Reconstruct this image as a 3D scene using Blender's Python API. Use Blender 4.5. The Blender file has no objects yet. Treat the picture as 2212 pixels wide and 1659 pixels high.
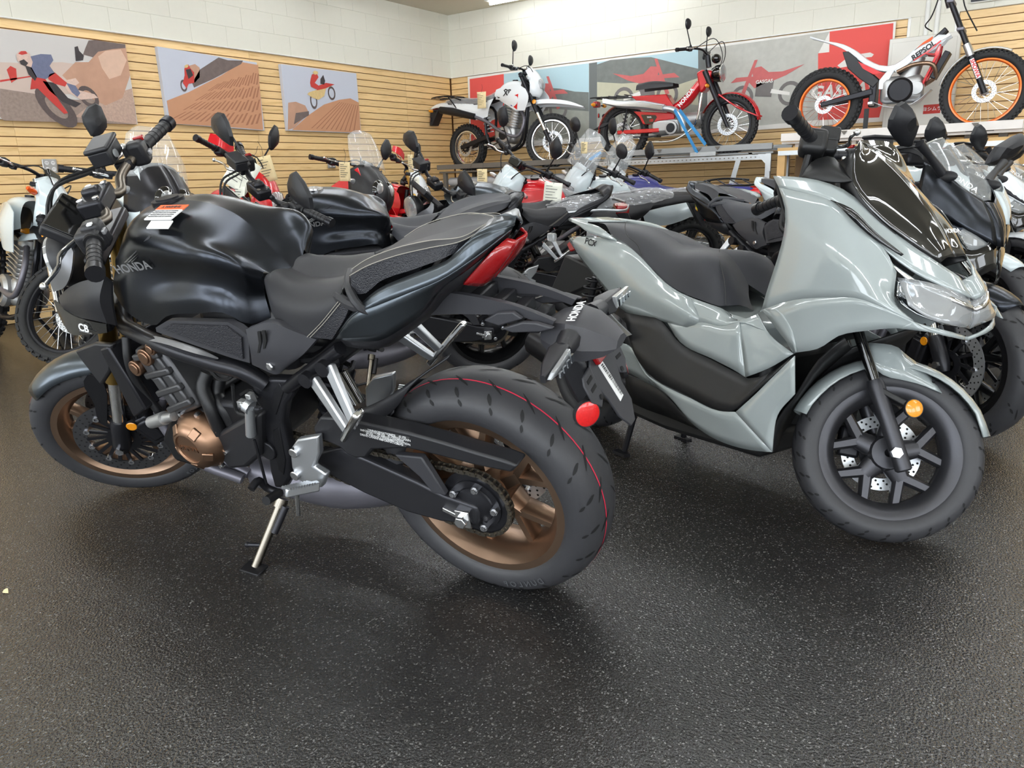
import bpy, math, random
from mathutils import Vector as V, Matrix as MX
R_=random.Random(7)
sc=bpy.context.scene
# ---------------------------------------------------------------- camera
cd=bpy.data.cameras.new('camera'); cam=bpy.data.objects.new('camera',cd); sc.collection.objects.link(cam)
cd.sensor_fit='HORIZONTAL'; cd.sensor_width=36; cd.lens=36*1623.94/2212; cd.clip_start=.02; cd.clip_end=60
cam.matrix_world=MX(((.82565348,-.12145261,.55094972,0),(.56313627,.2367185,-.79173348,0),(-.03426189,.96395727,.26384182,1.05),(0,0,0,1)))
sc.camera=cam
# ---------------------------------------------------------------- world, exposure
w=bpy.data.worlds.new('sky'); sc.world=w; w.use_nodes=True
bg=w.node_tree.nodes['Background']; bg.inputs[0].default_value=(.75,.87,1,1); bg.inputs[1].default_value=.6
vs=sc.view_settings; vs.view_transform='Standard'; vs.look='None'; vs.gamma=1; vs.use_curve_mapping=False; vs.exposure=0.14
# daylight entering through the shop windows behind the camera (one lamp per window opening)
def area(name,loc,rot,sx,sy,power,col):
    l=bpy.data.lights.new(name,'AREA'); l.shape='RECTANGLE'; l.size=sx; l.size_y=sy; l.energy=power; l.color=col
    o=bpy.data.objects.new(name,l); sc.collection.objects.link(o); o.location=loc; o.rotation_euler=rot; return o
WIN=[(-5.4,2.2),(-2.7,2.2),(0.0,2.2),(2.7,2.2),(5.4,2.2)]
for x,wd in WIN: area('window_daylight',(x,-3.46,1.5),(math.radians(90),0,0),wd,2.1,80,(.88,.94,1))
for y in (-1.6,1.4): area('window_daylight',(6.46,y,1.5),(math.radians(90),0,math.radians(90)),2.2,2.1,70,(.92,.96,1))
# ---------------------------------------------------------------- materials
MT={}
def lin(c): return tuple(((v/255)/12.92 if v<=10 else ((v/255+.055)/1.055)**2.4) for v in c)
def mat(name,col=(128,128,128),rough=.5,metal=0,coat=0,bump=0,bs=300,var=0,vs_=20,trans=0,emit=0,ior=1.45,alpha=1,crough=.05,detail=3,aniso=0):
    if name in MT: return MT[name]
    m=bpy.data.materials.new(name); m.use_nodes=True; n=m.node_tree.nodes; l=m.node_tree.links; b=n['Principled BSDF']; MT[name]=m
    c=lin(col)+(1,)
    b.inputs['Base Color'].default_value=c; b.inputs['Roughness'].default_value=rough; b.inputs['Metallic'].default_value=metal
    b.inputs['Coat Weight'].default_value=coat; b.inputs['Coat Roughness'].default_value=crough; b.inputs['IOR'].default_value=ior
    b.inputs['Transmission Weight'].default_value=trans; b.inputs['Alpha'].default_value=alpha
    if emit: b.inputs['Emission Color'].default_value=c; b.inputs['Emission Strength'].default_value=emit
    t=n.new('ShaderNodeTexCoord')
    def noise(s,d):
        q=n.new('ShaderNodeTexNoise'); q.inputs['Scale'].default_value=s; q.inputs['Detail'].default_value=d; l.new(t.outputs['Object'],q.inputs['Vector']); return q
    if bump:
        q=noise(bs,detail); u=n.new('ShaderNodeBump'); u.inputs['Strength'].default_value=bump; u.inputs['Distance'].default_value=.002
        l.new(q.outputs['Fac'],u.inputs['Height']); l.new(u.outputs['Normal'],b.inputs['Normal'])
    if var:
        q=noise(vs_,4); x=n.new('ShaderNodeMix'); x.data_type='RGBA'; x.inputs[6].default_value=tuple(max(0,v*(1-var)) for v in c[:3])+(1,); x.inputs[7].default_value=tuple(min(1,v*(1+var)) for v in c[:3])+(1,)
        l.new(q.outputs['Fac'],x.inputs[0]); l.new(x.outputs[2],b.inputs['Base Color'])
    return m
# ---------------------------------------------------------------- geometry helpers
def sub(a,b): return (a[0]-b[0],a[1]-b[1],a[2]-b[2])
def lerp(a,b,t): return tuple(a[i]+(b[i]-a[i])*t for i in range(len(a)))
def cr(p,n,closed=False,lin_=False):
    """resample polyline p (3-tuples) to n points, Catmull-Rom"""
    p=[tuple(q) for q in p]
    if len(p)==1: return p*n
    P=p+[p[0]] if closed else p
    d=[0]
    for a,b in zip(P,P[1:]): d.append(d[-1]+max(1e-6,math.dist(a,b)))
    out=[]; k=0; m=len(P)-1
    for i in range(n):
        s=d[-1]*i/(n if closed else n-1)
        while k<m-1 and s>d[k+1]: k+=1
        t=(s-d[k])/(d[k+1]-d[k])
        if lin_: out.append(lerp(P[k],P[k+1],t)); continue
        p1,p2=P[k],P[k+1]
        if closed: p0=p[(k-1)%len(p)]; p3=p[(k+2)%len(p)]
        else: p0=P[k-1] if k>0 else tuple(2*p1[j]-p2[j] for j in range(3)); p3=P[k+2] if k+2<=m else tuple(2*p2[j]-p1[j] for j in range(3))
        # non uniform tangents
        dd=d[k+1]-d[k]; da=math.dist(p0,p1) or dd; db=math.dist(p2,p3) or dd
        q=[]
        for j in range(3):
            m1=((p2[j]-p1[j])/dd*da+(p1[j]-p0[j])/da*dd)/(da+dd)*dd; m2=((p3[j]-p2[j])/db*dd+(p2[j]-p1[j])/dd*db)/(db+dd)*dd
            t2=t*t; t3=t2*t
            q.append((2*t3-3*t2+1)*p1[j]+(t3-2*t2+t)*m1+(-2*t3+3*t2)*p2[j]+(t3-t2)*m2)
        out.append(tuple(q))
    return out
def patch(rails,n=14,m=3,sharp=False,lin_=False):
    """surface rows through rails; m subdivisions between rails"""
    rr=[cr(r,n,lin_=lin_) for r in rails]
    if sharp or len(rr)==2:
        rows=[]
        for a,b in zip(rr,rr[1:]):
            for k in range(m): rows.append([lerp(p,q,k/m) for p,q in zip(a,b)])
        rows.append(rr[-1]); return rows
    K=(len(rr)-1)*m+1
    cols=[cr([r[i] for r in rr],K) for i in range(n)]
    # keep the rails on the grid: resample per span
    return [[cols[i][k] for i in range(n)] for k in range(K)]
STUFF={'tread_grooves','tread_knobs','spokes','sprocket_nuts','rivets','holes','cover_bolts','engine_ribs','footpeg_ribs','drive_chain','barcode','grip_ribs','tank_wing','carrier','cam_plugs','cover_ribs','print_lines','beam_holes','fins','bolts','tail_pattern','sand_ripples','grass_print','spray_print'}
class MB:
    def __init__(s): s.v=[]; s.f=[]
    def add(s,v,f):
        o=len(s.v); s.v+=[tuple(q) for q in v]; s.f+=[tuple(i+o for i in q) for q in f]; return s
    def grid(s,rows,cu=False,cv=False,flip=False):
        a=len(rows); b=len(rows[0]); v=[p for r in rows for p in r]; f=[]
        for i in range(a if cv else a-1):
            for j in range(b if cu else b-1):
                q=(i*b+j,i*b+(j+1)%b,((i+1)%a)*b+(j+1)%b,((i+1)%a)*b+j); f.append(q[::-1] if flip else q)
        return s.add(v,f)
    def patch(s,rails,n=14,m=3,sharp=False,mir=False,lin_=False):
        g=patch(rails,n,m,sharp,lin_); s.grid(g)
        if mir: s.grid([[(p[0],-p[1],p[2]) for p in r] for r in g],flip=True)
        return s
    def shell(s,rails,t=.004,n=14,m=3,sharp=False,mir=False,lin_=False,to=None):
        """patch with real thickness (t along -y direction, or vector to)"""
        g=patch(rails,n,m,sharp,lin_); d=to or (0,-t,0)
        h=[[(p[0]+d[0],p[1]+d[1],p[2]+d[2]) for p in r] for r in g]
        for k in ((1,-1) if mir else (1,)):
            G=[[(p[0],p[1]*k,p[2]) for p in r] for r in g]; Hh=[[(p[0],p[1]*k,p[2]) for p in r] for r in h]
            s.grid(G,flip=k<0); s.grid(Hh,flip=k>0)
            s.grid([G[0],Hh[0]]); s.grid([G[-1],Hh[-1]]); s.grid([[r[0] for r in G],[r[0] for r in Hh]]); s.grid([[r[-1] for r in G],[r[-1] for r in Hh]])
        return s
    def loft(s,secs,caps=True):
        b=len(secs[0]); s.grid(secs,cu=True)
        if caps: s.add(secs[0],[tuple(range(b))[::-1]]); s.add(secs[-1],[tuple(range(b))])
        return s
    def tube(s,pts,r,n=8,k=0,caps=True,closed=False,sq=None):
        p=[V(q) for q in (cr(pts,k,closed) if k else pts)]; N=len(p); rs=r if isinstance(r,(list,tuple)) else [r]*N
        if len(rs)!=N: rs=[rs[0]+(rs[-1]-rs[0])*i/(N-1) for i in range(N)] if len(rs)==2 else [x[0] for x in cr([(q,0,0) for q in rs],N,lin_=True)]
        secs=[]; up=None
        for i in range(N):
            if closed: t=p[(i+1)%N]-p[i-1]
            else: t=p[min(i+1,N-1)]-p[max(i-1,0)]
            t=t.normalized() if t.length>1e-9 else V((1,0,0))
            if up is None: up=t.orthogonal().normalized() if abs(t.z)>.95 else (V((0,0,1))-t*t.z).normalized()
            else:
                up=up-t*up.dot(t); up=up.normalized() if up.length>1e-6 else t.orthogonal().normalized()
            sd=t.cross(up); c=[]
            for j in range(n):
                a=2*math.pi*(j+.5)/n; ca,sa=math.cos(a),math.sin(a)
                if sq: ca*=sq
                c.append(tuple(p[i]+(sd*ca+up*sa)*rs[i]))
            secs.append(c)
        if closed: s.grid(secs,cu=True,cv=True)
        else: s.loft(secs,caps)
        return s
    def lathe(s,prof,n=32,c=(0,0,0),ax=1,a0=0,a1=None,close=False):
        """prof: [(radius, along axis)]"""
        full=a1 is None; a1=a1 if a1 is not None else 2*math.pi; K=n if full else n+1; rows=[]
        for r,h in prof:
            row=[]
            for i in range(K):
                a=a0+(a1-a0)*i/n; u,w_=r*math.cos(a),r*math.sin(a)
                q=(u,h,w_) if ax==1 else ((h,u,w_) if ax==0 else (u,w_,h)); row.append((q[0]+c[0],q[1]+c[1],q[2]+c[2]))
            rows.append(row)
        s.grid(rows,cu=full,cv=close); return s
    def disc(s,r,h0,h1,n=24,c=(0,0,0),ax=1,ri=0):
        if ri: return s.lathe([(ri,h0),(r,h0),(r,h1),(ri,h1)],n,c,ax,close=True)
        return s.lathe([(0.0001,h0),(r,h0),(r,h1),(0.0001,h1)],n,c,ax)
    def box(s,c,d,R=None):
        x,y,z=d[0]/2,d[1]/2,d[2]/2; v=[]
        for q in ((-x,-y,-z),(x,-y,-z),(x,y,-z),(-x,y,-z),(-x,-y,z),(x,-y,z),(x,y,z),(-x,y,z)):
            q=V(q)
            if R is not None: q=R@q
            v.append((q.x+c[0],q.y+c[1],q.z+c[2]))
        return s.add(v,[(0,3,2,1),(4,5,6,7),(0,1,5,4),(1,2,6,5),(2,3,7,6),(3,0,4,7)])
    def bar(s,a,b,w,h,up=(0,1,0),w2=None,h2=None):
        a,b=V(a),V(b); t=(b-a).normalized(); u=V(up); u=(u-t*u.dot(t)).normalized(); d=t.cross(u); v=[]
        for p,ww,hh in ((a,w,h),(b,w2 or w,h2 or h)):
            for q in ((-1,-1),(1,-1),(1,1),(-1,1)): v.append(tuple(p+u*(q[0]*ww/2)+d*(q[1]*hh/2)))
        return s.add(v,[(0,3,2,1),(4,5,6,7),(0,1,5,4),(1,2,6,5),(2,3,7,6),(3,0,4,7)])
    def prism(s,poly,vec):
        n=len(poly); b=[(p[0]+vec[0],p[1]+vec[1],p[2]+vec[2]) for p in poly]
        return s.add(list(poly)+b,[tuple(range(n)),tuple(range(n,2*n))[::-1]]+[(i,i+n,(i+1)%n+n,(i+1)%n) for i in range(n)])
    def ell(s,c,r,n=14,m=9):
        rows=[]
        for i in range(m+1):
            a=math.pi*i/m; rows.append([(c[0]+r[0]*math.sin(a)*math.cos(2*math.pi*j/n),c[1]+r[1]*math.sin(a)*math.sin(2*math.pi*j/n),c[2]+r[2]*math.cos(a)) for j in range(n)])
        return s.grid(rows,cu=True)
    def bolt(s,c,r=.008,h=.006,ax=1,sg=1): return s.lathe([(0.0001,h*sg),(r*.8,h*sg),(r,h*.6*sg),(r,0)],6,c,ax)
    def mir(s):
        o=len(s.v); s.v+=[(x,-y,z) for x,y,z in s.v]; s.f+=[tuple(i+o for i in q[::-1]) for q in s.f[:]]; return s
    def xf(s,M):
        s.v=[tuple(M@V(p)) for p in s.v]; return s
    def out2(s,name,m,par=None,**k):
        """split a left/right pair into two parts"""
        r=[]
        for sg in (1,-1):
            b=MB(); ix={}
            for q in s.f:
                if sum(s.v[i][1] for i in q)*sg>=0:
                    for i in q:
                        if i not in ix: ix[i]=len(b.v); b.v.append(s.v[i])
                    b.f.append(tuple(ix[i] for i in q))
            r.append(b.out(name,m,par,**k))
        return r[0]
    def out(s,name,m,par=None,bev=0,ang=38,solid=0,sub=0,M=None,seg=2,flat=False):
        me=bpy.data.meshes.new(name); me.from_pydata(s.v,[],s.f); me.materials.append(m if not isinstance(m,str) else MT[m])
        me.validate(); me.update()
        if not flat:
            me.polygons.foreach_set('use_smooth',[True]*len(me.polygons))
            if not sub: me.set_sharp_from_angle(angle=math.radians(ang))
        o=bpy.data.objects.new(name,me); sc.collection.objects.link(o)
        if par: o.parent=par
        if name in STUFF: o['kind']='stuff'
        if M is not None: o.matrix_local=M
        if solid: d=o.modifiers.new('s','SOLIDIFY'); d.thickness=solid; d.offset=0
        if bev: d=o.modifiers.new('b','BEVEL'); d.width=bev; d.segments=seg; d.limit_method='ANGLE'; d.angle_limit=math.radians(40); d.harden_normals=False
        if sub: d=o.modifiers.new('u','SUBSURF'); d.levels=sub; d.render_levels=sub
        return o
def tag(o,label,cat,group=None,kind=None):
    if label: o['label']=label
    if cat: o['category']=cat
    if group: o['group']=group
    if kind: o['kind']=kind
    return o
def thing(name,label,cat,M=None,group=None):
    o=bpy.data.objects.new(name,None); o.empty_display_size=.1; sc.collection.objects.link(o)
    if M is not None: o.matrix_world=M
    return tag(o,label,cat,group)
def struct(o): o['kind']='structure'; return o
def bikeM(X,Y,head,lean,z=0):
    ch,sh=math.cos(head),math.sin(head); cl,sl=math.cos(lean),math.sin(lean)
    return MX(((ch,-sh*cl,-sh*sl,X),(sh,ch*cl,ch*sl,Y),(0,-sl,cl,z),(0,0,0,1)))
def steerM(WB,trail,rake,steer):
    k=V((-math.sin(rake),0,math.cos(rake))); p=MX.Translation((WB+trail,0,0)); return p@MX.Rotation(steer,4,k)@p.inverted()
def text(body,m,par,o,right,up,size,name='lettering',bold=.0,shear=0,M=None,align='CENTER',depth=.0006,spacing=1):
    """flat lettering; o = centre, right/up = local directions"""
    c=bpy.data.curves.new(name,'FONT'); c.body=body; c.size=1; c.align_x=align; c.align_y='CENTER'; c.offset=bold; c.shear=shear; c.extrude=depth/size/2; c.space_character=spacing; c.resolution_u=3
    t=bpy.data.objects.new(name,c); sc.collection.objects.link(t)
    me=bpy.data.meshes.new_from_object(t); bpy.data.objects.remove(t); me.name=name
    r=V(right).normalized(); u=V(up); u=(u-r*u.dot(r)).normalized(); n=r.cross(u)
    T=MX(((r.x*size,u.x*size,n.x*size,o[0]),(r.y*size,u.y*size,n.y*size,o[1]),(r.z*size,u.z*size,n.z*size,o[2]),(0,0,0,1)))
    me.transform(T); me.materials.clear(); me.materials.append(m if not isinstance(m,str) else MT[m])
    ob=bpy.data.objects.new(name,me); sc.collection.objects.link(ob)
    if par: ob.parent=par
    if M is not None: ob.matrix_local=M
    return ob

# ================================================================ ROOM
XL,YB,ZC=-7.08,8.94,3.25
def nodes(name):
    m=bpy.data.materials.new(name); m.use_nodes=True; MT[name]=m; n=m.node_tree.nodes; return m,n,m.node_tree.links,n['Principled BSDF']
def ramp(n,l,src,stops,interp='LINEAR'):
    r=n.new('ShaderNodeValToRGB'); e=r.color_ramp; e.interpolation=interp
    while len(e.elements)<len(stops): e.elements.new(.5)
    for q,(p,c) in zip(e.elements,stops): q.position=p; q.color=lin(c)+(1,)
    l.new(src,r.inputs[0]); return r.outputs[0]
def slat_mat():
    m,n,l,b=nodes('maple_slat'); t=n.new('ShaderNodeTexCoord'); mp=n.new('ShaderNodeMapping'); mp.inputs['Scale'].default_value=(1.6,14,26)
    oi=n.new('ShaderNodeObjectInfo'); ad=n.new('ShaderNodeVectorMath'); ad.operation='MULTIPLY_ADD'; cmb=n.new('ShaderNodeCombineXYZ')
    for i in range(3): l.new(oi.outputs['Random'],cmb.inputs[i])
    ad.inputs[1].default_value=(37,19,53); l.new(cmb.outputs[0],ad.inputs[0]); l.new(t.outputs['Object'],ad.inputs[2]); l.new(ad.outputs[0],mp.inputs['Vector'])
    q=n.new('ShaderNodeTexNoise'); q.inputs['Scale'].default_value=1.5; q.inputs['Detail'].default_value=6; q.inputs['Distortion'].default_value=1.2; l.new(mp.outputs[0],q.inputs['Vector'])
    c=ramp(n,l,q.outputs['Fac'],[(.25,(212,172,114)),(.45,(236,200,142)),(.6,(240,206,150)),(.78,(221,182,122))])
    hs=n.new('ShaderNodeHueSaturation'); l.new(c,hs.inputs['Color']); mr=n.new('ShaderNodeMapRange'); mr.inputs[3].default_value=.94; mr.inputs[4].default_value=1.05; l.new(oi.outputs['Random'],mr.inputs[0]); l.new(mr.outputs[0],hs.inputs['Value'])
    l.new(hs.outputs[0],b.inputs['Base Color']); b.inputs['Roughness'].default_value=.42
slat_mat()
def floor_mat():
    m,n,l,b=nodes('rubber_floor'); t=n.new('ShaderNodeTexCoord')
    def nz(s,d,r=.6):
        q=n.new('ShaderNodeTexNoise'); q.inputs['Scale'].default_value=s; q.inputs['Detail'].default_value=d; q.inputs['Roughness'].default_value=r; l.new(t.outputs['Object'],q.inputs['Vector']); return q.outputs['Fac']
    base=ramp(n,l,nz(1.1,5),[(.3,(40,40,41)),(.7,(54,53,52))])
    vo=n.new('ShaderNodeTexVoronoi'); vo.inputs['Scale'].default_value=165; vo.inputs['Randomness'].default_value=1; dn=n.new('ShaderNodeTexNoise'); dn.inputs['Scale'].default_value=120; l.new(t.outputs['Object'],dn.inputs['Vector']); dm=n.new('ShaderNodeVectorMath'); dm.operation='MULTIPLY_ADD'; dm.inputs[1].default_value=(.012,.012,.012); l.new(dn.outputs['Color'],dm.inputs[0]); l.new(t.outputs['Object'],dm.inputs[2]); l.new(dm.outputs[0],vo.inputs['Vector'])
    # random cell tone -> pale flecks
    sp=n.new('ShaderNodeSeparateColor'); l.new(vo.outputs['Color'],sp.inputs[0])
    fl=ramp(n,l,sp.outputs[0],[(.0,(0,0,0)),(.55,(20,20,20)),(.7,(140,140,140)),(1,(255,255,255))])
    dst=ramp(n,l,vo.outputs['Distance'],[(.25,(255,255,255)),(.5,(0,0,0))])
    ml=n.new('ShaderNodeMix'); ml.data_type='RGBA'; ml.blend_type='MULTIPLY'; ml.inputs[0].default_value=1; l.new(fl,ml.inputs[6]); l.new(dst,ml.inputs[7])
    mx=n.new('ShaderNodeMix'); mx.data_type='RGBA'; mx.inputs[7].default_value=lin((132,131,128))+(1,); l.new(ml.outputs[2],mx.inputs[0]); l.new(base,mx.inputs[6])
    # dark grit
    mx2=n.new('ShaderNodeMix'); mx2.data_type='RGBA'; mx2.blend_type='MULTIPLY'; mx2.inputs[0].default_value=.8; l.new(mx.outputs[2],mx2.inputs[6]); l.new(ramp(n,l,nz(260,2),[(.35,(110,110,110)),(.6,(255,255,255))]),mx2.inputs[7])
    l.new(mx2.outputs[2],b.inputs['Base Color'])
    l.new(ramp(n,l,nz(.7,4),[(.35,(66,66,66)),(.7,(88,88,88))]),b.inputs['Roughness'])
    bu=n.new('ShaderNodeBump'); bu.inputs['Strength'].default_value=.9; bu.inputs['Distance'].default_value=.004; l.new(nz(175,2,.5),bu.inputs['Height']); l.new(bu.outputs[0],b.inputs['Normal'])
    b.inputs['Specular IOR Level'].default_value=.95
floor_mat()
mat('groove_brown',(112,74,38),.7); mat('block_cream',(226,224,211),.6,bump=.25,bs=90,var=.02); mat('ceiling_cream',(214,208,190),.8,bump=.1,bs=40,var=.03,vs_=2)
mat('trim_white',(236,236,232),.45); mat('wall_plain',(228,224,212),.7,var=.03); mat('window_frame_alu',(150,152,155),.35,.9); mat('lamp_lens',(246,250,255),.5,emit=24); mat('sky_glass',(200,225,255),.1,emit=1.6)
mat('lamp_housing',(235,235,230),.4)
fl=MB().add([(-12,-3.6,0),(6.6,-3.6,0),(6.6,YB+.02,0),(-12,YB+.02,0)],[(0,1,2,3)]).out('floor','rubber_floor'); struct(fl)
ce=MB().box((-.24,2.7,ZC+.05),(14,12.7,.1)).out('ceiling','ceiling_cream'); struct(ce)
# left wall: backing, slats, trim, painted blocks
wl=MB().box((XL-.09,2.67,ZC/2),(.12,12.6,ZC)).out('wall_left','groove_brown'); struct(wl)
wb=MB().box((-.24,YB+.09,ZC/2),(13.8,.12,ZC)).out('wall_back','groove_brown'); struct(wb)
wf=MB()
zs=((0,.45),(2.55,ZC))
for a,b in zs: wf.box((-.24,-3.55,(a+b)/2),(13.8,.1,b-a))
ed=[-7.1]+[q for x,wd in WIN for q in (x-wd/2,x+wd/2)]+[6.6]
for a,b in zip(ed[::2],ed[1::2]): wf.box(((a+b)/2,-3.55,1.5),(b-a,.1,2.1))
struct(wf.out('wall_front','wall_plain'))
wr=MB()
for a,b in zs: wr.box((6.55,2.67,(a+b)/2),(.1,12.5,b-a))
for a,b in ((-3.6,-2.7),(-.5,.3),(2.5,YB)): wr.box((6.55,(a+b)/2,1.5),(.1,b-a,2.1))
struct(wr.out('wall_right','wall_plain'))
k=0
for x,wd in WIN:
    k+=1; f=MB()
    for s in (-1,1): f.box((x+s*(wd/2-.03),-3.53,1.5),(.06,.08,2.1))
    for z in (.48,2.52): f.box((x,-3.53,z),(wd,.08,.06))
    f.box((x,-3.53,1.5),(.05,.06,2.1)); o=struct(f.out('window_%d'%k,'window_frame_alu'))
for y in (-1.6,1.4):
    k+=1; f=MB()
    for s in (-1,1): f.box((6.53,y+s*1.07,1.5),(.08,.06,2.1))
    for z in (.48,2.52): f.box((6.53,y,z),(.08,2.2,.06))
    struct(f.out('window_%d'%k,'window_frame_alu'))
def shared(par,src,name,M):
    o=bpy.data.objects.new(name,src.data); sc.collection.objects.link(o); o.parent=par; o.matrix_local=M; 
    for md in src.modifiers:
        q=o.modifiers.new(md.name,md.type)
        if md.type=='BEVEL': q.width=md.width; q.segments=md.segments; q.limit_method='ANGLE'
    return o
def unit(cache,key,d,m,bev):
    """one shared piece, box with a small chamfer modelled in: long axis x, face towards -y"""
    if key in cache: return cache[key]
    x,y,z=d[0]/2,d[1],d[2]/2; b=bev
    v=[(-x,0,-z),(x,0,-z),(x,0,z),(-x,0,z),(-x,-(y-b),-z),(x,-(y-b),-z),(x,-(y-b),z),(-x,-(y-b),z),(-x+b,-y,-z+b),(x-b,-y,-z+b),(x-b,-y,z-b),(-x+b,-y,z-b)]
    f=[(8,9,10,11)]
    for o in (0,4):
        for i in range(4): f.append((o+i,o+(i+1)%4,o+4+(i+1)%4,o+4+i))
    me=bpy.data.meshes.new(key[0]); me.from_pydata(v,[],f); me.materials.append(MT[m]); cache[key]=me; return me
UC={}
RL=MX.Rotation(math.radians(90),4,'Z')   # left wall faces +x
def piece(par,name,key,d,m,bev,M):
    me=unit(UC,key,d,m,bev); o=bpy.data.objects.new(name,me); sc.collection.objects.link(o); o.parent=par; o.matrix_local=M; return o
SP=.0762
def run(a,b,step,off):
    """cut [a,b] at off+k*step"""
    c=[a]; k=math.ceil((a-off)/step+1e-6)
    while off+k*step<b-.02: c.append(off+k*step); k+=1
    return list(zip(c,c[1:]+[b]))
def slats(par,left,a,b,off,z0=0,z1=2.438):
    n=int(round((z1-z0)/SP))
    for i in range(n):
        for p,q in run(a,b,2.44,off):
            L=q-p-.0015; key=('slat',round(L,3)); c=(p+q)/2; z=z0+i*SP+SP/2
            piece(par,'slat',key,(L,.014,SP-.0075),'maple_slat',.0015,(MX.Translation((XL-.03,c,z))@RL) if left else MX.Translation((c,YB+.03,z)))
def blocks(par,left,a,b,rows):
    for r in rows:
        for p,q in run(a,b,.4064,(.2032 if r%2 else 0)+(YB if left else XL)):
            L=q-p-.002; key=('block',round(L,3)); c=(p+q)/2; z=r*.2032+.1016
            piece(par,'block',key,(L,.03,.2032-.002),'block_cream',.0025,(MX.Translation((XL-.022,c,z))@RL) if left else MX.Translation((c,YB+.022,z)))
slats(wl,True,.65,YB-.017,5.55)
blocks(wl,True,.65,YB,range(12,16))
MB().box((XL-.02+.004,4.8,2.85),(.04,8.4,.82)).out('mortar','block_cream',wl)
MB().box((-.24,YB+.02-.004,2.85),(13.7,.04,.82)).out('mortar','block_cream',wb)
MB().box((-1.077,YB+.02-.004,1.22),(.386,.04,2.44)).out('mortar','block_cream',wb)
XG0,XG1=-1.27,-.884    # gap in the slatwall where a painted pier shows
slats(wb,False,XL-.016,XG0-.03,-.9)
slats(wb,False,XG1+.03,4.2,XG1+.03)
blocks(wb,False,XL,6.5,range(12,16)); blocks(wb,False,XG0,XG1,range(0,12))
for nm,m_,c,d in (('wall_left_rest','wall_plain',(XL-.03,-1.45,ZC/2),(.05,4.2,ZC)),('wall_back_rest','wall_plain',(5.4,YB+.03,1.22),(2.35,.05,2.438))):
    struct(MB().box(c,d).out('wall_left' if 'left' in nm else 'wall_back',m_))
t=0
def trim(c,d):
    global t; t+=1; struct(MB().box(c,d).out('trim_%d'%t,'trim_white',bev=.004))
trim((XL-.022,4.8,2.46),(.045,8.3,.046)); trim((XL-.012,4.8,2.441),(.06,8.3,.012))
trim(((XL+XG0)/2,YB+.022,2.46),(XG0-XL,.045,.046)); trim(((XL+XG0)/2,YB+.012,2.441),(XG0-XL,.06,.012))
trim(((XG1+4.2)/2,YB+.022,2.46),(4.2-XG1,.045,.046)); trim((XG0-.012,YB+.015,1.22),(.03,.05,2.44)); trim((XG1+.012,YB+.015,1.22),(.03,.05,2.44))
# ceiling light fixtures
def fixture(x,y,lab,ang=0,L=2.4,tubes=(-.06,.06)):
    o=thing('ceiling_light',lab,'light',MX.Translation((x,y,ZC))@MX.Rotation(ang,4,'Z'),'strip lights on the ceiling')
    MB().box((0,0,-.03),(L,.2,.06)).out('housing','lamp_housing',o,bev=.006)
    for q in tubes: MB().tube([(-L/2+.02,q,-.08),(L/2-.02,q,-.08)],.016,8).out('tube','lamp_lens',o)
fixture(-4.83,8.45,'lit strip light on the ceiling near the wall corner at the top edge',tubes=(0,))
k=0
for y,nm in ((-1.2,'front'),(1.8,'second'),(4.5,'third'),(6.5,'fourth')):
    for x,side_ in ((-5.2,'far left'),(-2.4,'centre left'),(.4,'centre right'),(3.2,'far right')): fixture(x,y,'lit ceiling strip light, %s of the %s row over the shop floor'%(side_,nm))

# ================================================================ MOTORCYCLE KIT
mat('matte_black_paint',(54,57,63),.27,.92,.1,crough=.25); mat('gunmetal_paint',(78,84,90),.3,.9,.25,crough=.2); mat('black_plastic',(34,34,37),.42,bump=.12,bs=900); mat('grey_plastic',(57,57,61),.45,bump=.12,bs=900)
mat('satin_black_metal',(42,42,46),.32,.55); mat('swingarm_grey',(60,60,64),.34,.65); mat('stand_metal',(128,122,112),.24,1); mat('brushed_plate',(118,119,123),.34,.85); mat('gloss_black',(10,10,11),.08,coat=1); mat('bronze_wheel',(150,124,104),.36,.95); mat('bronze_cover',(150,118,96),.34,.95); mat('gold_fork',(178,146,82),.28,1); mat('black_wheel',(22,22,24),.3,.5,.3)
mat('alu_cast',(205,208,212),.38,.92,bump=.1,bs=500); mat('alu_polished',(225,226,228),.16,1); mat('steel_bolt',(215,216,220),.22,1); mat('engine_grey',(88,88,90),.45,.75); mat('engine_silver',(176,176,176),.42,.8); mat('dark_metal',(45,45,48),.4,.7)
mat('tire_rubber',(56,56,59),.48,bump=.1,bs=500); mat('tire_black',(34,34,35),.65,bump=.1,bs=300); mat('tread_dark',(20,20,21),.7); mat('tire_print',(74,75,78),.6); mat('red_line',(205,40,70),.5)
mat('vinyl_black',(44,44,47),.5,bump=.2,bs=1400); mat('vinyl_texture',(40,40,45),.48,bump=.9,bs=420,detail=0); mat('seat_grey',(62,63,68),.55,bump=.2,bs=1200); mat('stitch',(168,162,150),.7); mat('disc_grey',(105,105,108),.36,.9)
mat('red_lens',(150,12,18),.1,coat=1,bump=.2,bs=300); mat('red_reflector',(214,24,26),.12,coat=1,bump=.35,bs=260,var=.25,vs_=160); mat('amber_lens',(240,150,16),.15,coat=1,bump=.3,bs=260,var=.2,vs_=160); mat('orange_lens',(226,86,20),.15,coat=1)
mat('clear_lens',(225,228,230),.05,trans=.7,coat=1); mat('lamp_reflector',(220,225,232),.1,1); mat('white_plastic',(236,240,243),.22,coat=.5); mat('ice_white',(214,226,230),.18,coat=.8)
mat('red_plastic',(214,22,34),.24,coat=.6); mat('red_paint',(190,18,30),.14,.2,1); mat('paper_white',(236,236,222),.8,var=.04,vs_=30); mat('paper_manila',(226,206,160),.8,var=.04,vs_=30); mat('ink',(60,60,60),.8)
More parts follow.
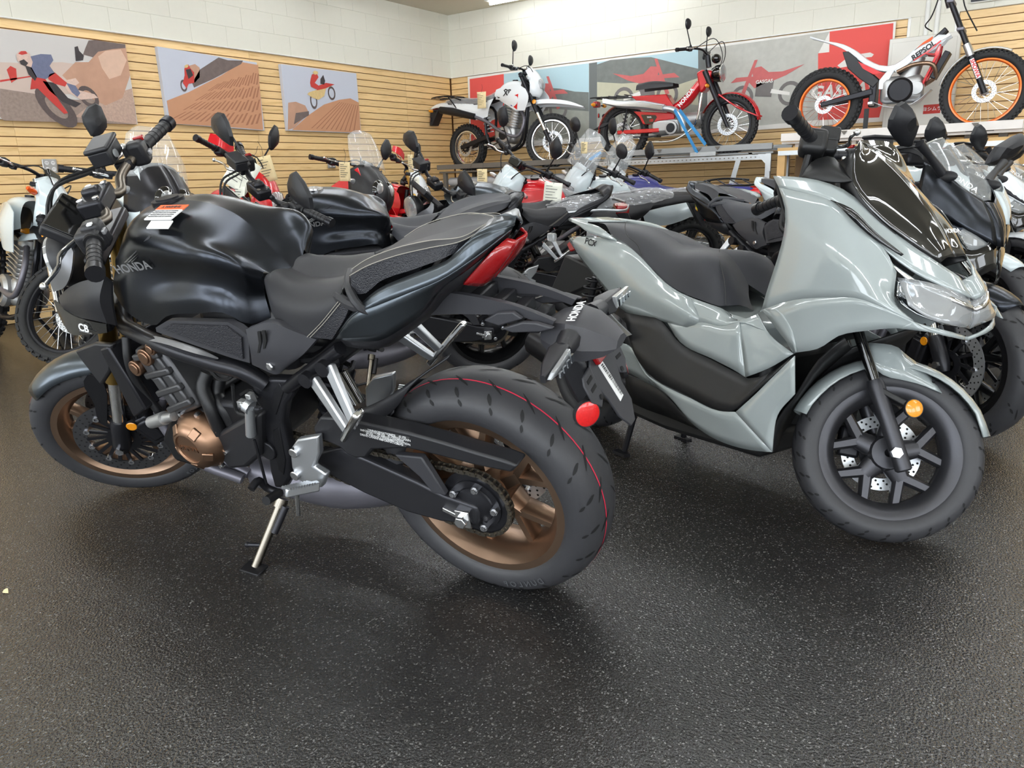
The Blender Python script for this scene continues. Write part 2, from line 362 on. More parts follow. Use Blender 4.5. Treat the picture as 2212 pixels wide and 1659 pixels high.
mat('decal_white',(232,232,232),.5); mat('decal_silver',(170,170,172),.35,.6); mat('decal_dark',(44,46,50),.4); mat('orange_decal',(232,92,30),.5); mat('chain_steel',(120,114,104),.34,.95); mat('screen_black',(12,12,13),.12,coat=.6)
mat('cable_black',(22,22,24),.45); mat('blue_plastic',(64,66,140),.3,coat=.4); mat('acid_yellow',(214,226,40),.4); mat('orange_rim',(244,110,22),.3,.3,.4); mat('chrome',(232,232,232),.08,1); mat('exhaust_grey',(120,118,126),.45,.6)
def screen_mat(name,col,alpha):
    m,n,l,b=nodes(name); b.inputs['Base Color'].default_value=lin(col)+(1,); b.inputs['Roughness'].default_value=.04; b.inputs['Coat Weight'].default_value=1
    b.inputs['Alpha'].default_value=alpha; b.inputs['Specular IOR Level'].default_value=.7
screen_mat('clear_screen',(225,230,232),.22); screen_mat('plastic_wrap',(230,232,236),.3); screen_mat('smoke_screen',(10,10,10),.96)
MT['plastic_wrap'].node_tree.nodes['Principled BSDF'].inputs['Roughness'].default_value=.12
PI=math.pi
def pol(c,r,a,y=0): return (c[0]+r*math.cos(a),y,c[2]+r*math.sin(a))
def tire(par,M,c,R,hw,rb,m='tire_rubber',line=None,n=56,tread=0,knob=0,seed=1,txt=None):
    prof=[(rb+.004,hw*.66),(rb+.010,hw*.8)]
    for i in range(13):
        a=PI/2*(1-i/6); s=math.sin(a); rr=rb+.022+(R-rb-.022)*abs(math.cos(a))**.62; prof.append((rr,hw*(s if abs(s)<.98 else math.copysign(.985,s))))
    prof+=[(rb+.010,-hw*.8),(rb+.004,-hw*.66),(rb,0)]
    o=MB().lathe([(r,c[1]+y) for r,y in prof],n,(c[0],0,c[2]),close=True).out('tire',m,par,M=M,ang=60)
    def sf(s,off=.0006):    # surface point radius/height at lateral parameter s in -1..1
        a=s*PI/2; return rb+.022+(R-rb-.022)*abs(math.cos(a))**.62+off, hw*math.sin(a)
    if line:
        for s in line:
            a0,b0=sf(s-.012); a1,b1=sf(s+.012); MB().lathe([(a0,c[1]+b0),(a1,c[1]+b1)],80,(c[0],0,c[2])).out('stripe','red_line',o)
    if tread:
        g=MB(); rr=random.Random(seed)
        for k in range(tread):
            for sd in (1,-1):
                for (s0,s1,da,wd) in ((.10,.34,.16,.012),(.40,.62,.05,.011),(.66,.8,.03,.009)):
                    a=2*PI*(k+(.5 if sd<0 else 0)+s0*.8)/tread; rows=[]
                    for q in range(5):
                        t=q/4; s=(s0+(s1-s0)*t)*sd; r,y=sf(s,.0008); aa=a+da*t; w_=wd*math.sin(PI*(t*.86+.07))/r/2
                        rows.append([pol((c[0],0,c[2]),r,aa-w_,c[1]+y),pol((c[0],0,c[2]),r,aa+w_,c[1]+y)])
                    g.grid(rows)
        g.out('tread_grooves','tread_dark',o)
    if knob:
        g=MB()
        for k in range(knob):
            for j,s in enumerate((-.72,-.36,0,.36,.72)):
                a=2*PI*(k+.5*(j%2))/knob; r,y=sf(s,0); Rm=MX.Rotation(-a,3,'Y')@MX.Rotation(-s*.95,3,'Z').to_3x3() if False else MX.Rotation(-a,3,'Y')
                g.box(pol((c[0],0,c[2]),r+.002,a,c[1]+y),(.016,hw*.3,2*PI*R/knob*.55),Rm)
        g.out('tread_knobs',m,o)
    if txt:
        for word,a0,sz,r in txt:
            for i,ch in enumerate(word):
                if ch==' ': continue
                a=a0+i*sz*.95/r*(1); rad=(math.cos(a),0,math.sin(a)); tan=(-math.sin(a),0,math.cos(a))
                text(ch,'tire_print',o,(c[0]+r*rad[0],c[1]+hw*.985+.0006 if txt else 0,c[2]+r*rad[2]),tan,(-rad[0],0,-rad[2]),sz,'lettering',bold=.02,depth=.0008)
    return o
def rim_cast(par,M,c,rb,hw,m,name='front_wheel',arms=5,split=.30,hub=.05,a0=.3,yw=.03,rs=.52,ww=1.25):
    cc=(c[0],0,c[2]); y0=c[1]
    b=MB().lathe([(rb+.014,y0+hw),(rb+.014,y0+hw*.86),(rb-.004,y0+hw*.8),(rb-.022,y0+hw*.5),(rb-.024,y0-hw*.5),(rb-.004,y0-hw*.8),(rb+.014,y0-hw*.86),(rb+.014,y0-hw),(rb-.008,y0-hw),(rb-.02,y0-hw*.7),(rb-.034,y0-hw*.4),(rb-.034,y0+hw*.4),(rb-.02,y0+hw*.7),(rb-.008,y0+hw)],56,cc,close=True)
    b.lathe([(.012,y0+yw*1.5),(hub,y0+yw*1.4),(hub*1.15,y0+yw*.7),(hub*1.15,y0-yw*.7),(hub,y0-yw*1.4),(.012,y0-yw*1.5)],24,cc)
    ri=rb-.03; rm=ri*rs
    for k in range(arms):
        a=a0+2*PI*k/arms
        def bar(p,q,w0,w1,h0,h1):
            secs=[]
            for t in (0,.35,.7,1):
                x=lerp(p,q,t); w=w0+(w1-w0)*t; h=h0+(h1-h0)*t; d=V(sub(q,p)).normalized(); n_=V((-d.z,0,d.x))
                secs.append([tuple(V(x)+n_*w*u+V((0,h*v,0))) for u,v in ((-1,-.5),(-.55,-1),(.55,-1),(1,-.5),(1,.5),(.55,1),(-.55,1),(-1,.5))])
            b.loft(secs,False)
        bar(pol(cc,hub*.9,a,y0),pol(cc,rm*1.04,a,y0),.024*ww,.019*ww,yw,yw*.72)
        for s in (-1,1): bar(pol(cc,rm*.94,a+s*.03,y0),pol(cc,ri+.008,a+s*split,y0),.013*ww,.011*ww,yw*.72,yw*.62)
    return b.out(name,m,par,M=M,ang=50)
def rim_spoked(par,M,c,rb,hw,m,name='front_wheel',n=36,hub=.035,hm='engine_silver',sm='alu_polished',hw2=.035):
    cc=(c[0],0,c[2]); y0=c[1]
    o=MB().lathe([(rb+.008,y0+hw),(rb-.006,y0+hw),(rb-.016,y0+hw*.4),(rb-.016,y0-hw*.4),(rb-.006,y0-hw),(rb+.008,y0-hw),(rb,y0)],48,cc,close=True).out(name,m,par,M=M,ang=50)
    MB().lathe([(.01,y0+hw2*1.3),(hub*.7,y0+hw2*1.3),(hub,y0+hw2),(hub*.6,y0+hw2*.7),(hub*.6,y0-hw2*.7),(hub,y0-hw2),(hub*.7,y0-hw2*1.3),(.01,y0-hw2*1.3)],20,cc).out('hub',hm,o)
    s=MB()
    for k in range(n):
        sd=1 if k%2 else -1; a=2*PI*k/n; da=.9*(1 if (k//2)%2 else -1)
        s.tube([pol(cc,hub*.95,a+da,y0+sd*hw2),pol(cc,rb-.01,a,y0)],.0019,5,caps=False)
    s.out('spokes',sm,o); return o
def disc(par,M,c,y,R,ri,m='alu_cast',cm='satin_black_metal',holes=30,bolts=6,t=.005):
    cc=(c[0],0,c[2])
    o=MB().disc(R,y-t/2,y+t/2,48,cc,ri=ri).out('brake_disc',m,par,M=M,ang=30)
    if cm:
        b=MB()
        for k in range(bolts*2):
            a=2*PI*k/(bolts*2); b.bar(pol(cc,.045,a+.25,y),pol(cc,ri+.004,a,y),.006,.012)
        b.disc(.055,y-.004,y+.004,20,cc,ri=.03); b.out('carrier',cm,o)
        b=MB()
        for k in range(bolts):
            p=pol(cc,ri+.002,2*PI*k/bolts,0)
            for s in (1,-1): b.disc(.010,y,y+s*.007,10,(p[0],0,p[2]),ri=.005)
        b.out('rivets','steel_bolt',o)
    if holes:
        b=MB()
        for j,q in enumerate((.2,.5,.8)):
            for k in range(holes):
                p=pol(cc,ri+(R-ri)*q,2*PI*(k+.33*j)/holes,0)
                for s in (1,-1): b.lathe([(.0001,y+s*(t/2+.0005)),(.0036,y+s*(t/2+.0005))],6,(p[0],0,p[2]))
        b.out('holes','tread_dark',o)
    return o
def mirror(par,M,base,tip,w,h,kind='hex',m='black_plastic',yaw=0,sgn=1,tilt=0):
    """stalk from base to tip plus a shell at tip; shell faces -x (rearwards)"""
    o=MB().tube([base,lerp(base,tip,.5),tip],[.007,.006,.0055],8).tube([lerp(base,tip,-.05),lerp(base,tip,.12)],.011,8).out('mirror_stalk',m,par,M=M)
    if kind=='round': ol=[(math.cos(2*PI*i/20)*w/2,math.sin(2*PI*i/20)*h/2+h*.35) for i in range(20)]
    elif kind=='wide': ol=[(-.012,-h*.3),(-.02,h*.1),(w*.05,h*.55),(w*.25,h*.75),(w*.6,h*.6),(w*.9,h*.25),(w*.95,-h*.15),(w*.7,-h*.32),(w*.3,-h*.35)]
    else: ol=[(-w*.1,-h*.08),(w*.12,-h*.08),(w*.42,h*.26),(w*.5,h*.5),(w*.34,h*.86),(w*.06,h*1.08),(-w*.14,h*1.04),(-w*.4,h*.62),(-w*.44,h*.36),(-w*.3,h*.1)]
    if kind=='round': pass
    Rm=MX.Rotation(yaw,3,'Z')@MX.Rotation(tilt,3,'X'); secs=[]
    for d,s in ((0,.9),(.006,1),(.02,.93),(.036,.62),(.042,.25)):
        cx_=w*.4 if kind=='wide' else 0; cz=h*.15 if kind=='wide' else h*.42
        secs.append([tuple(V(tip)+Rm@V((d,(cx_+(a-cx_)*s)*sgn,cz+(b-cz)*s))) for a,b in ol])
    MB().loft(secs).out('mirror_shell',m,o,ang=28)
    MB().add([tuple(V(tip)+Rm@V((-.0008,(cx_+(a-cx_)*.86)*sgn,cz+(b-cz)*.86))) for a,b in ol],[tuple(range(len(ol)))]).out('mirror_glass','chrome',o)
    return o
def grip(par,M,a,b,r=.0165,m='black_plastic',rib=True):
    o=MB().tube([a,b],r,14).out('grip',m,par,M=M)
    d=V(sub(b,a)); L=d.length; d/=L
    MB().tube([tuple(V(a)-d*.006),tuple(V(a)+d*.006)],r*1.35,14).out('grip_flange','cable_black',o,bev=.002); MB().tube([tuple(V(b)-d*.004),tuple(V(b)+d*.022)],r*1.25,14).out('bar_end','satin_black_metal',o,bev=.002)
    if rib:
        g=MB()
        for t in (.3,.45,.6,.75,.9):
            p=V(a)+d*L*t; g.tube([tuple(p-d*.0012),tuple(p+d*.0012)],r*1.06,14)
        g.out('grip_ribs','cable_black',o)
    return o
def lever(par,M,pts,m='alu_polished',r=.007):
    o=MB().tube(pts,[r*.8,r,r*.85,r*.7],8,12,sq=.7).ell(pts[-1],(r*1.35,)*3,10,7).out('lever',m,par,M=M,sub=0); return o
def signal(par,M,root,tip,m='amber_lens',r=.022):
    d=V(sub(tip,root)).normalized()
    o=MB().tube([root,tip],.009,8).out('turn_signal_stem','black_plastic',par,M=M)
    MB().tube([tuple(V(tip)-d*.01),tuple(V(tip)+d*.03),tuple(V(tip)+d*.06)],[r*.9,r,r*.55],10,sq=.75).out('turn_signal_lens',m,o); return o
def reflector(par,M,c,r,m,n=(0,1,0),th=.008,name='reflector'):
    n=V(n).normalized(); Rm=n.to_track_quat('Y','Z').to_matrix().to_4x4(); T=MX.Translation(c)@Rm
    o=MB().lathe([(.0001,-th),(r*1.08,-th),(r*1.08,th*.3),(r,th*.3)],24).xf(T).out(name+'_body','black_plastic',par,M=M)
    MB().lathe([(r,-.001),(r,th*.4),(r*.9,th*.6),(.0001,th*.6)],24).xf(T).out(name,m,o); return o
def spring(par,M,a,b,r=.024,turns=9,wire=.0045,m='satin_black_metal',name='shock_spring'):
    a,b=V(a),V(b); d=b-a; u=d.normalized().orthogonal(); v=d.normalized().cross(u); p=[]
    N=turns*10
    for i in range(N+1): t=i/N; q=2*PI*turns*t; p.append(tuple(a+d*t+u*r*math.cos(q)+v*r*math.sin(q)))
    o=MB().tube([tuple(a),tuple(b)],r*.5,10).out('shock_body','dark_metal',par,M=M); MB().tube(p,wire,5).out(name,m,o); return o
def chain(par,M,c1,r1,c2,r2,y,n,m='chain_steel',pl=.0159):
    """roller chain round two sprockets (c1 rear, c2 front)"""
    pts=[]; d=math.hypot(c2[0]-c1[0],c2[2]-c1[2]); ph=math.atan2(c2[2]-c1[2],c2[0]-c1[0]); al=math.acos((r1-r2)/d)
    a=ph+al
    path=[pol(c2,r2,a,y)]
    for i in range(25): path.append(pol(c1,r1,a+(2*PI-2*al)*i/24,y))
    for i in range(11): path.append(pol(c2,r2,a+(2*PI-2*al)+(2*al)*i/10,y))
    L=sum(math.dist(p,q) for p,q in zip(path,path[1:])); N=int(L/pl)//2*2; P=cr(path,N,True,True); b=MB()
    for i in range(N):
        p,q=P[i],P[(i+1)%N]; off=.0085 if i%2 else .0062
        for s in (-1,1): b.bar((p[0],y+s*off,p[2]),(q[0],y+s*off,q[2]),.0022,.0125)
        b.tube([(p[0],y-.0115,p[2]),(p[0],y+.0115,p[2])],.0042,6)
    return b.out('drive_chain',m,par,M=M)

# ================================================================ NAKED ROADSTER (shared by the black naked bikes and the faired one)
def naked(label,M,steer,name='motorcycle',paint='matte_black_paint',paint2='gunmetal_paint',wheel='bronze_wheel',cover='bronze_cover',group=None,hero=False,seat2=False,mirrors=False,barcol='dark_titanium',front=True,stripe=None,fork='gold_fork',wrap=False,forkcol=None):
    T=thing(name,label,'motorcycle',M,group); S=steerM(1.45,.101,math.radians(25.5),steer); BP='black_plastic'
    fa=(1.45,0,.30); ra=(0,0,.316)
    # --- wheels
    fw=rim_cast(T,S,fa,.216,.05,wheel,'front_wheel',5,.26,.045,.5)
    tire(fw,None,fa,.300,.060,.216,line=(.22,) if hero else None,tread=22 if hero else 16,txt=[('DUNLOP',3.95,.02,.262)] if hero else None)
    for y in (.072,-.072): disc(fw,None,fa,y,.155,.112,'disc_grey' if hero else 'alu_cast',bolts=10 if hero else 6)
    rw=rim_cast(T,None,ra,.216,.076,wheel,'rear_wheel',5,.28,.055,.15,.042)
    tire(rw,None,ra,.316,.092,.216,line=(.2,) if hero else None,tread=22 if hero else 16,seed=3,txt=[('DUNLOP',4.15,.024,.262)] if hero else None)
    disc(rw,None,ra,-.075,.12,.085,bolts=6,holes=20)
    # --- front fork, fender
    k=(-.4305,0,.9026)
    def fk(s,y,dx=0): return (1.45+k[0]*s+dx,y,.30+k[2]*s)
    for y in (.1,-.1):
        MB().tube([fk(.29,y),fk(.74,y)],.0265,14).out('fork_tube',fork,T,M=S)
        MB().tube([fk(.06,y),fk(.31,y)],.0205,12).out('fork_slider','chrome',T,M=S)
        o=MB().tube([fk(-.03,y),fk(.0,y),fk(.10,y),fk(.115,y)],[.02,.03,.029,.024],12).out('fork_foot','satin_black_metal',T,M=S)
        MB().disc(.014,y+(.026 if y>0 else -.026),y+(.04 if y>0 else -.04),6,(1.45,0,.30)).out('axle_nut','steel_bolt',o)
        sg=1 if y>0 else -1
        o=MB().box((1.33,sg*.082,.335),(.075,.06,.12),MX.Rotation(.3,3,'Y')).box((1.325,sg*.11,.34),(.05,.02,.09),MX.Rotation(.3,3,'Y')).out('brake_caliper','satin_black_metal',T,M=S,bev=.008)
        MB().tube([(1.34,sg*.11,.4),(1.29,sg*.11,.52),(1.2,sg*.09,.66),(1.15,sg*.07,.8)],.0045,6,14).out('brake_hose','cable_black',o)
        reflector(T,S,(1.368,sg*.115,.378),.017,'amber_lens',(0,sg,0))
    b=MB(); rows=[]
    for i in range(15):
        a=math.radians(52+ (152-52)*i/14); w=.07 if 0<i<14 else .05; row=[]
        for j in range(9):
            t=-1+j/4; rr=.316-.035*abs(t)**2.6+.004*math.sin(i*.2); row.append(pol(fa,rr,a,w*t))
        rows.append(row)
    b.grid(rows); b.out('front_fender',paint2,T,M=S,solid=.004)
    f2=MB()
    for sg in (1,-1):
        f2.shell([[(1.4323,.07,.5633),(1.3954,.075,.585),(1.372,.085,.5645),(1.3836,.09,.5058)],[(1.4452,.07,.5378),(1.4487,.078,.4779),(1.4684,.085,.4043),(1.4537,.09,.3881)]],.006,8,3)
        if sg>0: m_=f2
    f2.mir(); f2.out2('fender_bracket',BP,T,M=S)
    # triple clamps
    for s in (.52,.745):
        MB().bar(fk(s,.14,.0),fk(s,-.14,.0),.05,.032,(1,0,0)).out('triple_clamp','satin_black_metal',T,M=S,bev=.008)
    # --- handlebar
    hb=[[(.9811,.4,1.0891)][0],[(1.0233,.26,1.0908)][0],[(1.0691,.13,1.0705)][0],[(1.0594,.07,1.057)][0],(1.095,0,1.09)]
    hb+= [(x,-y,z) for x,y,z in hb[-2::-1]]
    MB().tube(hb,.0135,12,44).out('handlebar',barcol if barcol in MT else 'dark_metal',T,M=S)
    xg,zg=hb[0][0],hb[0][2]
    cl=MB().box((1.095,0,1.078),(.07,.12,.05)).box((1.095,0,1.105),(.05,.035,.03)).out('bar_clamp','satin_black_metal',T,M=S,bev=.01)
    for x_ in (-1,1):
        for y_ in (-1,1): MB().disc(.009,1.103,1.108,10,(1.095+.022*x_,.042*y_,0),ax=2).out('clamp_bolt','steel_bolt',cl)
    for sg in (1,-1):
        a_,b_=lerp(hb[1],hb[0],.08),lerp(hb[1],hb[0],1.04)
        grip(T,S,(a_[0],sg*a_[1],a_[2]),(b_[0],sg*b_[1],b_[2]),.0175)
        c_=lerp(hb[2],hb[1],.86); sw=MB().box((c_[0]+.004,sg*c_[1],c_[2]),(.062,.06,.058)).box((c_[0]-.006,sg*(c_[1]-.012),c_[2]+.004),(.05,.045,.07)).out('switch_housing',BP,T,M=S,bev=.012,seg=3)
        if sg<0: MB().box((c_[0]-.018,-(c_[1]+.008),c_[2]+.037),(.03,.016,.014)).out('kill_switch','red_lens',sw,bev=.003); MB().box((c_[0]-.033,-(c_[1]-.004),c_[2]-.004),(.008,.022,.014)).out('starter_button','decal_silver',sw,bev=.002)
        else: MB().box((c_[0]-.034,c_[1],c_[2]+.012),(.008,.02,.012)).out('indicator_switch','decal_silver',sw,bev=.002); MB().box((c_[0]-.014,c_[1]+.006,c_[2]+.04),(.012,.012,.004)).out('horn_mark','decal_white',sw)
        # lever and perch
        pr=(c_[0]+.035,sg*(c_[1]-.045),c_[2]-.008)
        MB().box(pr,(.05,.035,.03)).out('lever_perch','satin_black_metal',T,M=S,bev=.006)
        lever(T,S,[(pr[0]+.02,pr[1],pr[2]),(pr[0]+.055,pr[1]+sg*.06,pr[2]-.004),(pr[0]+.045,pr[1]+sg*.12,pr[2]-.008),(pr[0]+.062,pr[1]+sg*.185,pr[2]-.012)])
        if mirrors: mirror(T,S,(c_[0]+.02,sg*(c_[1]-.06),c_[2]+.03),(c_[0]+.04,sg*(c_[1]+.03),c_[2]+.13),.19,.13,'wide',sgn=sg)
    # front brake reservoir
    c_=lerp(hb[2],hb[1],.5); rs=MB().box((c_[0]+.05,-c_[1]-.0,c_[2]+.048),(.062,.10,.045)).box((c_[0]+.05,-c_[1],c_[2]+.075),(.07,.108,.014)).out('brake_reservoir',BP,T,M=S,bev=.006)
    MB().disc(.012,c_[0]+.017,c_[0]+.012,14,(0,-c_[1]+.02,c_[2]+.046),ax=0).out('sight_glass','clear_lens',rs)
    for dy,dx in ((.0,.0),(.03,.01)): MB().tube([(c_[0]+.08,-c_[1]+.04+dy,c_[2]+.03),(c_[0]+.18,-c_[1]+.10+dy,c_[2]+.03),(c_[0]+.22,-.03+dy,c_[2]-.06),(c_[0]+.16,.0+dy,c_[2]-.2)],.005,6,18).out('brake_hose','cable_black',T,M=S)
    if front:
        # instrument display and headlamp
        d=MB().prism([(1.22,.094,1.093),(1.156,.094,1.024),(1.156,-.094,1.024),(1.22,-.094,1.093)],(.022,0,-.024)).out('instrument_display',BP,T,M=S,bev=.008,seg=3)
        MB().prism([(1.2135,.085,1.0905),(1.158,.085,1.0305),(1.158,-.085,1.0305),(1.2135,-.085,1.0905)],(.002,0,-.002)).out('display_glass','screen_black',d,bev=.001)
        MB().lathe([(.0001,-.05),(.05,-.045),(.078,-.015),(.084,.02),(.08,.03)],28,(1.25,0,.935),ax=0).out('headlamp_shell',BP,T,M=S)
        MB().lathe([(.08,.028),(.076,.042),(.05,.05),(.0001,.052)],28,(1.25,0,.935),ax=0).out('headlamp_lens','clear_lens',T,M=S)
        MB().lathe([(.078,.026),(.0001,.012)],28,(1.25,0,.935),ax=0).out('headlamp_reflector','lamp_reflector',T,M=S)
        # radiator shrouds
        for sg in (1,-1):
            b=MB().shell([[(1.129,.13,.9816),(1.1432,.15,.9575),(1.2087,.16,.9216),(1.2501,.16,.8897)],[(1.1118,.14,.9668),(1.1165,.16,.9283),(1.1739,.17,.8747),(1.2371,.17,.8588)]],.006,8,3)
            if sg<0: b.v=[(x,-y,z) for x,y,z in b.v]
            b.out('shroud_plate','brushed_plate',T)
            b=MB().shell([[(1.2638,.15,.8309),(1.1622,.165,.873),(1.0502,.17,.9007),(.9777,.16,.9032),(.9869,.15,.8863)],[(1.2512,.16,.8085),(1.1358,.18,.8325),(1.0438,.19,.8502),(1.0031,.18,.8562),(.9984,.16,.8477)],[(1.2287,.16,.7914),(1.1406,.18,.7876),(1.081,.185,.787),(1.0387,.18,.7785),(1.0344,.16,.7626)]],.006,10,4)
            if sg<0: b.v=[(x,-y,z) for x,y,z in b.v]
            b.out('radiator_shroud',BP,T)
            b=MB().shell([[(1.2967,.15,.8202),(1.2153,.168,.7935),(1.0806,.187,.7835),(1.0367,.182,.7773)],[(1.3068,.15,.7729),(1.263,.168,.7274),(1.1792,.18,.7324),(1.0518,.182,.7495)]],.006,10,3)
            if sg<0: b.v=[(x,-y,z) for x,y,z in b.v]
            o=b.out('badge_panel','gloss_black',T)
            if hero and sg>0:
                p=[(1.1403,.188,.762),(1.2035,.188,.7784),(1.1254,.188,.7833),(1.1358,.188,.7491)]; rt=sub(p[0],p[1]); 
                text('CB','decal_white',o,(p[0][0],.1905,p[0][2]),(-1,0,-.12),(0,0,1),.034,'badge_lettering',bold=.03,shear=.3)
                text('NEO SPORTS CAFE','decal_silver',o,(p[3][0],.1905,p[3][2]),(-1,0,-.1),(0,0,1),.0065,'badge_lettering')
            b=MB().prism([(x,.165,z) for x,y,z in [(1.2856,.165,.6639),(1.1694,.165,.6983),(1.0881,.165,.6995),(1.1548,.165,.6088),(1.2364,.165,.5515),(1.2807,.165,.6417)]],(0,-.02,0))
            if sg<0: b.v=[(x,-y,z) for x,y,z in b.v]
            b.out('lower_shroud',BP,T,bev=.006)
    # --- radiator
    o=MB().prism([(x,.17,z) for x,y,z in [(1.1471,.16,.6841),(1.1009,.16,.696),(1.057,.16,.4921),(1.1349,.16,.4522)]],(0,-.34,0)).out('radiator','satin_black_metal',T,bev=.006)
    b=MB()
    for i in range(22): z_=.42+.0145*i; b.box((1.155+.0*i-(.0145*i)*-.0,0,z_),(.004,.3,.003))
    # --- frame spars, pivot plates, subframe
    for sg in (1,-1):
        fl=[[(1.1401,.06,.7659),(1.0923,.1,.7339),(1.0014,.13,.7283),(.8559,.155,.7084),(.6852,.15,.6709),(.5957,.14,.6471),(.5615,.125,.6076)]]
        p=[(x,sg*y,z) for x,y,z in fl[0]]
        fr=MB().tube(p,.024,12,30).out('frame_spar','satin_black_metal',T)
        b=MB().shell([[(.9345,.165,.7299),(.8163,.178,.7298),(.7276,.178,.7137),(.6575,.165,.6947)],[(.9073,.155,.7382),(.7968,.165,.7332),(.7096,.165,.7154),(.6662,.16,.6942)]],.004,10,2)
        if sg<0: b.v=[(x,-y,z) for x,y,z in b.v]
        b.out('spar_trim','decal_silver',fr)
        b=MB().shell([[(.9352,.165,.7289),(.8185,.177,.7281),(.7296,.177,.712),(.6606,.165,.6935)],[(.9538,.155,.707),(.8747,.168,.6957),(.7703,.168,.6789),(.7009,.16,.6812)]],.004,10,2)
        if sg<0: b.v=[(x,-y,z) for x,y,z in b.v]
        b.out('spar_grille','vinyl_texture',fr)
        b=MB().prism([(x,.128,z) for x,y,z in [(.6135,.12,.6125),(.5418,.12,.6286),(.4676,.12,.6338),(.4759,.12,.5885),(.5132,.12,.5527),(.5465,.12,.4956),(.5552,.12,.44),(.5616,.12,.3894),(.5973,.12,.2995),(.636,.12,.2573),(.6804,.12,.2484),(.6724,.12,.3117),(.639,.12,.4331),(.6382,.12,.4764),(.6075,.12,.5229),(.6282,.12,.5557)]],(0,-.035,0))
        if sg<0: b.v=[(x,-y,z) for x,y,z in b.v]
        pp=b.out('pivot_plate','satin_black_metal',T,bev=.01,seg=3)
        for rail in ([(.5375,.13,.5926),(.5057,.13,.6215),(.4992,.13,.5971),(.5587,.13,.5178),(.5726,.13,.5335)],[(.5961,.13,.4615),(.5648,.13,.4782),(.5861,.13,.3667),(.6165,.13,.3095),(.6312,.13,.3264)]):
            b=MB().prism([(x,.1305,z) for x,y,z in rail],(0,-.006,0))
            if sg<0: b.v=[(x,-y,z) for x,y,z in b.v]
            b.out('plate_boss','dark_metal',pp,bev=.002)
        c_=[(.6411,.13,.3922)][0]; MB().disc(.03,sg*.126,sg*.138,20,(c_[0],0,c_[2])).out('pivot_cap','satin_black_metal',pp,bev=.003)
        MB().tube([(x,sg*y,z) for x,y,z in [(.4928,.12,.6033),(.4363,.125,.6372),(.3664,.13,.6791),(.2618,.13,.7418)]],.017,10,12).out('subframe_tube','satin_black_metal',T)
    # --- engine
    cyl=[(1.0248,.15,.6839),(.9106,.15,.7013),(.8842,.15,.644),(.8362,.15,.5151),(.9546,.15,.4652),(.9871,.15,.5629),(1.0265,.15,.6082)]
    e=MB().prism([(x,.15,z) for x,y,z in cyl],(0,-.32,0)).out('engine_block','engine_grey',T,bev=.012)
    for t in (.1,.36,.62,.86):
        p=lerp(cyl[1],cyl[3],t); q=lerp(cyl[0],cyl[4],t); MB().bar((p[0],.156,p[2]),(q[0],.156,q[2]),.02,.02).out('engine_flange','engine_grey',e,bev=.005)
    for t0,t1 in ((.12,.34),(.4,.6),(.64,.84)):
        p=lerp(cyl[1],cyl[3],t0); q=lerp(cyl[0],cyl[4],t0); p2=lerp(cyl[1],cyl[3],t1); q2=lerp(cyl[0],cyl[4],t1)
        for a_,b2 in ((.12,.44),(.56,.88)): MB().prism([(lerp(p,q,a_)[0],.16,lerp(p,q,a_)[2]),(lerp(p2,q2,a_)[0],.16,lerp(p2,q2,a_)[2]),(lerp(p2,q2,b2)[0],.16,lerp(p2,q2,b2)[2]),(lerp(p,q,b2)[0],.16,lerp(p,q,b2)[2])],(0,-.02,0)).out('engine_panel','engine_grey',e,bev=.006)
    b=MB()
    for X_,Y_,r_ in ((870,330,.025),(815,400,.022),(830,290,.015)):
        pass
    for q,r_ in zip([(.9522,.165,.6743),(1.018,.165,.6336),(.9116,.165,.7037)],(.026,.024,.018)): b.disc(r_,.14,.172,18,(q[0],0,q[2])); b.disc(r_*.7,.172,.176,18,(q[0],0,q[2]))
    b.out('cam_plugs',cover if hero else 'engine_grey',e,bev=.004)
    # crankcase
    MB().prism([(x,.13,z) for x,y,z in [(1.0241,.13,.4491),(.8668,.13,.499),(.7745,.13,.5329),(.6071,.13,.5331),(.6733,.13,.381),(.7592,.13,.3075),(.861,.13,.3132),(.9957,.13,.2641),(1.1001,.13,.2708),(1.1186,.13,.3501)]],(0,-.28,0)).out('crankcase','dark_metal',e,bev=.015)
    c_=[(.8823,.2,.4016)][0]; R0=.078
    g=MB().lathe([(R0*1.14,.125),(R0*1.14,.158),(R0*1.04,.168),(R0*.98,.182),(R0*.82,.196),(R0*.66,.203),(R0*.60,.204),(R0*.57,.199),(.0001,.199)],40,(c_[0],0,c_[2])).out('engine_cover',cover,e)
    b=MB()
    for k_ in range(5):
        a=1.0+k_*2*PI/5; b.bar(pol(c_,R0*.64,a,.2),pol(c_,R0*.98,a,.182),.012,.028)
    b.out('cover_ribs',cover,g,bev=.003); b=MB()
    for k_ in range(8): a=.3+k_*2*PI/8; b.bolt(pol(c_,R0*1.2,a,.145),.008,.014)
    b.out('cover_bolts','steel_bolt',g)
    if hero: text('HONDA','bronze_cover',g,(c_[0],.2005,c_[2]),(-1,0,-.02),(0,0,1),.02,'cover_lettering',bold=.03,depth=.002)
    # hoses, sprocket cover, starter, linkages
    for pts,r_ in (([(.8124,.1,.603),(.8213,.12,.5756),(.8001,.14,.5138),(.8007,.14,.4298)],.02),([(.8023,.08,.5715),(.8064,.1,.5333),(.7717,.12,.5055),(.7613,.12,.4569)],.019),([(1.06,.13,.7108),(1.0619,.15,.6539),(1.0736,.15,.5923),(1.0743,.14,.5242),(1.0624,.13,.4615)],.013)):
        MB().tube(pts,r_,12,20).out('coolant_hose','cable_black',T)
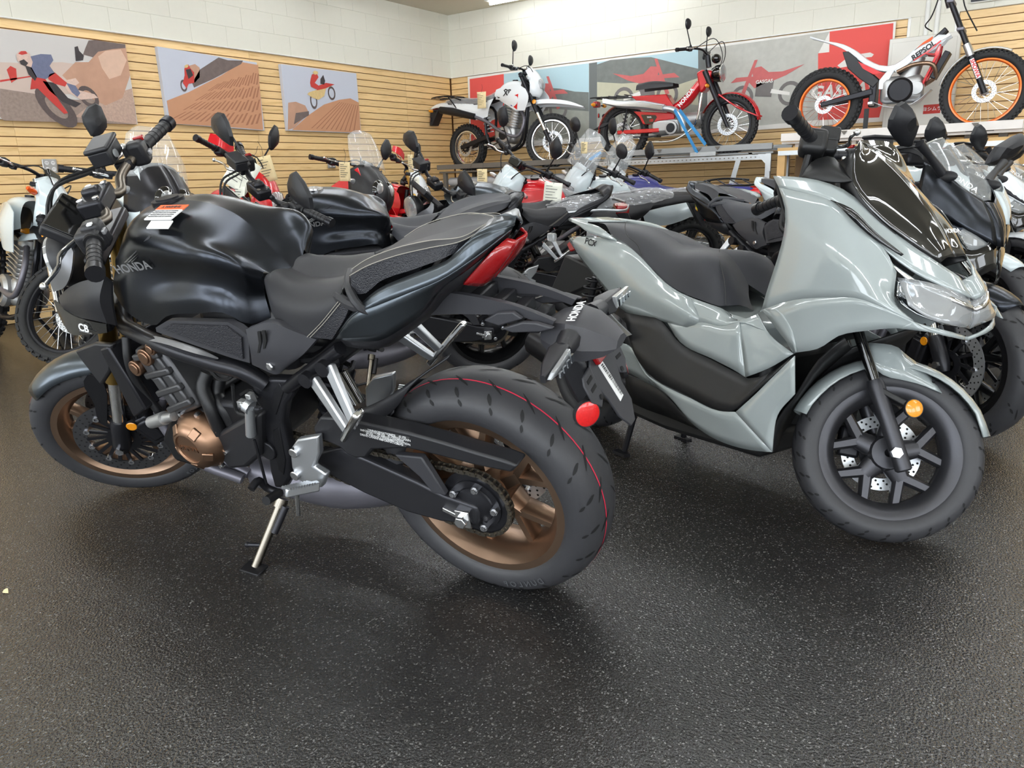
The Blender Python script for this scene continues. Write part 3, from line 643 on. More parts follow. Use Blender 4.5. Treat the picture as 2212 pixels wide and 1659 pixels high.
    MB().prism([(x,.155,z) for x,y,z in [(.8251,.155,.4243),(.6392,.155,.5177),(.5938,.155,.5292),(.6541,.155,.3843),(.7306,.155,.3304),(.8081,.155,.3101),(.8363,.155,.3527)]],(0,-.05,0)).out('sprocket_cover',BP,T,bev=.012)
    MB().tube([(1.0723,.16,.4401),(.9976,.16,.4654)],[.019,.021],14).tube([(.9976,.16,.4654),(.9505,.16,.4777)],.014,12).out('hose_clamp_pipe','engine_silver',T)
    MB().tube([(.5998,.17,.5581),(.6335,.17,.4692)],[.012,.014],12).tube([(.6079,.17,.5673),(.5933,.17,.559)],.02,10).out('shift_sensor','alu_cast',T)
    MB().tube([(.6209,.175,.4583),(.631,.175,.3852),(.6415,.175,.3092)],.004,6).out('shift_rod','satin_black_metal',T)
    MB().tube([(.6505,.22,.3203),(.6515,.19,.3268),(.6496,.17,.2864),(.615,.16,.2684)],.011,10,14).out('shift_lever','satin_black_metal',T)
    MB().tube([(.5857,.235,.3051),(.6004,.175,.2855)],.013,12).out('shift_peg_rubber','cable_black',T)
    for pts in ([(.6439,.16,.6181),(.6628,.16,.5647),(.6675,.16,.5274),(.6324,.16,.5217)],[(.7238,.15,.6445),(.7074,.15,.6259),(.6765,.15,.6241),(.6361,.15,.6435)],[(.6669,.13,.5675),(.6222,.13,.5832),(.6058,.13,.5645)]): MB().tube(pts,.005,6,14).out('wiring','cable_black',T)
    o=MB().box([(.6429,.15,.5551)][0],(.03,.02,.02)).box([(.6054,.15,.5763)][0],(.018,.02,.03)).tube([(.6399,.16,.5598),(.6116,.16,.5402)],.007,8).out('throttle_linkage','engine_silver',T,bev=.004)
    # silencer low on the far side and header
    MB().tube([(.93,-.02,.16),(.7,-.05,.135),(.42,-.09,.16),(.30,-.12,.2)],[.05,.075,.075,.05],14,16).out('silencer','exhaust_grey',T)
    for y in (-.1,-.04,.04,.1): MB().tube([(1.06,y,.5),(1.12,y,.42),(1.05,y*.9,.26),(.92,y*.5,.18)],.017,10,16).out('exhaust_header','exhaust_grey',T)
    # --- footpeg bracket, pegs, stand
    for sg in (1,-1):
        b=MB().prism([(x,.175,z) for x,y,z in [(.458,.175,.484),(.3795,.175,.5066),(.3963,.175,.4487),(.4328,.175,.4038),(.3958,.175,.3837),(.4293,.175,.3355),(.4678,.175,.3296),(.5113,.175,.348),(.5153,.175,.3857),(.4979,.175,.4463)]],(0,-.022,0))
        if sg<0: b.v=[(x,-y,z) for x,y,z in b.v]
        fb=b.out('footpeg_bracket','alu_cast',T,bev=.005)
        c_=[(.4791,.18,.4439),(.5049,.18,.3665)]
        for q in c_: MB().disc(.014,sg*.17,sg*.186,16,(q[0],0,q[2])).out('bracket_bolt','steel_bolt',fb,bev=.002)
        q=[(.4247,.185,.3518),(.433,.2,.3733),(.45,.27,.3855)]
        q=[(x,sg*y,z) for x,y,z in q]; MB().bar(q[0],q[2],.028,.018,(0,0,1),w2=.024,h2=.012).out('footpeg','alu_cast',T,bev=.004)
        b=MB()
        for t_ in range(10): p=lerp(q[0],q[2],.2+.08*t_); b.box((p[0],p[1],p[2]+.014),(.03,.005,.006))
        b.out('footpeg_ribs','alu_cast',T)
        b=MB()
        a1,a2=([(.2928,.15,.7047),(.2262,.19,.5793)],[(.3564,.15,.6597),(.2534,.19,.5488)])
        for q in (a1,a2): b.bar((q[0][0],sg*q[0][1],q[0][2]),(q[1][0],sg*q[1][1],q[1][2]),.018,.034,(0,1,0),w2=.018,h2=.024)
        pb=b.out('passenger_bracket','alu_cast',T,bev=.005)
        q=[(.2714,.19,.5298),(.1571,.235,.6421)]; MB().bar((q[0][0],sg*q[0][1],q[0][2]),(q[1][0],sg*q[1][1],q[1][2]),.03,.018,(0,1,0)).out('passenger_peg','alu_polished',pb,bev=.006)
        for q in ([(.3064,.14,.6981)][0],[(.374,.14,.6602)][0]): MB().tube([(q[0],sg*.12,q[2]),(q[0],sg*.165,q[2])],.02,12).out('bracket_boss','satin_black_metal',pb)
    st=[(.6372,.15,.2402),(.6511,.16,.2109)]; ft_=(st[0][0]-.0+.075,.335,.0)
    return T,S,dict(ra=ra,fa=fa,fk=fk,hb=hb,BP=BP)
def naked_rear(T,K,hero=False,paint='matte_black_paint',paint2='gunmetal_paint',tank=True,seat='vinyl_black',stripe=None,wrap=False,tail=True,plate=True,barc=True):
    BP='black_plastic'; ra=K['ra']
    # --- fuel tank
    R0=[(1.03,0,.985),(.97,0,1.03),(.88,0,1.056),(.76,0,1.060),(.66,0,1.044),(.60,0,1.018),(.55,0,.972),(.50,0,.912),(.475,0,.885)]
    R2=[(.9868,.12,.92),(.8522,.142,.9834),(.7577,.152,.9788),(.6509,.157,.9675),(.5379,.157,.9607),(.4996,.132,.9317),(.4986,.105,.9079),(.4919,.08,.8897)]
    R3=[(1.0013,.135,.8837),(.905,.162,.8943),(.7593,.168,.8942),(.6001,.168,.8928),(.5306,.14,.8685),(.5203,.11,.8483),(.5026,.085,.8421)]
    R4=[(1.0256,.13,.8507),(.9798,.15,.8098),(.8699,.158,.7735),(.786,.167,.8096),(.6614,.168,.8244),(.5533,.166,.827),(.5313,.14,.7907),(.4955,.095,.7898)]
    n=26; r0,r2,r3,r4=cr(R0,n),cr(R2,n),cr(R3,n),cr(R4,n); R1=[(lerp(a,b,.6)[0],lerp(a,b,.66)[1],a[2]*.45+b[2]*.55+.028*max(0,math.sin(PI*min(1,i/(n-1)*1.3)))) for i,(a,b) in enumerate(zip(r0,r2))]
    bmp=lambda i: math.sin(PI*i/(n-1))
    R2b=[(p[0],p[1]-.018*bmp(i),p[2]) for i,p in enumerate(lerp(a,b,.5) for a,b in zip(r2,r3))]; r3=[(p[0],p[1]-.026*bmp(i),p[2]) for i,p in enumerate(r3)]; R3b=[(p[0],p[1]-.004*bmp(i),p[2]) for i,p in enumerate(lerp(a,b,.5) for a,b in zip(cr(R3,n),r4))]
    tk=MB(); tk.patch([r0,R1,[(p[0],p[1]-.004,p[2]+.012) for p in r2],r2,R2b,r3,R3b,r4],n,4,mir=True); T1=tk.out('fuel_tank',paint,T,ang=70)
    cp=MB().disc(.042,1.055,1.066,28,(.84,0,0),ax=2).disc(.03,1.066,1.07,24,(.84,0,0),ax=2).out('fuel_cap','alu_polished' if not hero else 'satin_black_metal',T1)
    # lettering on the tank
    p=[(.8896,.15,.9392)][0]; text('HONDA','decal_silver',T1,(p[0]-.028,.156,p[2]-.004),(-1,-.11,.1),(0,.25,1),.034,'tank_lettering',bold=.025)
    b=MB()
    for q in ([(.903,.15,.9461),(.894,.15,.9463),(.7676,.15,1.0205),(.7761,.15,1.01)],[(.8892,.15,.9464),(.8804,.15,.9474),(.7885,.15,.9985),(.8007,.15,.9893)],[(.8756,.15,.9475),(.8674,.15,.9485),(.8159,.15,.9791),(.8264,.15,.9712)]): b.add([(x-.006,.150 if i<2 else .139,z) for i,(x,y,z) in enumerate(q)],[(0,1,2,3)])
    b.out('tank_wing','decal_silver',T1)
    if hero:
        q=[(.7125,.085,1.0453),(.5997,.085,1.0684),(.5897,.085,1.0611),(.6964,.085,1.0374)]; lb=MB().prism([(x,y,z+.006) for x,y,z in [(.80,.055,1.058),(.80,.115,1.043),(.70,.115,1.043),(.70,.055,1.058)]],(0,0,-.003)).out('warning_label','decal_white',T1)
        MB().prism([(.802,.053,1.0648),(.802,.074,1.0595),(.698,.074,1.0595),(.698,.053,1.0648)],(0,0,-.002)).out('warning_stripe','orange_decal',lb)
        text('A WARNING','ink',lb,(.75,.064,1.0632),(-1,0,0),(0,-1,.25),.012,'warning_text',bold=.01)
        for j in range(4): text('MALFUNCTION LOSS OF CONTROL','ink',lb,(.75,.082+.008*j,1.0586-.002*j),(-1,0,0),(0,-1,.25),.0055,'warning_text')
        MB().prism([(.765,.122,1.047),(.765,.142,1.036),(.685,.142,1.036),(.685,.122,1.047)],(0,0,-.003)).out('small_label','decal_white',T1)
    # --- covers below the tank
    for sg in (1,-1):
        A=[(.8556,.165,.7706),(.7874,.17,.7982),(.547,.172,.8095),(.5052,.17,.7746)]; B=[(.8595,.165,.758),(.7403,.172,.7388),(.5951,.172,.708),(.536,.17,.6973)]
        b=MB().shell([A,B],.02,12,4,lin_=True)
        if sg<0: b.v=[(x,-y,z) for x,y,z in b.v]
        o=b.out('air_cover','grey_plastic',T)
        A2=[(x,.177,z) for x,y,z in [(.8106,.177,.777),(.7698,.177,.7917),(.5632,.177,.8009),(.5249,.177,.7721),(.5476,.177,.7102),(.5832,.177,.7221),(.721,.177,.7524)]]
        b=MB().prism(A2,(0,-.006,0))
        if sg<0: b.v=[(x,-y,z) for x,y,z in b.v]
        b.out('cover_grille','vinyl_texture',o)
        b=MB().shell([[(.5093,.168,.7913),(.4185,.165,.8136),(.3567,.165,.7962),(.2968,.16,.7759)],[(.5086,.175,.7496),(.4566,.178,.7464),(.4016,.172,.7346),(.3346,.165,.7457)],[(.5363,.165,.6908),(.5085,.165,.6817),(.4684,.16,.6664),(.4314,.155,.6863)]],.02,12,4)
        if sg<0: b.v=[(x,-y,z) for x,y,z in b.v]
        o=b.out('side_cover','grey_plastic',T)
        for sl in ([(.4588,.18,.794),(.4486,.18,.7948),(.4575,.18,.7653),(.4771,.18,.7357),(.4841,.18,.7351),(.4661,.18,.7646)],[(.4419,.18,.7974),(.4324,.18,.7981),(.4385,.18,.7713),(.452,.18,.7501),(.4599,.18,.7472),(.4487,.18,.7705)]):
            b=MB().prism([(x,.1795,z) for x,y,z in sl],(0,-.004,0))
            if sg<0: b.v=[(x,-y,z) for x,y,z in b.v]
            b.out('cover_slot','tread_dark',o)
        q=[(.4665,.17,.6955)][0]; MB().bolt((q[0],sg*.17,q[2]),.011,.006,sg=sg).out('cover_bolt','steel_bolt',o)
    # --- rider seat
    S0=[(.5031,0,.8919),(.4724,0,.8818),(.4385,0,.8684),(.3986,0,.8592),(.346,0,.8617),(.3069,0,.8686)]
    S1=[(.4948,.05,.8946),(.4501,.08,.8873),(.3831,.1,.8794),(.2954,.115,.8855),(.245,.11,.8925),(.2209,.1,.8997)]
    S2=[(.4857,.085,.8881),(.4433,.12,.8593),(.3609,.145,.8557),(.2783,.155,.8626),(.2254,.15,.8789),(.1917,.14,.9037)]
    S3=[(.4938,.085,.8533),(.4416,.13,.8066),(.3774,.15,.7915),(.328,.158,.7827),(.2848,.162,.7815),(.2498,.162,.7816)]
    sk='vinyl_black' if seat=='vinyl_black' else seat
    b=MB(); b.patch([S0,S1,S2,S3],16,4,mir=True); rs=b.out('rider_seat',sk,T,ang=60)
    b=MB().shell([[(.1847,.162,.8843),(.1995,.164,.8724),(.2502,.166,.8316),(.3159,.163,.7853)],[(.1689,.166,.8611),(.1813,.168,.8439),(.2193,.168,.8059),(.2449,.165,.7824)]],.02,10,3,mir=True); sp_=b.out2('seat_side','vinyl_texture',T)
    for off in (0,14):
        MB().tube([(x,y+.004,z) for x,y,z in ([(.1895,.164,.8798),(.2068,.164,.8658),(.2586,.164,.8248),(.3151,.164,.7851)] if not off else [(.1839,.165,.8771),(.2022,.165,.8623),(.2519,.165,.8231),(.3052,.165,.7852)])],.0007,5,24).out('stitching','stitch',sp_)
    # --- passenger seat
    if tail:
        P0=[(.2695,0,.8864),(.213,0,.9132),(.1199,0,.9462),(.0351,0,.9688),(-.0438,0,.9853),(-.1141,0,.9968)]
        P1=[(.1868,.1,.9268),(.1434,.1,.9481),(.0655,.095,.9728),(-.0246,.085,.9884),(-.0907,.06,.9886),(-.1162,.01,.9971)]
        P2=[(.1563,.145,.9306),(.1126,.14,.9496),(.0457,.125,.9678),(-.0354,.105,.9803),(-.0945,.085,.9859),(-.1166,.01,.9903)]
        P3=[(.1626,.15,.8938),(.1312,.15,.8918),(.0876,.14,.9176),(-.003,.125,.9435),(-.0741,.1,.9636),(-.1116,.02,.9813)]
        b=MB(); b.patch([P0,P1],18,3,mir=True); b.patch([P1,P2],18,2,mir=True); ps=b.out('passenger_seat',sk,T,ang=50)
        b=MB(); b.patch([P2,P3],18,3,mir=True); b.out2('passenger_seat_side','vinyl_texture' if sk=='vinyl_black' else sk,ps)
        for rail in (P1,P2):
            for sg in (1,-1): MB().tube([(x,sg*(y+.003),z+.002) for x,y,z in rail],.0007,5,30).out('stitching','stitch' if sk=='vinyl_black' else 'ink',ps)
        # front collar of the passenger seat
        for a_,r_ in ((0,.012),(1,.010)):
            q=[(.278,.05,.8624),(.2395,.11,.8714),(.1999,.15,.8801),(.1584,.165,.8709)] if a_==0 else [(.2413,.05,.9),(.1905,.12,.9056),(.1603,.155,.9011),(.1408,.168,.8806)]
            MB().tube(q+[(x,-y,z) for x,y,z in q[::-1]],r_,8,30).out('seat_collar',sk,ps)
    # --- tail cowl
    T0=[(.2239,.155,.8047),(.154,.16,.8592),(.0884,.15,.9036),(-.0043,.13,.936),(-.0832,.11,.9614),(-.1295,.095,.9944),(-.1838,.012,.9976)]
    T1_=[(.212,.168,.8028),(.1461,.172,.8548),(.0815,.165,.8772),(.006,.155,.9027),(-.0697,.135,.9275),(-.1225,.115,.955),(-.1802,.02,.9922)]
    T2=[(.2372,.16,.7831),(.1748,.16,.7828),(.1118,.155,.7877),(.0564,.145,.8133),(.0051,.13,.8438),(-.0487,.115,.8992),(-.1014,.1,.9299),(-.1718,.025,.9771)]
    tc=MB().patch([T0,T1_],22,3,mir=True).patch([T1_,T2],22,4,mir=True).out2('tail_cowl',paint2,T,solid=.004,ang=50)
    if stripe: MB().patch([[(x,y+.005,z+.016) for x,y,z in T2[4:]],[(x,y+.005,z-.002) for x,y,z in T2[4:]]],10,1,mir=True).out2('tail_stripe',stripe,tc)
    ct=[(x,0,z+.012) for x,y,z in T0[4:]]; MB().patch([[(x,.001,z) for x,y,z in ct],T0[4:]],8,2,mir=True).out('tail_top',paint2,tc,solid=.004)
    # underside
    U0=[(x,y-.01,z) for x,y,z in T2]; U1=[(.2448,.12,.7429),(.194,.12,.7396),(.1399,.12,.7516),(.085,.11,.7837),(.0267,.1,.8217),(-.0327,.09,.8748),(-.0871,.08,.9022),(-.1558,.02,.9597)]
    MB().patch([U0,U1,[(x,0,z-.01) for x,y,z in U1]],16,2,mir=True).out('tail_undertray',BP,T,solid=.004)
    if paint2=='gunmetal_paint' or hero:
        L0=[(-.1712,.03,.9743),(-.1578,.06,.9652),(-.1283,.078,.9375),(-.0835,.085,.897)]; L1=[(-.1559,0,.9613),(-.1374,0,.9363),(-.1056,0,.8998),(-.0757,0,.8687)]
        MB().patch([L0,[(a[0]-.018,a[1]*.7,(a[2]+b_[2])/2) for a,b_ in zip(L0,L1)],[(x-.02,0,z) for x,y,z in L1]],10,3,mir=True).out('tail_light','red_lens',T,solid=.006)
    if stripe is None and not hero: pass
    # --- swingarm, chain guard, hugger, sprocket, chain
    for sg in (1,-1):
        b=MB().prism([(x,.118,z) for x,y,z in [(.4728,.118,.4031),(.3781,.118,.431),(.2945,.118,.4098),(.155,.118,.3682),(.077,.118,.3401),(-.0123,.118,.3244),(-.0184,.118,.3024),(-.0079,.118,.2645),(.1042,.118,.2501),(.2085,.118,.2571),(.3413,.118,.2911),(.4517,.118,.3323),(.4852,.118,.3512)]],(0,-.042,0))
        if sg<0: b.v=[(x,-y,z) for x,y,z in b.v]
        sa=b.out('swingarm','swingarm_grey',T,bev=.008,seg=3)
        b=MB().prism([(x,.128,z) for x,y,z in [(.1917,.128,.4507),(.1078,.128,.458),(.0628,.128,.3506),(.1016,.128,.3513),(.1299,.128,.3948)]],(0,-.02,0))
        if sg<0: b.v=[(x,-y,z) for x,y,z in b.v]
        b.out('swingarm_brace','grey_plastic',sa,bev=.004)
        q=[(.0236,.125,.2895),(.0645,.125,.304)]; MB().box((q[0][0],sg*.124,q[0][2]),(.04,.02,.05)).disc(.017,sg*.118,sg*.15,6,(q[0][0],0,q[0][2])).bar((q[0][0]+.02,sg*.122,q[0][2]),(q[1][0]+.02,sg*.122,q[1][2]),.012,.012).out('axle_adjuster','alu_polished',sa,bev=.002)
    cg=MB().prism([(x,.15,z) for x,y,z in [(.4153,.15,.5101),(.3793,.15,.548),(.31,.15,.5543),(.2404,.15,.5512),(.1088,.15,.5425),(.0168,.15,.5307),(-.0708,.15,.5169),(-.1368,.15,.5079),(-.1738,.15,.4983),(-.1539,.15,.4763),(-.0629,.15,.4793),(.0373,.15,.489),(.1217,.15,.4951),(.2358,.15,.4733),(.2656,.15,.4439),(.2983,.15,.4359),(.3263,.15,.4438),(.3419,.15,.4614),(.4161,.15,.4824)]],(0,-.05,0)).out('chain_guard',BP,T,bev=.006)
    if barc:
        q=[(.2384,.151,.537),(.1057,.151,.5315),(.125,.151,.5006),(.2518,.151,.5131)]; lb=MB().prism([(x,.1512,z) for x,y,z in q],(0,-.001,0)).out('specification_label','ink',cg)
        for j in range(5):
            a_=lerp(q[0],q[3],.12+.19*j); c_=lerp(q[1],q[2],.12+.19*j)
            for i,t_ in enumerate((.14,.4,.62,.85)): p_=lerp(a_,c_,t_); text(('TIRE','INFORMATION','36 PSI','42 PSI','DRIVE CHAIN')[(i+j)%5],'decal_white',lb,(p_[0],.1519,p_[2]),sub(c_,a_),(0,0,1),.0085,'label_text')
    MB().disc(.094,.088,.095,44,(0,0,.316),ri=.07).disc(.07,.086,.1,24,(0,0,.316),ri=.02).out('sprocket','satin_black_metal',T)
    MB().lathe([(.0001,.112),(.03,.112),(.04,.106),(.05,.104),(.052,.1)],24,(0,0,.316)).out('hub_cap','satin_black_metal',T)
    b=MB()
    for k_ in range(5): p=pol((0,0,.316),.06,.6+k_*2*PI/5); b.disc(.011,.1,.116,6,(p[0],0,p[2])); b.disc(.007,.116,.122,8,(p[0],0,p[2]))
    b.out('sprocket_nuts','steel_bolt',T)
    chain(T,None,(0,0,.316),.094,(.72,0,.40),.034,.092,0)
    rows=[]
    for i in range(10):
        a=math.radians(4+46*i/9); rows.append([pol(ra,.333-.03*abs(-1+j/3)**2.5,a,.085*(-1+j/3)) for j in range(7)])
    hg=MB().grid(rows)
    hg.patch([[(.3088,.11,.5454),(.2218,.1,.5834),(.1062,.08,.6478),(.0112,.05,.7077)],[(.2301,.11,.5315),(.175,.1,.5681),(.1061,.09,.6433),(.0169,.06,.7003)]],10,2)
    hg.out('rear_hugger',BP,T,solid=.004)
    spring(T,None,(.42,0,.62),(.50,0,.40),.032,7,.007); MB().tube([(.40,.03,.60),(.36,.04,.52)],.03,14).out('shock_reservoir','gloss_black',T)
    for y in (.06,-.06): MB().tube([(.60,y,.7),(.45,y,.66),(.3,y*1.2,.74),(.05,y,.86)],.014,8,14).out('seat_rail','satin_black_metal',T)
    MB().box((.43,0,.68),(.16,.12,.08)).out('battery_box','satin_black_metal',T,bev=.02)
    MB().box((.62,0,.72),(.3,.2,.18)).out('airbox','black_plastic',T,bev=.03)
    return tc

def stand(T,foot,top,m='stand_metal'):
    o=MB().tube([top,lerp(top,foot,.96)],.0125,12).tube([top,lerp(top,foot,.12)],.019,12).out('side_stand',m,T)
    MB().box((foot[0],foot[1],foot[2]+.005),(.075,.045,.008)).out('stand_foot','dark_metal',o,bev=.003)
    p=lerp(top,foot,.66); MB().tube([p,(p[0]+.055,p[1]+.01,p[2]-.004)],.006,8).ell((p[0]+.058,p[1]+.01,p[2]-.004),(.009,)*3).out('stand_tang','satin_black_metal',o)
    a=lerp(top,foot,.08); b=lerp(top,foot,.45); MB().tube([(a[0]-.025,a[1]+.005,a[2]),(b[0]-.022,b[1]+.005,b[2])],.011,10).out('stand_spring','satin_black_metal',o); return o
def plate_hanger(T,hero=True,bc=True):
    BP='black_plastic'
    for sg in (1,-1):
        a=[(-.0067,.06,.8643),(-.0627,.06,.8601),(-.124,.06,.8519),(-.1828,.06,.8404),(-.2388,.06,.822),(-.2668,.06,.8112)]; b=[(.0636,.06,.804),(-.0194,.06,.8128),(-.1053,.06,.817),(-.1716,.06,.8199),(-.2257,.06,.8086),(-.257,.06,.798)]
        o=MB().shell([a,b],.012,12,3)
        if sg<0: o.v=[(x,-y,z) for x,y,z in o.v]
        o.out('plate_arm','grey_plastic',T,ang=40)
        w=MB().prism([(x,.075,z) for x,y,z in [(-.1074,.075,.8092),(-.1452,.075,.83),(-.1817,.075,.8335),(-.2015,.075,.8188),(-.1432,.075,.7993)]],(0,-.012,0)).prism([(x,.08,z) for x,y,z in [(-.151,.08,.7959),(-.2032,.08,.8141),(-.2327,.08,.8149),(-.2725,.08,.8051),(-.2441,.08,.7952),(-.1762,.08,.7881)]],(0,-.012,0))
        if sg<0: w.v=[(x,-y,z) for x,y,z in w.v]
        w.out('arm_fin','grey_plastic',T,bev=.003)
    for i in range(4): MB().box((-.07-.045*i,0,.835-.016*i),(.03,.09,.03)).out('arm_spacer',BP,T,bev=.004)
    # rear cover with the maker's name
    sec=[]
    for x,w,z0,z1 in ((-.215,.035,.745,.785),(-.245,.06,.735,.800),(-.285,.078,.732,.806),(-.325,.072,.730,.796),(-.362,.05,.734,.775),(-.382,.03,.742,.760)):
        sec.append([(x,-w,z0),(x,-w*1.02,(z0+z1)/2-.008),(x,-w*.62,z1-.004),(x,0,z1),(x,w*.62,z1-.004),(x,w*1.02,(z0+z1)/2-.008),(x,w,z0),(x,0,z0-.006)])
    cv=MB().loft(sec).out('rear_cover','grey_plastic',T,ang=25)
    text('HONDA','decal_white',cv,(-.290,.0,.8085),(.15,-1,0),(1,.15,.0),.026,'cover_lettering',bold=.02)
    for sg in (1,-1):
        st=MB().tube([(-.295,sg*.06,.772),(-.30,sg*.105,.770)],[.026,.019],10).out('turn_signal_stem',BP,T)
        s=MB(); secs=[]
        for t,w,h in ((0,.02,.016),(.2,.026,.018),(.7,.018,.013),(1,.006,.008)):
            y=sg*(.10+.11*t); x=-.30-.004*t; z=.770-.006*t
            secs.append([(x-w,y,z-h),(x+w,y,z-h),(x+w*.9,y,z+h),(x-w*.6,y,z+h)])
        s.loft(secs).out('turn_signal_body',BP,st,bev=.004)
        MB().prism([(-.328,sg*.125,.788),(-.330,sg*.205,.779),(-.322,sg*.212,.764),(-.328,sg*.13,.757)],(.01,0,0)).out('turn_signal_lens','clear_lens',st,bev=.002)
        for i in range(4): MB().box((-.333,sg*(.135+.018*i),.772-.002*i),(.004,.012,.016-.002*i)).out('turn_signal_led','lamp_reflector',st)
    # under-cover body
    MB().prism([(-.235,.05,.745),(-.30,.06,.735),(-.318,.055,.715),(-.325,.045,.64),(-.29,.045,.60),(-.27,.05,.66)],(0,-.10,0)).out('plate_mount',BP,T,bev=.008)
    # number plate bracket (tilted)
    u=V((-.064,0,-.17)).normalized(); n=V((-u.z,0,u.x)); n=V((-.936,0,.352))
    def Q(y,s,d=0): return tuple(V((-.322,0,.722))+u*s+V((0,y,0))+n*d)
    pl=MB().prism([Q(*p) for p in ((.03,0),(-.035,0),(-.05,.02),(-.055,.06),(-.045,.09),(-.04,.10),(-.045,.15),(-.02,.19),(.005,.19),(.03,.15),(.04,.10),(.045,.09),(.055,.06),(.05,.02))],tuple(n*-.006)).out('plate_bracket','grey_plastic',T,bev=.002)
    for sg in (1,-1):
        MB().prism([Q(*p) for p in ((sg*.05,.015),(sg*.09,.02),(sg*.10,.035),(sg*.098,.075),(sg*.075,.10),(sg*.05,.085))],tuple(n*-.005)).out('bracket_ear','grey_plastic',pl,bev=.002)
        for s0 in (.03,.05): MB().prism([Q(*p,.001) for p in ((sg*.06,s0),(sg*.085,s0+.002),(sg*.085,s0+.010),(sg*.06,s0+.008))],tuple(n*-.002)).out('bracket_slot','tread_dark',pl)
        q=Q(sg*.062,.082,.001); MB().disc(.006,0,.001,10).xf(MX.Translation(q)@n.to_track_quat('Y','Z').to_matrix().to_4x4()).out('bracket_hole','tread_dark',pl)
    if bc:
        lb=MB().prism([Q(*p,.0015) for p in ((.02,.03),(-.002,.027),(-.018,.125),(.004,.128))],tuple(n*-.001)).out('barcode_label','decal_white',pl); b=MB(); rr=random.Random(5); s=.034
        while s<.12:
            w=rr.choice((.0012,.002,.003)); f=lambda y,q: Q(y-(q-.03)*.22,q,.0022)
            b.add([f(.012,s),f(.002,s),f(.002,s+w),f(.012,s+w)],[(0,1,2,3)]); s+=w+rr.choice((.0012,.0018))
        b.out('barcode','ink',lb)
    MB().prism([Q(*p,.012) for p in ((.035,-.012),(-.03,-.012),(-.022,.026),(.028,.026))],tuple(n*-.012)).out('rear_reflector','red_lens',T,bev=.003)
    reflector(T,None,(-.335,.105,.628),.027,'red_reflector',(-.75,.62,.1),name='side_reflector')
    reflector(T,None,(-.335,-.105,.628),.027,'red_reflector',(-.75,-.62,.1),name='side_reflector')
    MB().tube([(-.333,-.10,.63),(-.325,-.045,.635)],.007,8).out('reflector_stem',BP,T)
    MB().tube([(-.333,.10,.63),(-.325,.045,.635)],.007,8).out('reflector_stem',BP,T)
mat('dark_titanium',(120,113,104),.34,.9)
MCB=bikeM(-1.0741,1.5204,3.2427,.2615)
T,S,K=naked('matte black naked motorcycle with bronze wheels in the foreground, leaning on its side stand',MCB,.6229,hero=True)
naked_rear(T,K,hero=True); plate_hanger(T)
stand(T,(.682,.285,.0762),(.637,.145,.235))
MB().tube([(.5116,.19,.3129),(.5374,.19,.2328)],.0065,8).out('peg_feeler','alu_polished',T)

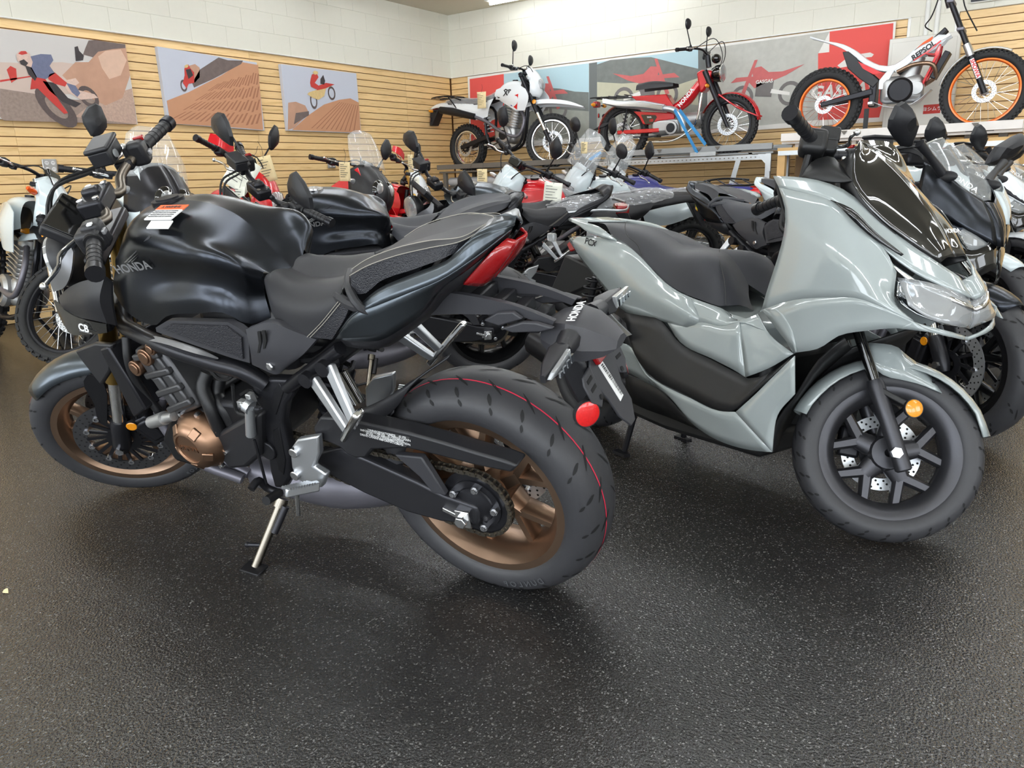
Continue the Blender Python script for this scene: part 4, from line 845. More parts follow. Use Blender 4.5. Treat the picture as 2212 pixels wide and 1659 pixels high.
# ================================================================ SCOOTER
mat('scooter_grey',(156,164,164),.12,0,1,crough=.03); mat('scooter_wheel',(74,74,78),.4,.75); mat('scooter_black',(30,30,31),.42,bump=.08,bs=700); mat('scooter_seat',(46,47,52),.55,bump=.2,bs=1500); mat('drl_strip',(26,27,29),.08,coat=1)
def scooter():
    T=thing('scooter','pale grey scooter with dark windscreen and black seat, right of the foreground motorcycle','scooter',bikeM(-1.4911,2.7668,-.4127,.0311)); S=steerM(1.315,.079,math.radians(26.5),.8496)
    G='scooter_grey'; B_='scooter_black'; fa=(1.315,0,.255); ra=(0,0,.256)
    def sh(name,m,rails,n=14,mm=4,sharp=False,t=.005,lin_=False,sides=True,par=None):
        b=MB()
        g=patch(rails,n,mm,sharp,lin_)
        for sg in ((1,-1) if sides else (1,)):
            q=MB(); q.grid([[(x,y*sg,z) for x,y,z in r] for r in g],flip=sg<0); o=q.out(name,m,par or T,solid=t,ang=42)
        return o
    # wheels
    fw=rim_cast(T,S,fa,.178,.045,'scooter_wheel','front_wheel',5,.36,.045,.35,.026,.56,1.3); tire(fw,None,fa,.255,.055,.178,'tire_rubber',tread=26)
    disc(fw,None,fa,.052,.110,.075,'alu_cast',None,holes=24); MB().disc(.06,.048,.054,40,(1.315,0,.255),ri=.04).out('tone_ring','dark_metal',fw)
    MB().box((1.225,.06,.27),(.06,.05,.09)).out('brake_caliper','satin_black_metal',T,M=S,bev=.008)
    rw=rim_cast(T,None,ra,.165,.05,'scooter_wheel','rear_wheel',5,.3,.045,.2,.03); tire(rw,None,ra,.256,.066,.165,'tire_rubber',tread=20)
    # fork
    k=(-.4462,0,.8949)
    for y in (.085,-.085):
        f=lambda s: (1.315+k[0]*s+.012,y,.255+k[2]*s)
        MB().tube([f(.2),f(.42)],.0155,12).out('fork_tube','gloss_black',T,M=S)
        o=MB().tube([f(-.05),f(-.045),f(.1),f(.2),f(.215)],[.018,.023,.0225,.024,.02],14).out('fork_leg','scooter_wheel',T,M=S)
        MB().disc(.016,y+(-.02 if y<0 else .02),y+(-.036 if y<0 else .036),6,(1.315,0,.255)).out('axle_nut','steel_bolt',o)
        q=f(.2); MB().bar((q[0],y*1.12,q[2]-.01),(q[0]+.09,y*1.2,q[2]-.045),.02,.016,(0,1,0)).out('reflector_arm',B_,T,M=S,bev=.003); reflector(T,S,(q[0]+.10,y*1.32,q[2]-.05),.024,'amber_lens',(.25,1 if y>0 else -1,0))
    # front fender
    rows=[]
    for i in range(19):
        a=math.radians(22+(165-22)*i/18); w=.062*(1 if 1<i<17 else .75); rows.append([pol(fa,.276-.03*abs(-1+j/4)**2.4,a,w*(-1+j/4)) for j in range(9)])
    ff=MB().grid(rows).out('front_fender',G,T,M=S,solid=.004)
    MB().patch([[(1.2031,-.05,.5532),(1.243,-.06,.5564),(1.279,-.06,.5547),(1.309,-.05,.5381),(1.3729,-.02,.5146)],[(1.2134,-.07,.4909),(1.2636,-.075,.4633),(1.3044,-.072,.4618),(1.3593,-.066,.4585),(1.4153,-.06,.4459)]],10,3,mir=True).out2('fender_flare',G,ff,solid=.004)
    # rear bodywork
    t0=[(-.0503,-.09,.8069),(.1255,-.13,.8181),(.302,-.16,.8098),(.3878,-.17,.7941),(.4877,-.18,.7485),(.5966,-.185,.687),(.6576,-.185,.6638),(.7146,-.185,.6518)]
    t1=[(-.0583,-.1,.8003),(.1633,-.17,.7493),(.3368,-.2,.7034),(.4836,-.213,.6685),(.5972,-.217,.6421),(.6682,-.215,.6208),(.731,-.21,.5912),(.7702,-.2,.5793)]
    t2=[(-.0742,-.09,.7864),(.1018,-.14,.7047),(.2435,-.17,.6418),(.394,-.19,.5671),(.5199,-.2,.5641),(.6325,-.2,.5591),(.6802,-.2,.5561),(.7262,-.2,.5557)]
    o=sh('rear_side_panel',G,[t0,t1,t2],20,5)
    p=[(.1502,-.15,.7976)][0]; q=[(.088,-.15,.8042),(.2136,-.15,.7835)]
    text('PCX','decal_dark',o,(p[0],p[1]-.012,p[2]),sub(q[1],q[0]),(0,-.1,1),.036,'badge_lettering',bold=.02,shear=.35)
    gr=sh('grab_rail',G,[[(-.0641,-.1,.8793),(.0924,-.13,.8672),(.1757,-.14,.8573),(.2415,-.15,.8368),(.3008,-.155,.8131)],[(-.0657,-.1,.8707),(.0549,-.135,.8522),(.1272,-.15,.8323),(.1882,-.155,.8232),(.3041,-.16,.8103)]],10,3,t=.012)
    MB().patch([[(-.182,0,.877),(-.0764,0,.8652)],[(-.0641,-.1,.8793),(.0535,-.1,.8652)]],4,2,mir=True).out('tail_top',G,T,solid=.005)
    MB().prism([(-.12,.06,.79),(-.145,.06,.77),(-.12,.06,.74),(-.05,.07,.76)],(0,-.12,0)).out('tail_light','red_lens',T,bev=.006)
    for sg in (1,-1): MB().box((-.185,sg*.105,.80),(.05,.02,.035)).out('turn_signal_lens','clear_lens',T,bev=.006)
    MB().prism([(-.14,.07,.73),(.3,.10,.62),(.3,.10,.5),(.05,.08,.62),(-.27,.07,.50),(-.28,.07,.52)],(0,-.14,0)).out('rear_mudguard',B_,T,bev=.01)
    # seat
    s0=[(-.0009,0,.8633),(.1639,0,.8657),(.3083,0,.8575),(.4173,0,.8289),(.4961,0,.7926),(.575,0,.7935),(.6559,0,.7931),(.7017,0,.7758),(.7482,0,.7377),(.7896,0,.6877)]
    s1=[(.1222,-.06,.8555),(.2853,-.09,.8402),(.4192,-.11,.8118),(.5206,-.13,.7705),(.5991,-.14,.7573),(.7073,-.145,.7624),(.7696,-.13,.7549),(.7971,-.1,.7235),(.8209,-.07,.6755),(.8407,-.045,.6394)]
    s2=[(.183,-.09,.8301),(.3399,-.135,.7962),(.4653,-.16,.7488),(.5891,-.178,.6883),(.6661,-.182,.6644),(.7562,-.175,.6459),(.8295,-.15,.6324),(.8431,-.12,.6379),(.8578,-.09,.6311),(.8625,-.05,.6141)]
    st=MB().patch([s0,s1,s2],26,6,mir=True).out('seat',"scooter_seat",T,ang=70)
    for seam in ([(.6621,-.005,.7882),(.7715,-.115,.7542),(.8184,-.145,.7125),(.8389,-.152,.6361)],[(.1772,-.01,.8649),(.2649,-.085,.8448),(.334,-.125,.8217),(.4132,-.145,.7909),(.4357,-.152,.7661)]):
        MB().tube([(x,y-.001,z+.003) for x,y,z in seam],.0016,5,20).out('seat_seam','ink',st)
    MB().box((.64,0,.70),(.2,.16,.10)).out('seat_base',B_,T,bev=.015)
    # centre tunnel
    u0=[(.7136,-.184,.6516),(.7868,-.178,.638),(.8335,-.165,.6266),(.8885,-.15,.5981),(.9723,-.16,.628)]
    u1=[(.7262,-.2,.5557),(.7747,-.2,.5779),(.8773,-.203,.5828),(.9376,-.2,.6027),(1.0285,-.195,.5889)]
    u2=[(.6326,-.2,.5579),(.6893,-.203,.5085),(.8547,-.208,.4722),(.9563,-.212,.4523),(.9871,-.213,.4431)]
    sh('centre_tunnel',G,[u0,u1],14,3,True); sh('centre_tunnel_side',G,[[u1[0],u1[1],u1[2],u1[3]],u2],14,4,True)
    sh('tunnel_front',G,[[(.9305,-.195,.605),(.9648,-.207,.5271),(.9871,-.213,.4431)],[(.9586,-.187,.6165),(1.0159,-.203,.5504),(1.076,-.214,.4913)],[(.9889,-.18,.6312),(1.0448,-.195,.584),(1.1433,-.207,.5424)]],10,4)
    MB().box((.82,0,.42),(.42,.34,.2)).out('tunnel_core',B_,T,bev=.03); MB().prism([(.50,.16,.70),(.78,.15,.62),(.98,.15,.60),(1.02,.15,.44),(.5,.16,.44)],(0,-.32,0)).out('tunnel_body',G,T,bev=.02)
    # floor boards
    fb0=[(.3979,-.19,.5593),(.6115,-.2,.5553),(.6867,-.203,.5034),(.855,-.208,.4678),(.9567,-.212,.4481),(1.0081,-.215,.4411),(1.0786,-.215,.4729)]
    fb1=[(.502,-.24,.4551),(.5515,-.25,.4167),(.6228,-.255,.3803),(.8084,-.262,.3507),(.9345,-.265,.3361),(.9859,-.262,.3442),(1.0287,-.255,.3883)]
    sh('floor_board',B_,[fb0,fb1],18,4,True,t=.012)
    sh('floor_board_front',B_,[[(1.0081,-.215,.4411),(1.0786,-.215,.4736),(1.1482,-.21,.5375)],[(.9906,-.262,.3462),(1.0482,-.258,.4085),(1.1055,-.25,.4713)]],8,3,True)
    fs0=[(.3626,-.21,.4515),(.5022,-.24,.4515),(.5879,-.252,.3795),(.6556,-.256,.3645),(.8087,-.262,.3466),(.9456,-.266,.3357),(1.0012,-.263,.3462)]
    fs1=[(.3939,-.2,.3575),(.5277,-.22,.3449),(.6658,-.235,.3265),(.7322,-.24,.3042),(.7866,-.24,.266),(.8438,-.24,.2444),(1.0666,-.24,.2394),(1.1256,-.24,.2529)]
    sh('floor_side_panel',G,[fs0,fs1],30,4,True)
    sh('front_leg_panel',G,[[(1.0012,-.263,.3462),(1.0559,-.256,.4062),(1.104,-.25,.4636),(1.1752,-.243,.5464)],[(1.1256,-.24,.2529),(1.1252,-.24,.3033),(1.1301,-.24,.3574),(1.1859,-.243,.441)]],12,4,True)
    b=MB().prism([(x,-.24,z) for x,y,z in [(.7927,-.24,.2995),(.8039,-.24,.3001),(.8496,-.24,.2758),(.8473,-.24,.271)]],(0,-.004,0)).out('panel_slot','tread_dark',T)
    sh('under_panel',B_,[[(.423,-.2,.3395),(.6503,-.22,.3195),(.7671,-.22,.2568),(.8249,-.22,.2358)],[(.3954,-.16,.2266),(.491,-.17,.2218),(.6446,-.18,.2242),(.8005,-.2,.2261)]],10,2)
    # front bodywork
    a0=[(.9934,-.165,1.0253),(1.0907,-.165,1.0189),(1.1514,-.158,1.0072),(1.2063,-.145,.9859),(1.2904,-.122,.9196),(1.3713,-.1,.8554),(1.4436,-.066,.8033),(1.4724,-.03,.7733),(1.4666,0,.7637)]
    a1=[(1.0285,-.18,.994),(1.129,-.188,.9765),(1.2045,-.192,.9595),(1.2778,-.182,.9063),(1.3515,-.158,.8367),(1.4261,-.12,.7782),(1.4842,-.08,.7463),(1.5067,-.03,.7271),(1.5022,0,.7191)]
    sh('front_cowl_upper',G,[a0,a1],18,4)
    sh('marker_light','drl_strip',[[(1.2058,-.194,.9609),(1.266,-.192,.9414),(1.3309,-.178,.8841),(1.3934,-.148,.8303)],[(1.2257,-.197,.9539),(1.249,-.198,.9349),(1.3197,-.186,.8754),(1.3903,-.153,.8263)]],12,2,t=.004)
    a2=[(1.0648,-.195,.9457),(1.1574,-.215,.9004),(1.2451,-.232,.8518),(1.3241,-.232,.7989),(1.3772,-.21,.7575),(1.4073,-.185,.7143)]
    a3=[(1.0395,-.225,.6555),(1.1609,-.24,.6995),(1.259,-.242,.7161),(1.3416,-.238,.7234),(1.4144,-.222,.7024),(1.465,-.195,.677)]
    a1b=a1[:4]+[[(1.3592,-.17,.8362)][0],[(1.3861,-.16,.7868)][0]]
    sh('front_cowl_side',G,[a1b,a2,a3],20,5)
    a4=[(1.173,-.24,.5542),(1.2486,-.242,.5804),(1.3011,-.238,.622),(1.3699,-.225,.6441),(1.4395,-.205,.6587),(1.4947,-.17,.6543)]
    sh('front_cowl_lower',G,[a3,a4],16,4,True)
    sh('front_cowl_edge',G,[[(1.0087,-.205,.6425),(1.0726,-.215,.654),(1.111,-.22,.5977),(1.1657,-.232,.5487)],[(1.0395,-.225,.6555),(1.0975,-.236,.6638),(1.1526,-.24,.6201),(1.1795,-.242,.5593)]],8,2,True)
    # nose: chin, headlamp
    sh('nose_chin',G,[[(1.465,-.195,.677),(1.4822,-.15,.6627),(1.5013,-.1,.6488),(1.5021,-.02,.6279),(1.4983,0,.6243)],[(1.4395,-.205,.6587),(1.484,-.15,.6493),(1.507,-.1,.6364),(1.5014,-.02,.6184),(1.4976,0,.6147)]],8,2)
    h0=[(1.385,-.15,.7725),(1.4347,-.12,.7668),(1.4777,-.09,.7524),(1.502,-.03,.7257),(1.4978,0,.7165)]; h1=[(1.4269,-.175,.7329),(1.4592,-.155,.7021),(1.4912,-.12,.6846),(1.5102,-.025,.6762),(1.5058,0,.6732)]; h2=[(1.4378,-.178,.7117),(1.4694,-.155,.6878),(1.5027,-.115,.6692),(1.5012,-.02,.6491),(1.4996,0,.6446)]
    hl=sh('headlamp_lens','clear_lens',[h0,h1,h2],10,3,t=.002)
    sh('headlamp_reflector','lamp_reflector',[[(x-.03,y*.9,z) for x,y,z in h0],[(x-.05,y*.8,z) for x,y,z in h1],[(x-.03,y*.9,z) for x,y,z in h2]],10,3)
    sh('headlamp_bezel','gloss_black',[[(x-.012,y*.97,z+.002) for x,y,z in h0[1:]],[(x-.02,y*.95,z-.0) for x,y,z in h1[1:]]],8,2,t=.006)
    sh('nose_strip','chrome',[[(1.3524,-.156,.8191),(1.4293,-.122,.7628),(1.489,-.085,.7314),(1.5105,-.02,.7064),(1.5071,0,.7017)],[(1.3624,-.158,.8039),(1.4324,-.124,.7473),(1.4917,-.087,.7193),(1.5138,-.02,.694),(1.5094,0,.6897)]],10,2,t=.004)
    # windscreen
    w0=[(1.135,0,1.118),(1.21,0,1.075),(1.30,0,1.0),(1.385,0,.905),(1.44,0,.82)]
    w1=[(1.1896,-.075,1.1071),(1.2268,-.095,1.0312),(1.3092,-.1,.9404),(1.391,-.08,.8689),(1.4426,-.045,.8195)]
    w2=[(1.1987,-.105,1.0807),(1.2258,-.138,1.0084),(1.2939,-.128,.923),(1.371,-.1,.8576),(1.4394,-.06,.8099)]
    MB().patch([w0,w1,w2],14,5,mir=True).out('windscreen','smoke_screen',T,solid=.004)
    q=[(1.4304,-.02,.8372)][0]; text('HONDA','decal_white',T,(1.432,-.012,.885),(.35,-1,-.1) if False else (.02,1,0),(-.5,0,.8),.017,'screen_lettering',bold=.02)
    MB().patch([w2,[(x-.05,y*.8,z-.02) for x,y,z in w2]],10,2,mir=True).out2('screen_garnish',B_,T,solid=.006)
    # inner leg shield and console
    sh('inner_shield',B_,[[(.9886,-.155,1.0226),(1.0245,-.165,.9554),(1.0971,-.185,.863),(1.1729,-.2,.7989),(1.1877,-.2,.7727),(1.1552,-.2,.7351)],[(.9364,0,1.024),(.9574,0,.9527),(.988,0,.8779),(1.0139,0,.8033),(1.028,0,.7547),(1.0058,0,.7063)]],14,3)
    MB().prism([(1.02,.09,.95),(1.12,.09,1.0),(1.24,.09,.95),(1.34,.08,.8),(1.15,.1,.55),(1.02,.1,.55)],(0,-.18,0)).out('steering_cover',B_,T,bev=.03)
    sh('console_side',B_,[[(1.0827,-.155,1.0225),(1.0927,-.13,1.0614),(1.1258,-.1,1.074),(1.1689,-.1,1.0392)],[(1.0911,-.16,1.0179),(1.1496,-.156,1.0096),(1.1924,-.15,1.0056),(1.2265,-.14,1.0084)]],8,2)
    # handlebar
    gi,go=[(.9326,-.235,1.0514),(.8602,-.37,1.0473)]
    for sg in (-1,1):
        p,q=(gi[0],-sg*gi[1] if sg>0 else gi[1],gi[2]),(go[0],-sg*go[1] if sg>0 else go[1],go[2])
        grip(T,S,p,q,.0175)
        sw=MB().box((p[0]+.005,p[1]*.93,p[2]-.004),(.07,.07,.07)).out('switch_housing',B_,T,M=S,bev=.016,seg=3)
        pr=(p[0]+.045,p[1]*.86,p[2]-.005); MB().box(pr,(.05,.045,.04)).box((pr[0]+.0,pr[1]*.95,pr[2]+.035),(.055,.06,.045)).out('brake_reservoir',B_,T,M=S,bev=.008)
        lever(T,S,[(pr[0]+.02,pr[1]*1.05,pr[2]),(pr[0]+.05,pr[1]*1.2,pr[2]),(pr[0]+.045,pr[1]*1.35,pr[2]+.004),(pr[0]+.055,pr[1]*1.5,pr[2]+.008)])
        MB().tube([(p[0]+.0,p[1]*.92,p[2]-.03),(p[0]+.0,p[1]*.8,p[2]-.12),(p[0]+.06,p[1]*.4,p[2]-.17)],.011,8,10).out('cable','cable_black',T,M=S)
        MB().tube([(p[0]+.03,p[1]*.84,p[2]-.03),(p[0]+.02,p[1]*.75,p[2]-.1),(p[0]+.07,p[1]*.4,p[2]-.16)],.009,8,10).out('cable','cable_black',T,M=S)
    MB().tube([(gi[0],gi[1],gi[2]),(gi[0]+.03,gi[1]*.4,gi[2]-.05),(gi[0]+.05,0,gi[2]-.07),(gi[0]+.03,-gi[1]*.4,gi[2]-.05),(gi[0],-gi[1],gi[2])],.012,10,24).out('handlebar','satin_black_metal',T,M=S)
    MB().box((gi[0]+.06,0,gi[2]-.07),(.09,.2,.09)).out('handlebar_cover',B_,T,M=S,bev=.03)
    # swing unit, exhaust, shocks, stand
    MB().tube([(.62,.06,.3),(.3,.1,.29),(.0,.13,.26)],[.09,.1,.08],14,8).out('swing_unit','dark_metal',T)
    mu=MB().tube([(.45,-.12,.28),(.2,-.17,.29),(-.18,-.19,.36)],[.045,.065,.06],14,8).out('silencer','satin_black_metal',T)
    MB().shell([[(.3378,-.22,.5672),(.4319,-.25,.5413),(.5169,-.255,.5051)],[(.285,-.2,.5256),(.3938,-.24,.4937),(.4484,-.25,.4768)]],.006,8,3).out('silencer_guard','alu_cast',mu)
    for y in (.13,-.13): spring(T,None,(.05,y,.33),(.13,y*.9,.66),.026,11,.0045,'dark_metal')
    MB().prism([(.05,.16,.20),(.6,.18,.16),(1.0,.2,.17),(1.02,.2,.26),(.6,.2,.3),(.1,.16,.3)],(0,-.34,0)).out('undercarriage',B_,T,bev=.02)
    for y in (.13,-.13): MB().tube([(.42,y,.22),(.38,y*1.2,.02)],.012,8).box((.37,y*1.25,.008),(.07,.03,.012)).out('centre_stand','satin_black_metal',T)
    MB().patch([[(1.0943,-.2,.2381),(1.0936,-.2,.3081),(1.1629,-.2,.4307),(1.2268,-.2,.544),(1.2839,-.19,.6075)],[(.9568,0,.1673),(.999,0,.27),(1.05,0,.3809),(1.1217,0,.4797),(1.1813,0,.5409)]],10,2,mir=True).out('wheel_arch_liner',B_,T,solid=.006)
    return T
scooter()

# ================================================================ DUAL-SPORT / TRAIL MOTORCYCLES
def side(b,sg):
    if sg<0: b.v=[(x,-y,z) for x,y,z in b.v]
    return b
def dirt(label,M,steer=.6,name='motorcycle',body='white_plastic',tank='white_plastic',seat='vinyl_black',fender='white_plastic',cowl='white_plastic',rim='alu_polished',fork='gold',mir='hex',guard=None,rack=False,screen=None,rally=False,wrap=False,Rf=.34,Rr=.325,WB=1.42,knob=34,panel=None,graphic=None,engine='engine_silver',group=None,lean=.2,tail=None,hl=True,stands=True,text_=None,twin=False,hi=0,ms=(1,-1),mh=0):
    T=thing(name,label,'motorcycle',M,group); S=steerM(WB,.11,math.radians(27.5),steer); BP='black_plastic'; fa=(WB,0,Rf); ra=(0,0,Rr)
    panel=panel or body; tail=tail or fender
    fw=rim_spoked(T,S,fa,Rf-.075,.022,rim,'front_wheel',32); tire(fw,None,fa,Rf,.045,Rf-.07,'tire_black',knob=knob)
    disc(fw,None,fa,.06,.13,.09,holes=24,bolts=6)
    rw=rim_spoked(T,None,ra,Rr-.09,.03,rim,'rear_wheel',32); tire(rw,None,ra,Rr,.058,Rr-.085,'tire_black',knob=knob-2)
    disc(rw,None,ra,-.06,.11,.075,holes=18,bolts=6)
    k=(-.4617,0,.887)
    def fk(s,y): return (WB+k[0]*s-.0,y,Rf+k[2]*s)
    for y in (.095,-.095):
        if fork=='gaiter':
            MB().tube([fk(-.03,y),fk(.36,y)],[.02,.024],12).out('fork_leg','alu_polished',T,M=S)
            p=[]; r=[]
            for i in range(37): p.append(fk(.35+.29*i/36,y)); r.append(.034 if i%2 else .028)
            MB().tube(p,r,12).out('fork_gaiter','cable_black',T,M=S); MB().tube([fk(.63,y),fk(.9,y)],.021,12).out('fork_tube','chrome',T,M=S)
        else:
            m_={'gold':'gold_fork','black':'satin_black_metal','silver':'alu_polished'}[fork]
            MB().tube([fk(.36,y),fk(.9,y)],.026,12).out('fork_tube',m_,T,M=S); MB().tube([fk(.05,y),fk(.37,y)],.019,10).out('fork_slider','chrome',T,M=S); MB().tube([fk(-.03,y),fk(.12,y)],[.022,.027],12).out('fork_foot','satin_black_metal' if fork!='silver' else 'alu_cast',T,M=S)
    for s in (.6,.86): MB().bar(fk(s,.13),fk(s,-.13),.05,.03,(1,0,0)).out('triple_clamp','satin_black_metal',T,M=S,bev=.008)
    MB().box((WB-.07,.075,Rf+.07),(.06,.05,.09)).out('brake_caliper','satin_black_metal',T,M=S,bev=.008)
    for y in (.12,-.12): reflector(T,S,(fk(.5,y)[0]+.03,y*1.1,fk(.5,y)[2]),.026,'amber_lens',(0,1 if y>0 else -1,0))
    # high front fender
    z0=Rf+.43
    MB().patch([[(.99,0,z0+.02),(1.15,0,z0+.06),(1.38,0,z0+.062),(1.58,0,z0+.03),(1.76,0,z0-.04)],[(.99,.05,z0+.005),(1.15,.06,z0+.045),(1.38,.062,z0+.045),(1.58,.055,z0+.012),(1.76,.03,z0-.045)],[(.99,.07,z0-.05),(1.15,.085,z0-.01),(1.38,.085,z0-.005),(1.58,.07,z0-.025),(1.76,.035,z0-.055)]],14,3,mir=True).out('front_fender',fender,T,M=S,solid=.004)
    # handlebar
    zb=1.165+hi; hb=[(.84,.41,zb-.005),(.88,.27,zb+.01),(.965,.10,zb+.03),(.985,0,zb+.02)]; hb+=[(x,-y,z) for x,y,z in hb[-2::-1]]
    MB().tube(hb,.012,10,36).out('handlebar','satin_black_metal',T,M=S); MB().box((.985,0,zb+.01),(.06,.1,.06)).out('bar_clamp','satin_black_metal',T,M=S,bev=.008)
    for sg in (1,-1):
        grip(T,S,(.877,sg*.28,zb+.009),(.84,sg*.405,zb-.004),.0165); c_=(.89,sg*.245,zb+.01)
        MB().box(c_,(.05,.05,.055)).out('switch_housing',BP,T,M=S,bev=.01)
        MB().box((c_[0]+.04,sg*.21,zb),(.04,.03,.028)).out('lever_perch','satin_black_metal',T,M=S,bev=.005)
        lever(T,S,[(c_[0]+.055,sg*.215,zb),(c_[0]+.08,sg*.28,zb-.002),(c_[0]+.06,sg*.34,zb-.004),(c_[0]+.07,sg*.40,zb-.006)])
        MB().tube([(c_[0]+.04,sg*.2,zb),(1.06,sg*.14,zb+.05),(1.12,sg*.06,zb-.05),(1.06,sg*.03,zb-.25)],.0045,6,16).out('cable','cable_black',T,M=S)
        if mir and sg in ms: mirror(T,S,(c_[0]+.0,sg*.215,zb+.03),(c_[0]+.03,sg*.30,zb+.20+mh),.13 if mir=='round' else .14,.13 if mir=='round' else .15,mir,sgn=sg,tilt=-.0)
        if guard:
            b=MB().shell([[(.93,sg*.45,zb+.02),(.98,sg*.40,zb+.035),(1.0,sg*.30,zb+.03)],[(.93,sg*.455,zb-.03),(.985,sg*.41,zb-.035),(1.005,sg*.29,zb-.02)]],.006,8,2); b.out('hand_guard',guard,T,M=S)
    MB().box((1.035,0,zb+.045),(.04,.12,.07),MX.Rotation(-.5,3,'Y')).out('instrument','screen_black',T,M=S,bev=.012)
    # front cowl and lamp
    if cowl and not rally:
        a=[[(1.07,0,1.20),(1.16,0,1.12),(1.22,0,1.0),(1.22,0,.9),(1.18,0,.84)],[(1.06,.07,1.185),(1.13,.085,1.1),(1.18,.09,1.0),(1.18,.08,.9),(1.15,.06,.84)],[(1.02,.115,1.14),(1.06,.135,1.08),(1.09,.14,1.0),(1.09,.12,.9),(1.08,.09,.84)]]
        MB().patch(a,12,4,mir=True).out('front_cowl',cowl,T,M=S,solid=.004)
        if hl:
            o=MB().patch([[(1.215,0,1.06),(1.245,0,1.0),(1.24,0,.925)],[(1.205,.055,1.045),(1.225,.06,1.0),(1.222,.05,.93)],[(1.17,.08,1.02),(1.18,.085,1.0),(1.18,.07,.94)]],8,3,mir=True).out('headlamp_lens','clear_lens',T,M=S,solid=.003)
            MB().patch([[(1.20,0,1.06),(1.19,0,1.0),(1.21,0,.925)],[(1.17,.07,1.03),(1.165,.075,1.0),(1.17,.06,.935)]],6,2,mir=True).out('headlamp_reflector','lamp_reflector',o)
    for sg in (1,-1): signal(T,S,(1.08,sg*.09,1.04),(1.08,sg*.16,1.04),'orange_lens' if fork=='gaiter' else 'clear_lens')
    if rally:
        a=[[(1.10,0,1.22),(1.24,0,1.12),(1.34,0,1.0),(1.33,0,.9),(1.25,0,.82)],[(1.08,.09,1.2),(1.2,.10,1.11),(1.28,.11,1.0),(1.27,.10,.9),(1.2,.08,.82)],[(1.0,.14,1.15),(1.05,.17,1.08),(1.08,.18,1.0),(1.06,.17,.88),(1.02,.14,.78)]]
        f=MB().patch(a,12,4,mir=True).out('front_fairing',cowl or BP,T,solid=.004)
        for sg in (1,-1):
            MB().ell((1.29,sg*.05,1.01),(.035,.04,.055)).out('headlamp_lens','clear_lens',T); MB().ell((1.275,sg*.048,1.0),(.04,.062,.085)).out('headlamp_bezel','gloss_black',T)
            side(MB().shell([[(1.1,.125,1.17),(1.21,.14,1.02),(1.17,.16,.8)],[(.78,.17,1.0),(.88,.22,.85),(.97,.2,.68)]],.005,8,4),sg).out('fairing_side',body,T)
        screen=screen or 'clear_screen'
    if screen:
        MB().patch([[(.98,0,1.48+hi),(1.07,0,1.35+hi),(1.16,0,1.2+hi)],[(.97,.09,1.465+hi),(1.05,.115,1.34+hi),(1.13,.12,1.19+hi)],[(.95,.13,1.42+hi),(1.02,.165,1.31+hi),(1.08,.17,1.18+hi)]],10,3,mir=True).out('windscreen',screen,T,M=S if not rally else None,solid=.003)
        for sg in (1,-1): MB().tube([(1.1,sg*.1,1.25+hi),(1.05,sg*.06,1.08)],.006,6).out('screen_bracket',BP,T,M=S if not rally else None)
    # tank and shrouds
    MB().patch([[(1.0,0,1.03),(.9,0,1.055),(.75,0,1.05),(.62,0,.99)],[(1.0,.08,1.015),(.9,.10,1.035),(.75,.10,1.03),(.62,.07,.975)],[(1.0,.11,.93),(.88,.14,.93),(.72,.13,.93),(.6,.09,.91)],[(.98,.10,.84),(.85,.12,.82),(.7,.11,.84),(.58,.09,.86)]],12,4,mir=True).out('fuel_tank',tank,T)
    MB().disc(.035,1.05,1.07,20,(.84,0,0),ax=2).out('fuel_cap','satin_black_metal',T)
    for sg in (1,-1):
        o=side(MB().shell([[(.62,.12,.97),(.85,.16,1.0),(1.02,.19,.99),(1.14,.2,.93)],[(.60,.13,.90),(.82,.19,.88),(1.02,.23,.85),(1.2,.22,.84)],[(.66,.13,.85),(.84,.17,.76),(1.0,.2,.69),(1.12,.19,.68)]],.005,12,4),sg).out('tank_shroud',tank,T)
        if graphic:
            for g_m,pts in graphic:
                q=[(x,sg*(.13+.105*min(1,max(0,(x-.6)/.45))-.012*abs(z-.86)/.1+.004),z) for x,z in pts]; MB().prism(q,(0,-sg*.002,0)).out('shroud_graphic',g_m,o)
        if text_: text(text_[0],text_[1],o,(.86,sg*.205,.905),(sg*-1 if sg>0 else 1,sg*.14*(-1 if sg>0 else 1)*-1,.06),(0,.1*sg,1),text_[2],'shroud_lettering',bold=.03,shear=.3)
        side(MB().shell([[(.56,.11,.87),(.3,.13,.83),(.05,.13,.85),(-.15,.12,.87)],[(.5,.13,.76),(.3,.16,.74),(.1,.16,.76),(-.1,.14,.8)],[(.46,.12,.66),(.3,.13,.63),(.15,.13,.66),(-.05,.12,.74)]],.005,12,4),sg).out('side_panel',panel,T)
    sm='plastic_wrap' if wrap else None
    rails=[[(.67,0,1.0),(.55,0,.935),(.36,0,.895),(.1,0,.905),(-.22,0,.925),(-.32,0,.90)],[(.67,.055,.99),(.55,.085,.925),(.36,.105,.885),(.1,.10,.895),(-.22,.085,.915),(-.32,.06,.895)],[(.66,.08,.93),(.54,.11,.86),(.36,.135,.82),(.1,.13,.83),(-.2,.11,.86),(-.3,.08,.87)]]
    st=MB().patch(rails,18,4,mir=True).out('seat',seat,T,ang=70)
    if wrap:
        rr=random.Random(4); g=patch(rails,40,8)
        MB().grid([[(x+rr.uniform(-.004,.004),y+rr.uniform(.002,.010)*(1 if y>.001 else 0),z+rr.uniform(.004,.016)) for x,y,z in r] for r in g]).out('seat_wrap','plastic_wrap',st,flat=True)
        MB().grid([[(x+rr.uniform(-.004,.004),-y-rr.uniform(.002,.010)*(1 if y>.001 else 0),z+rr.uniform(.004,.016)) for x,y,z in r] for r in g],flip=True).out('seat_wrap','plastic_wrap',st,flat=True)
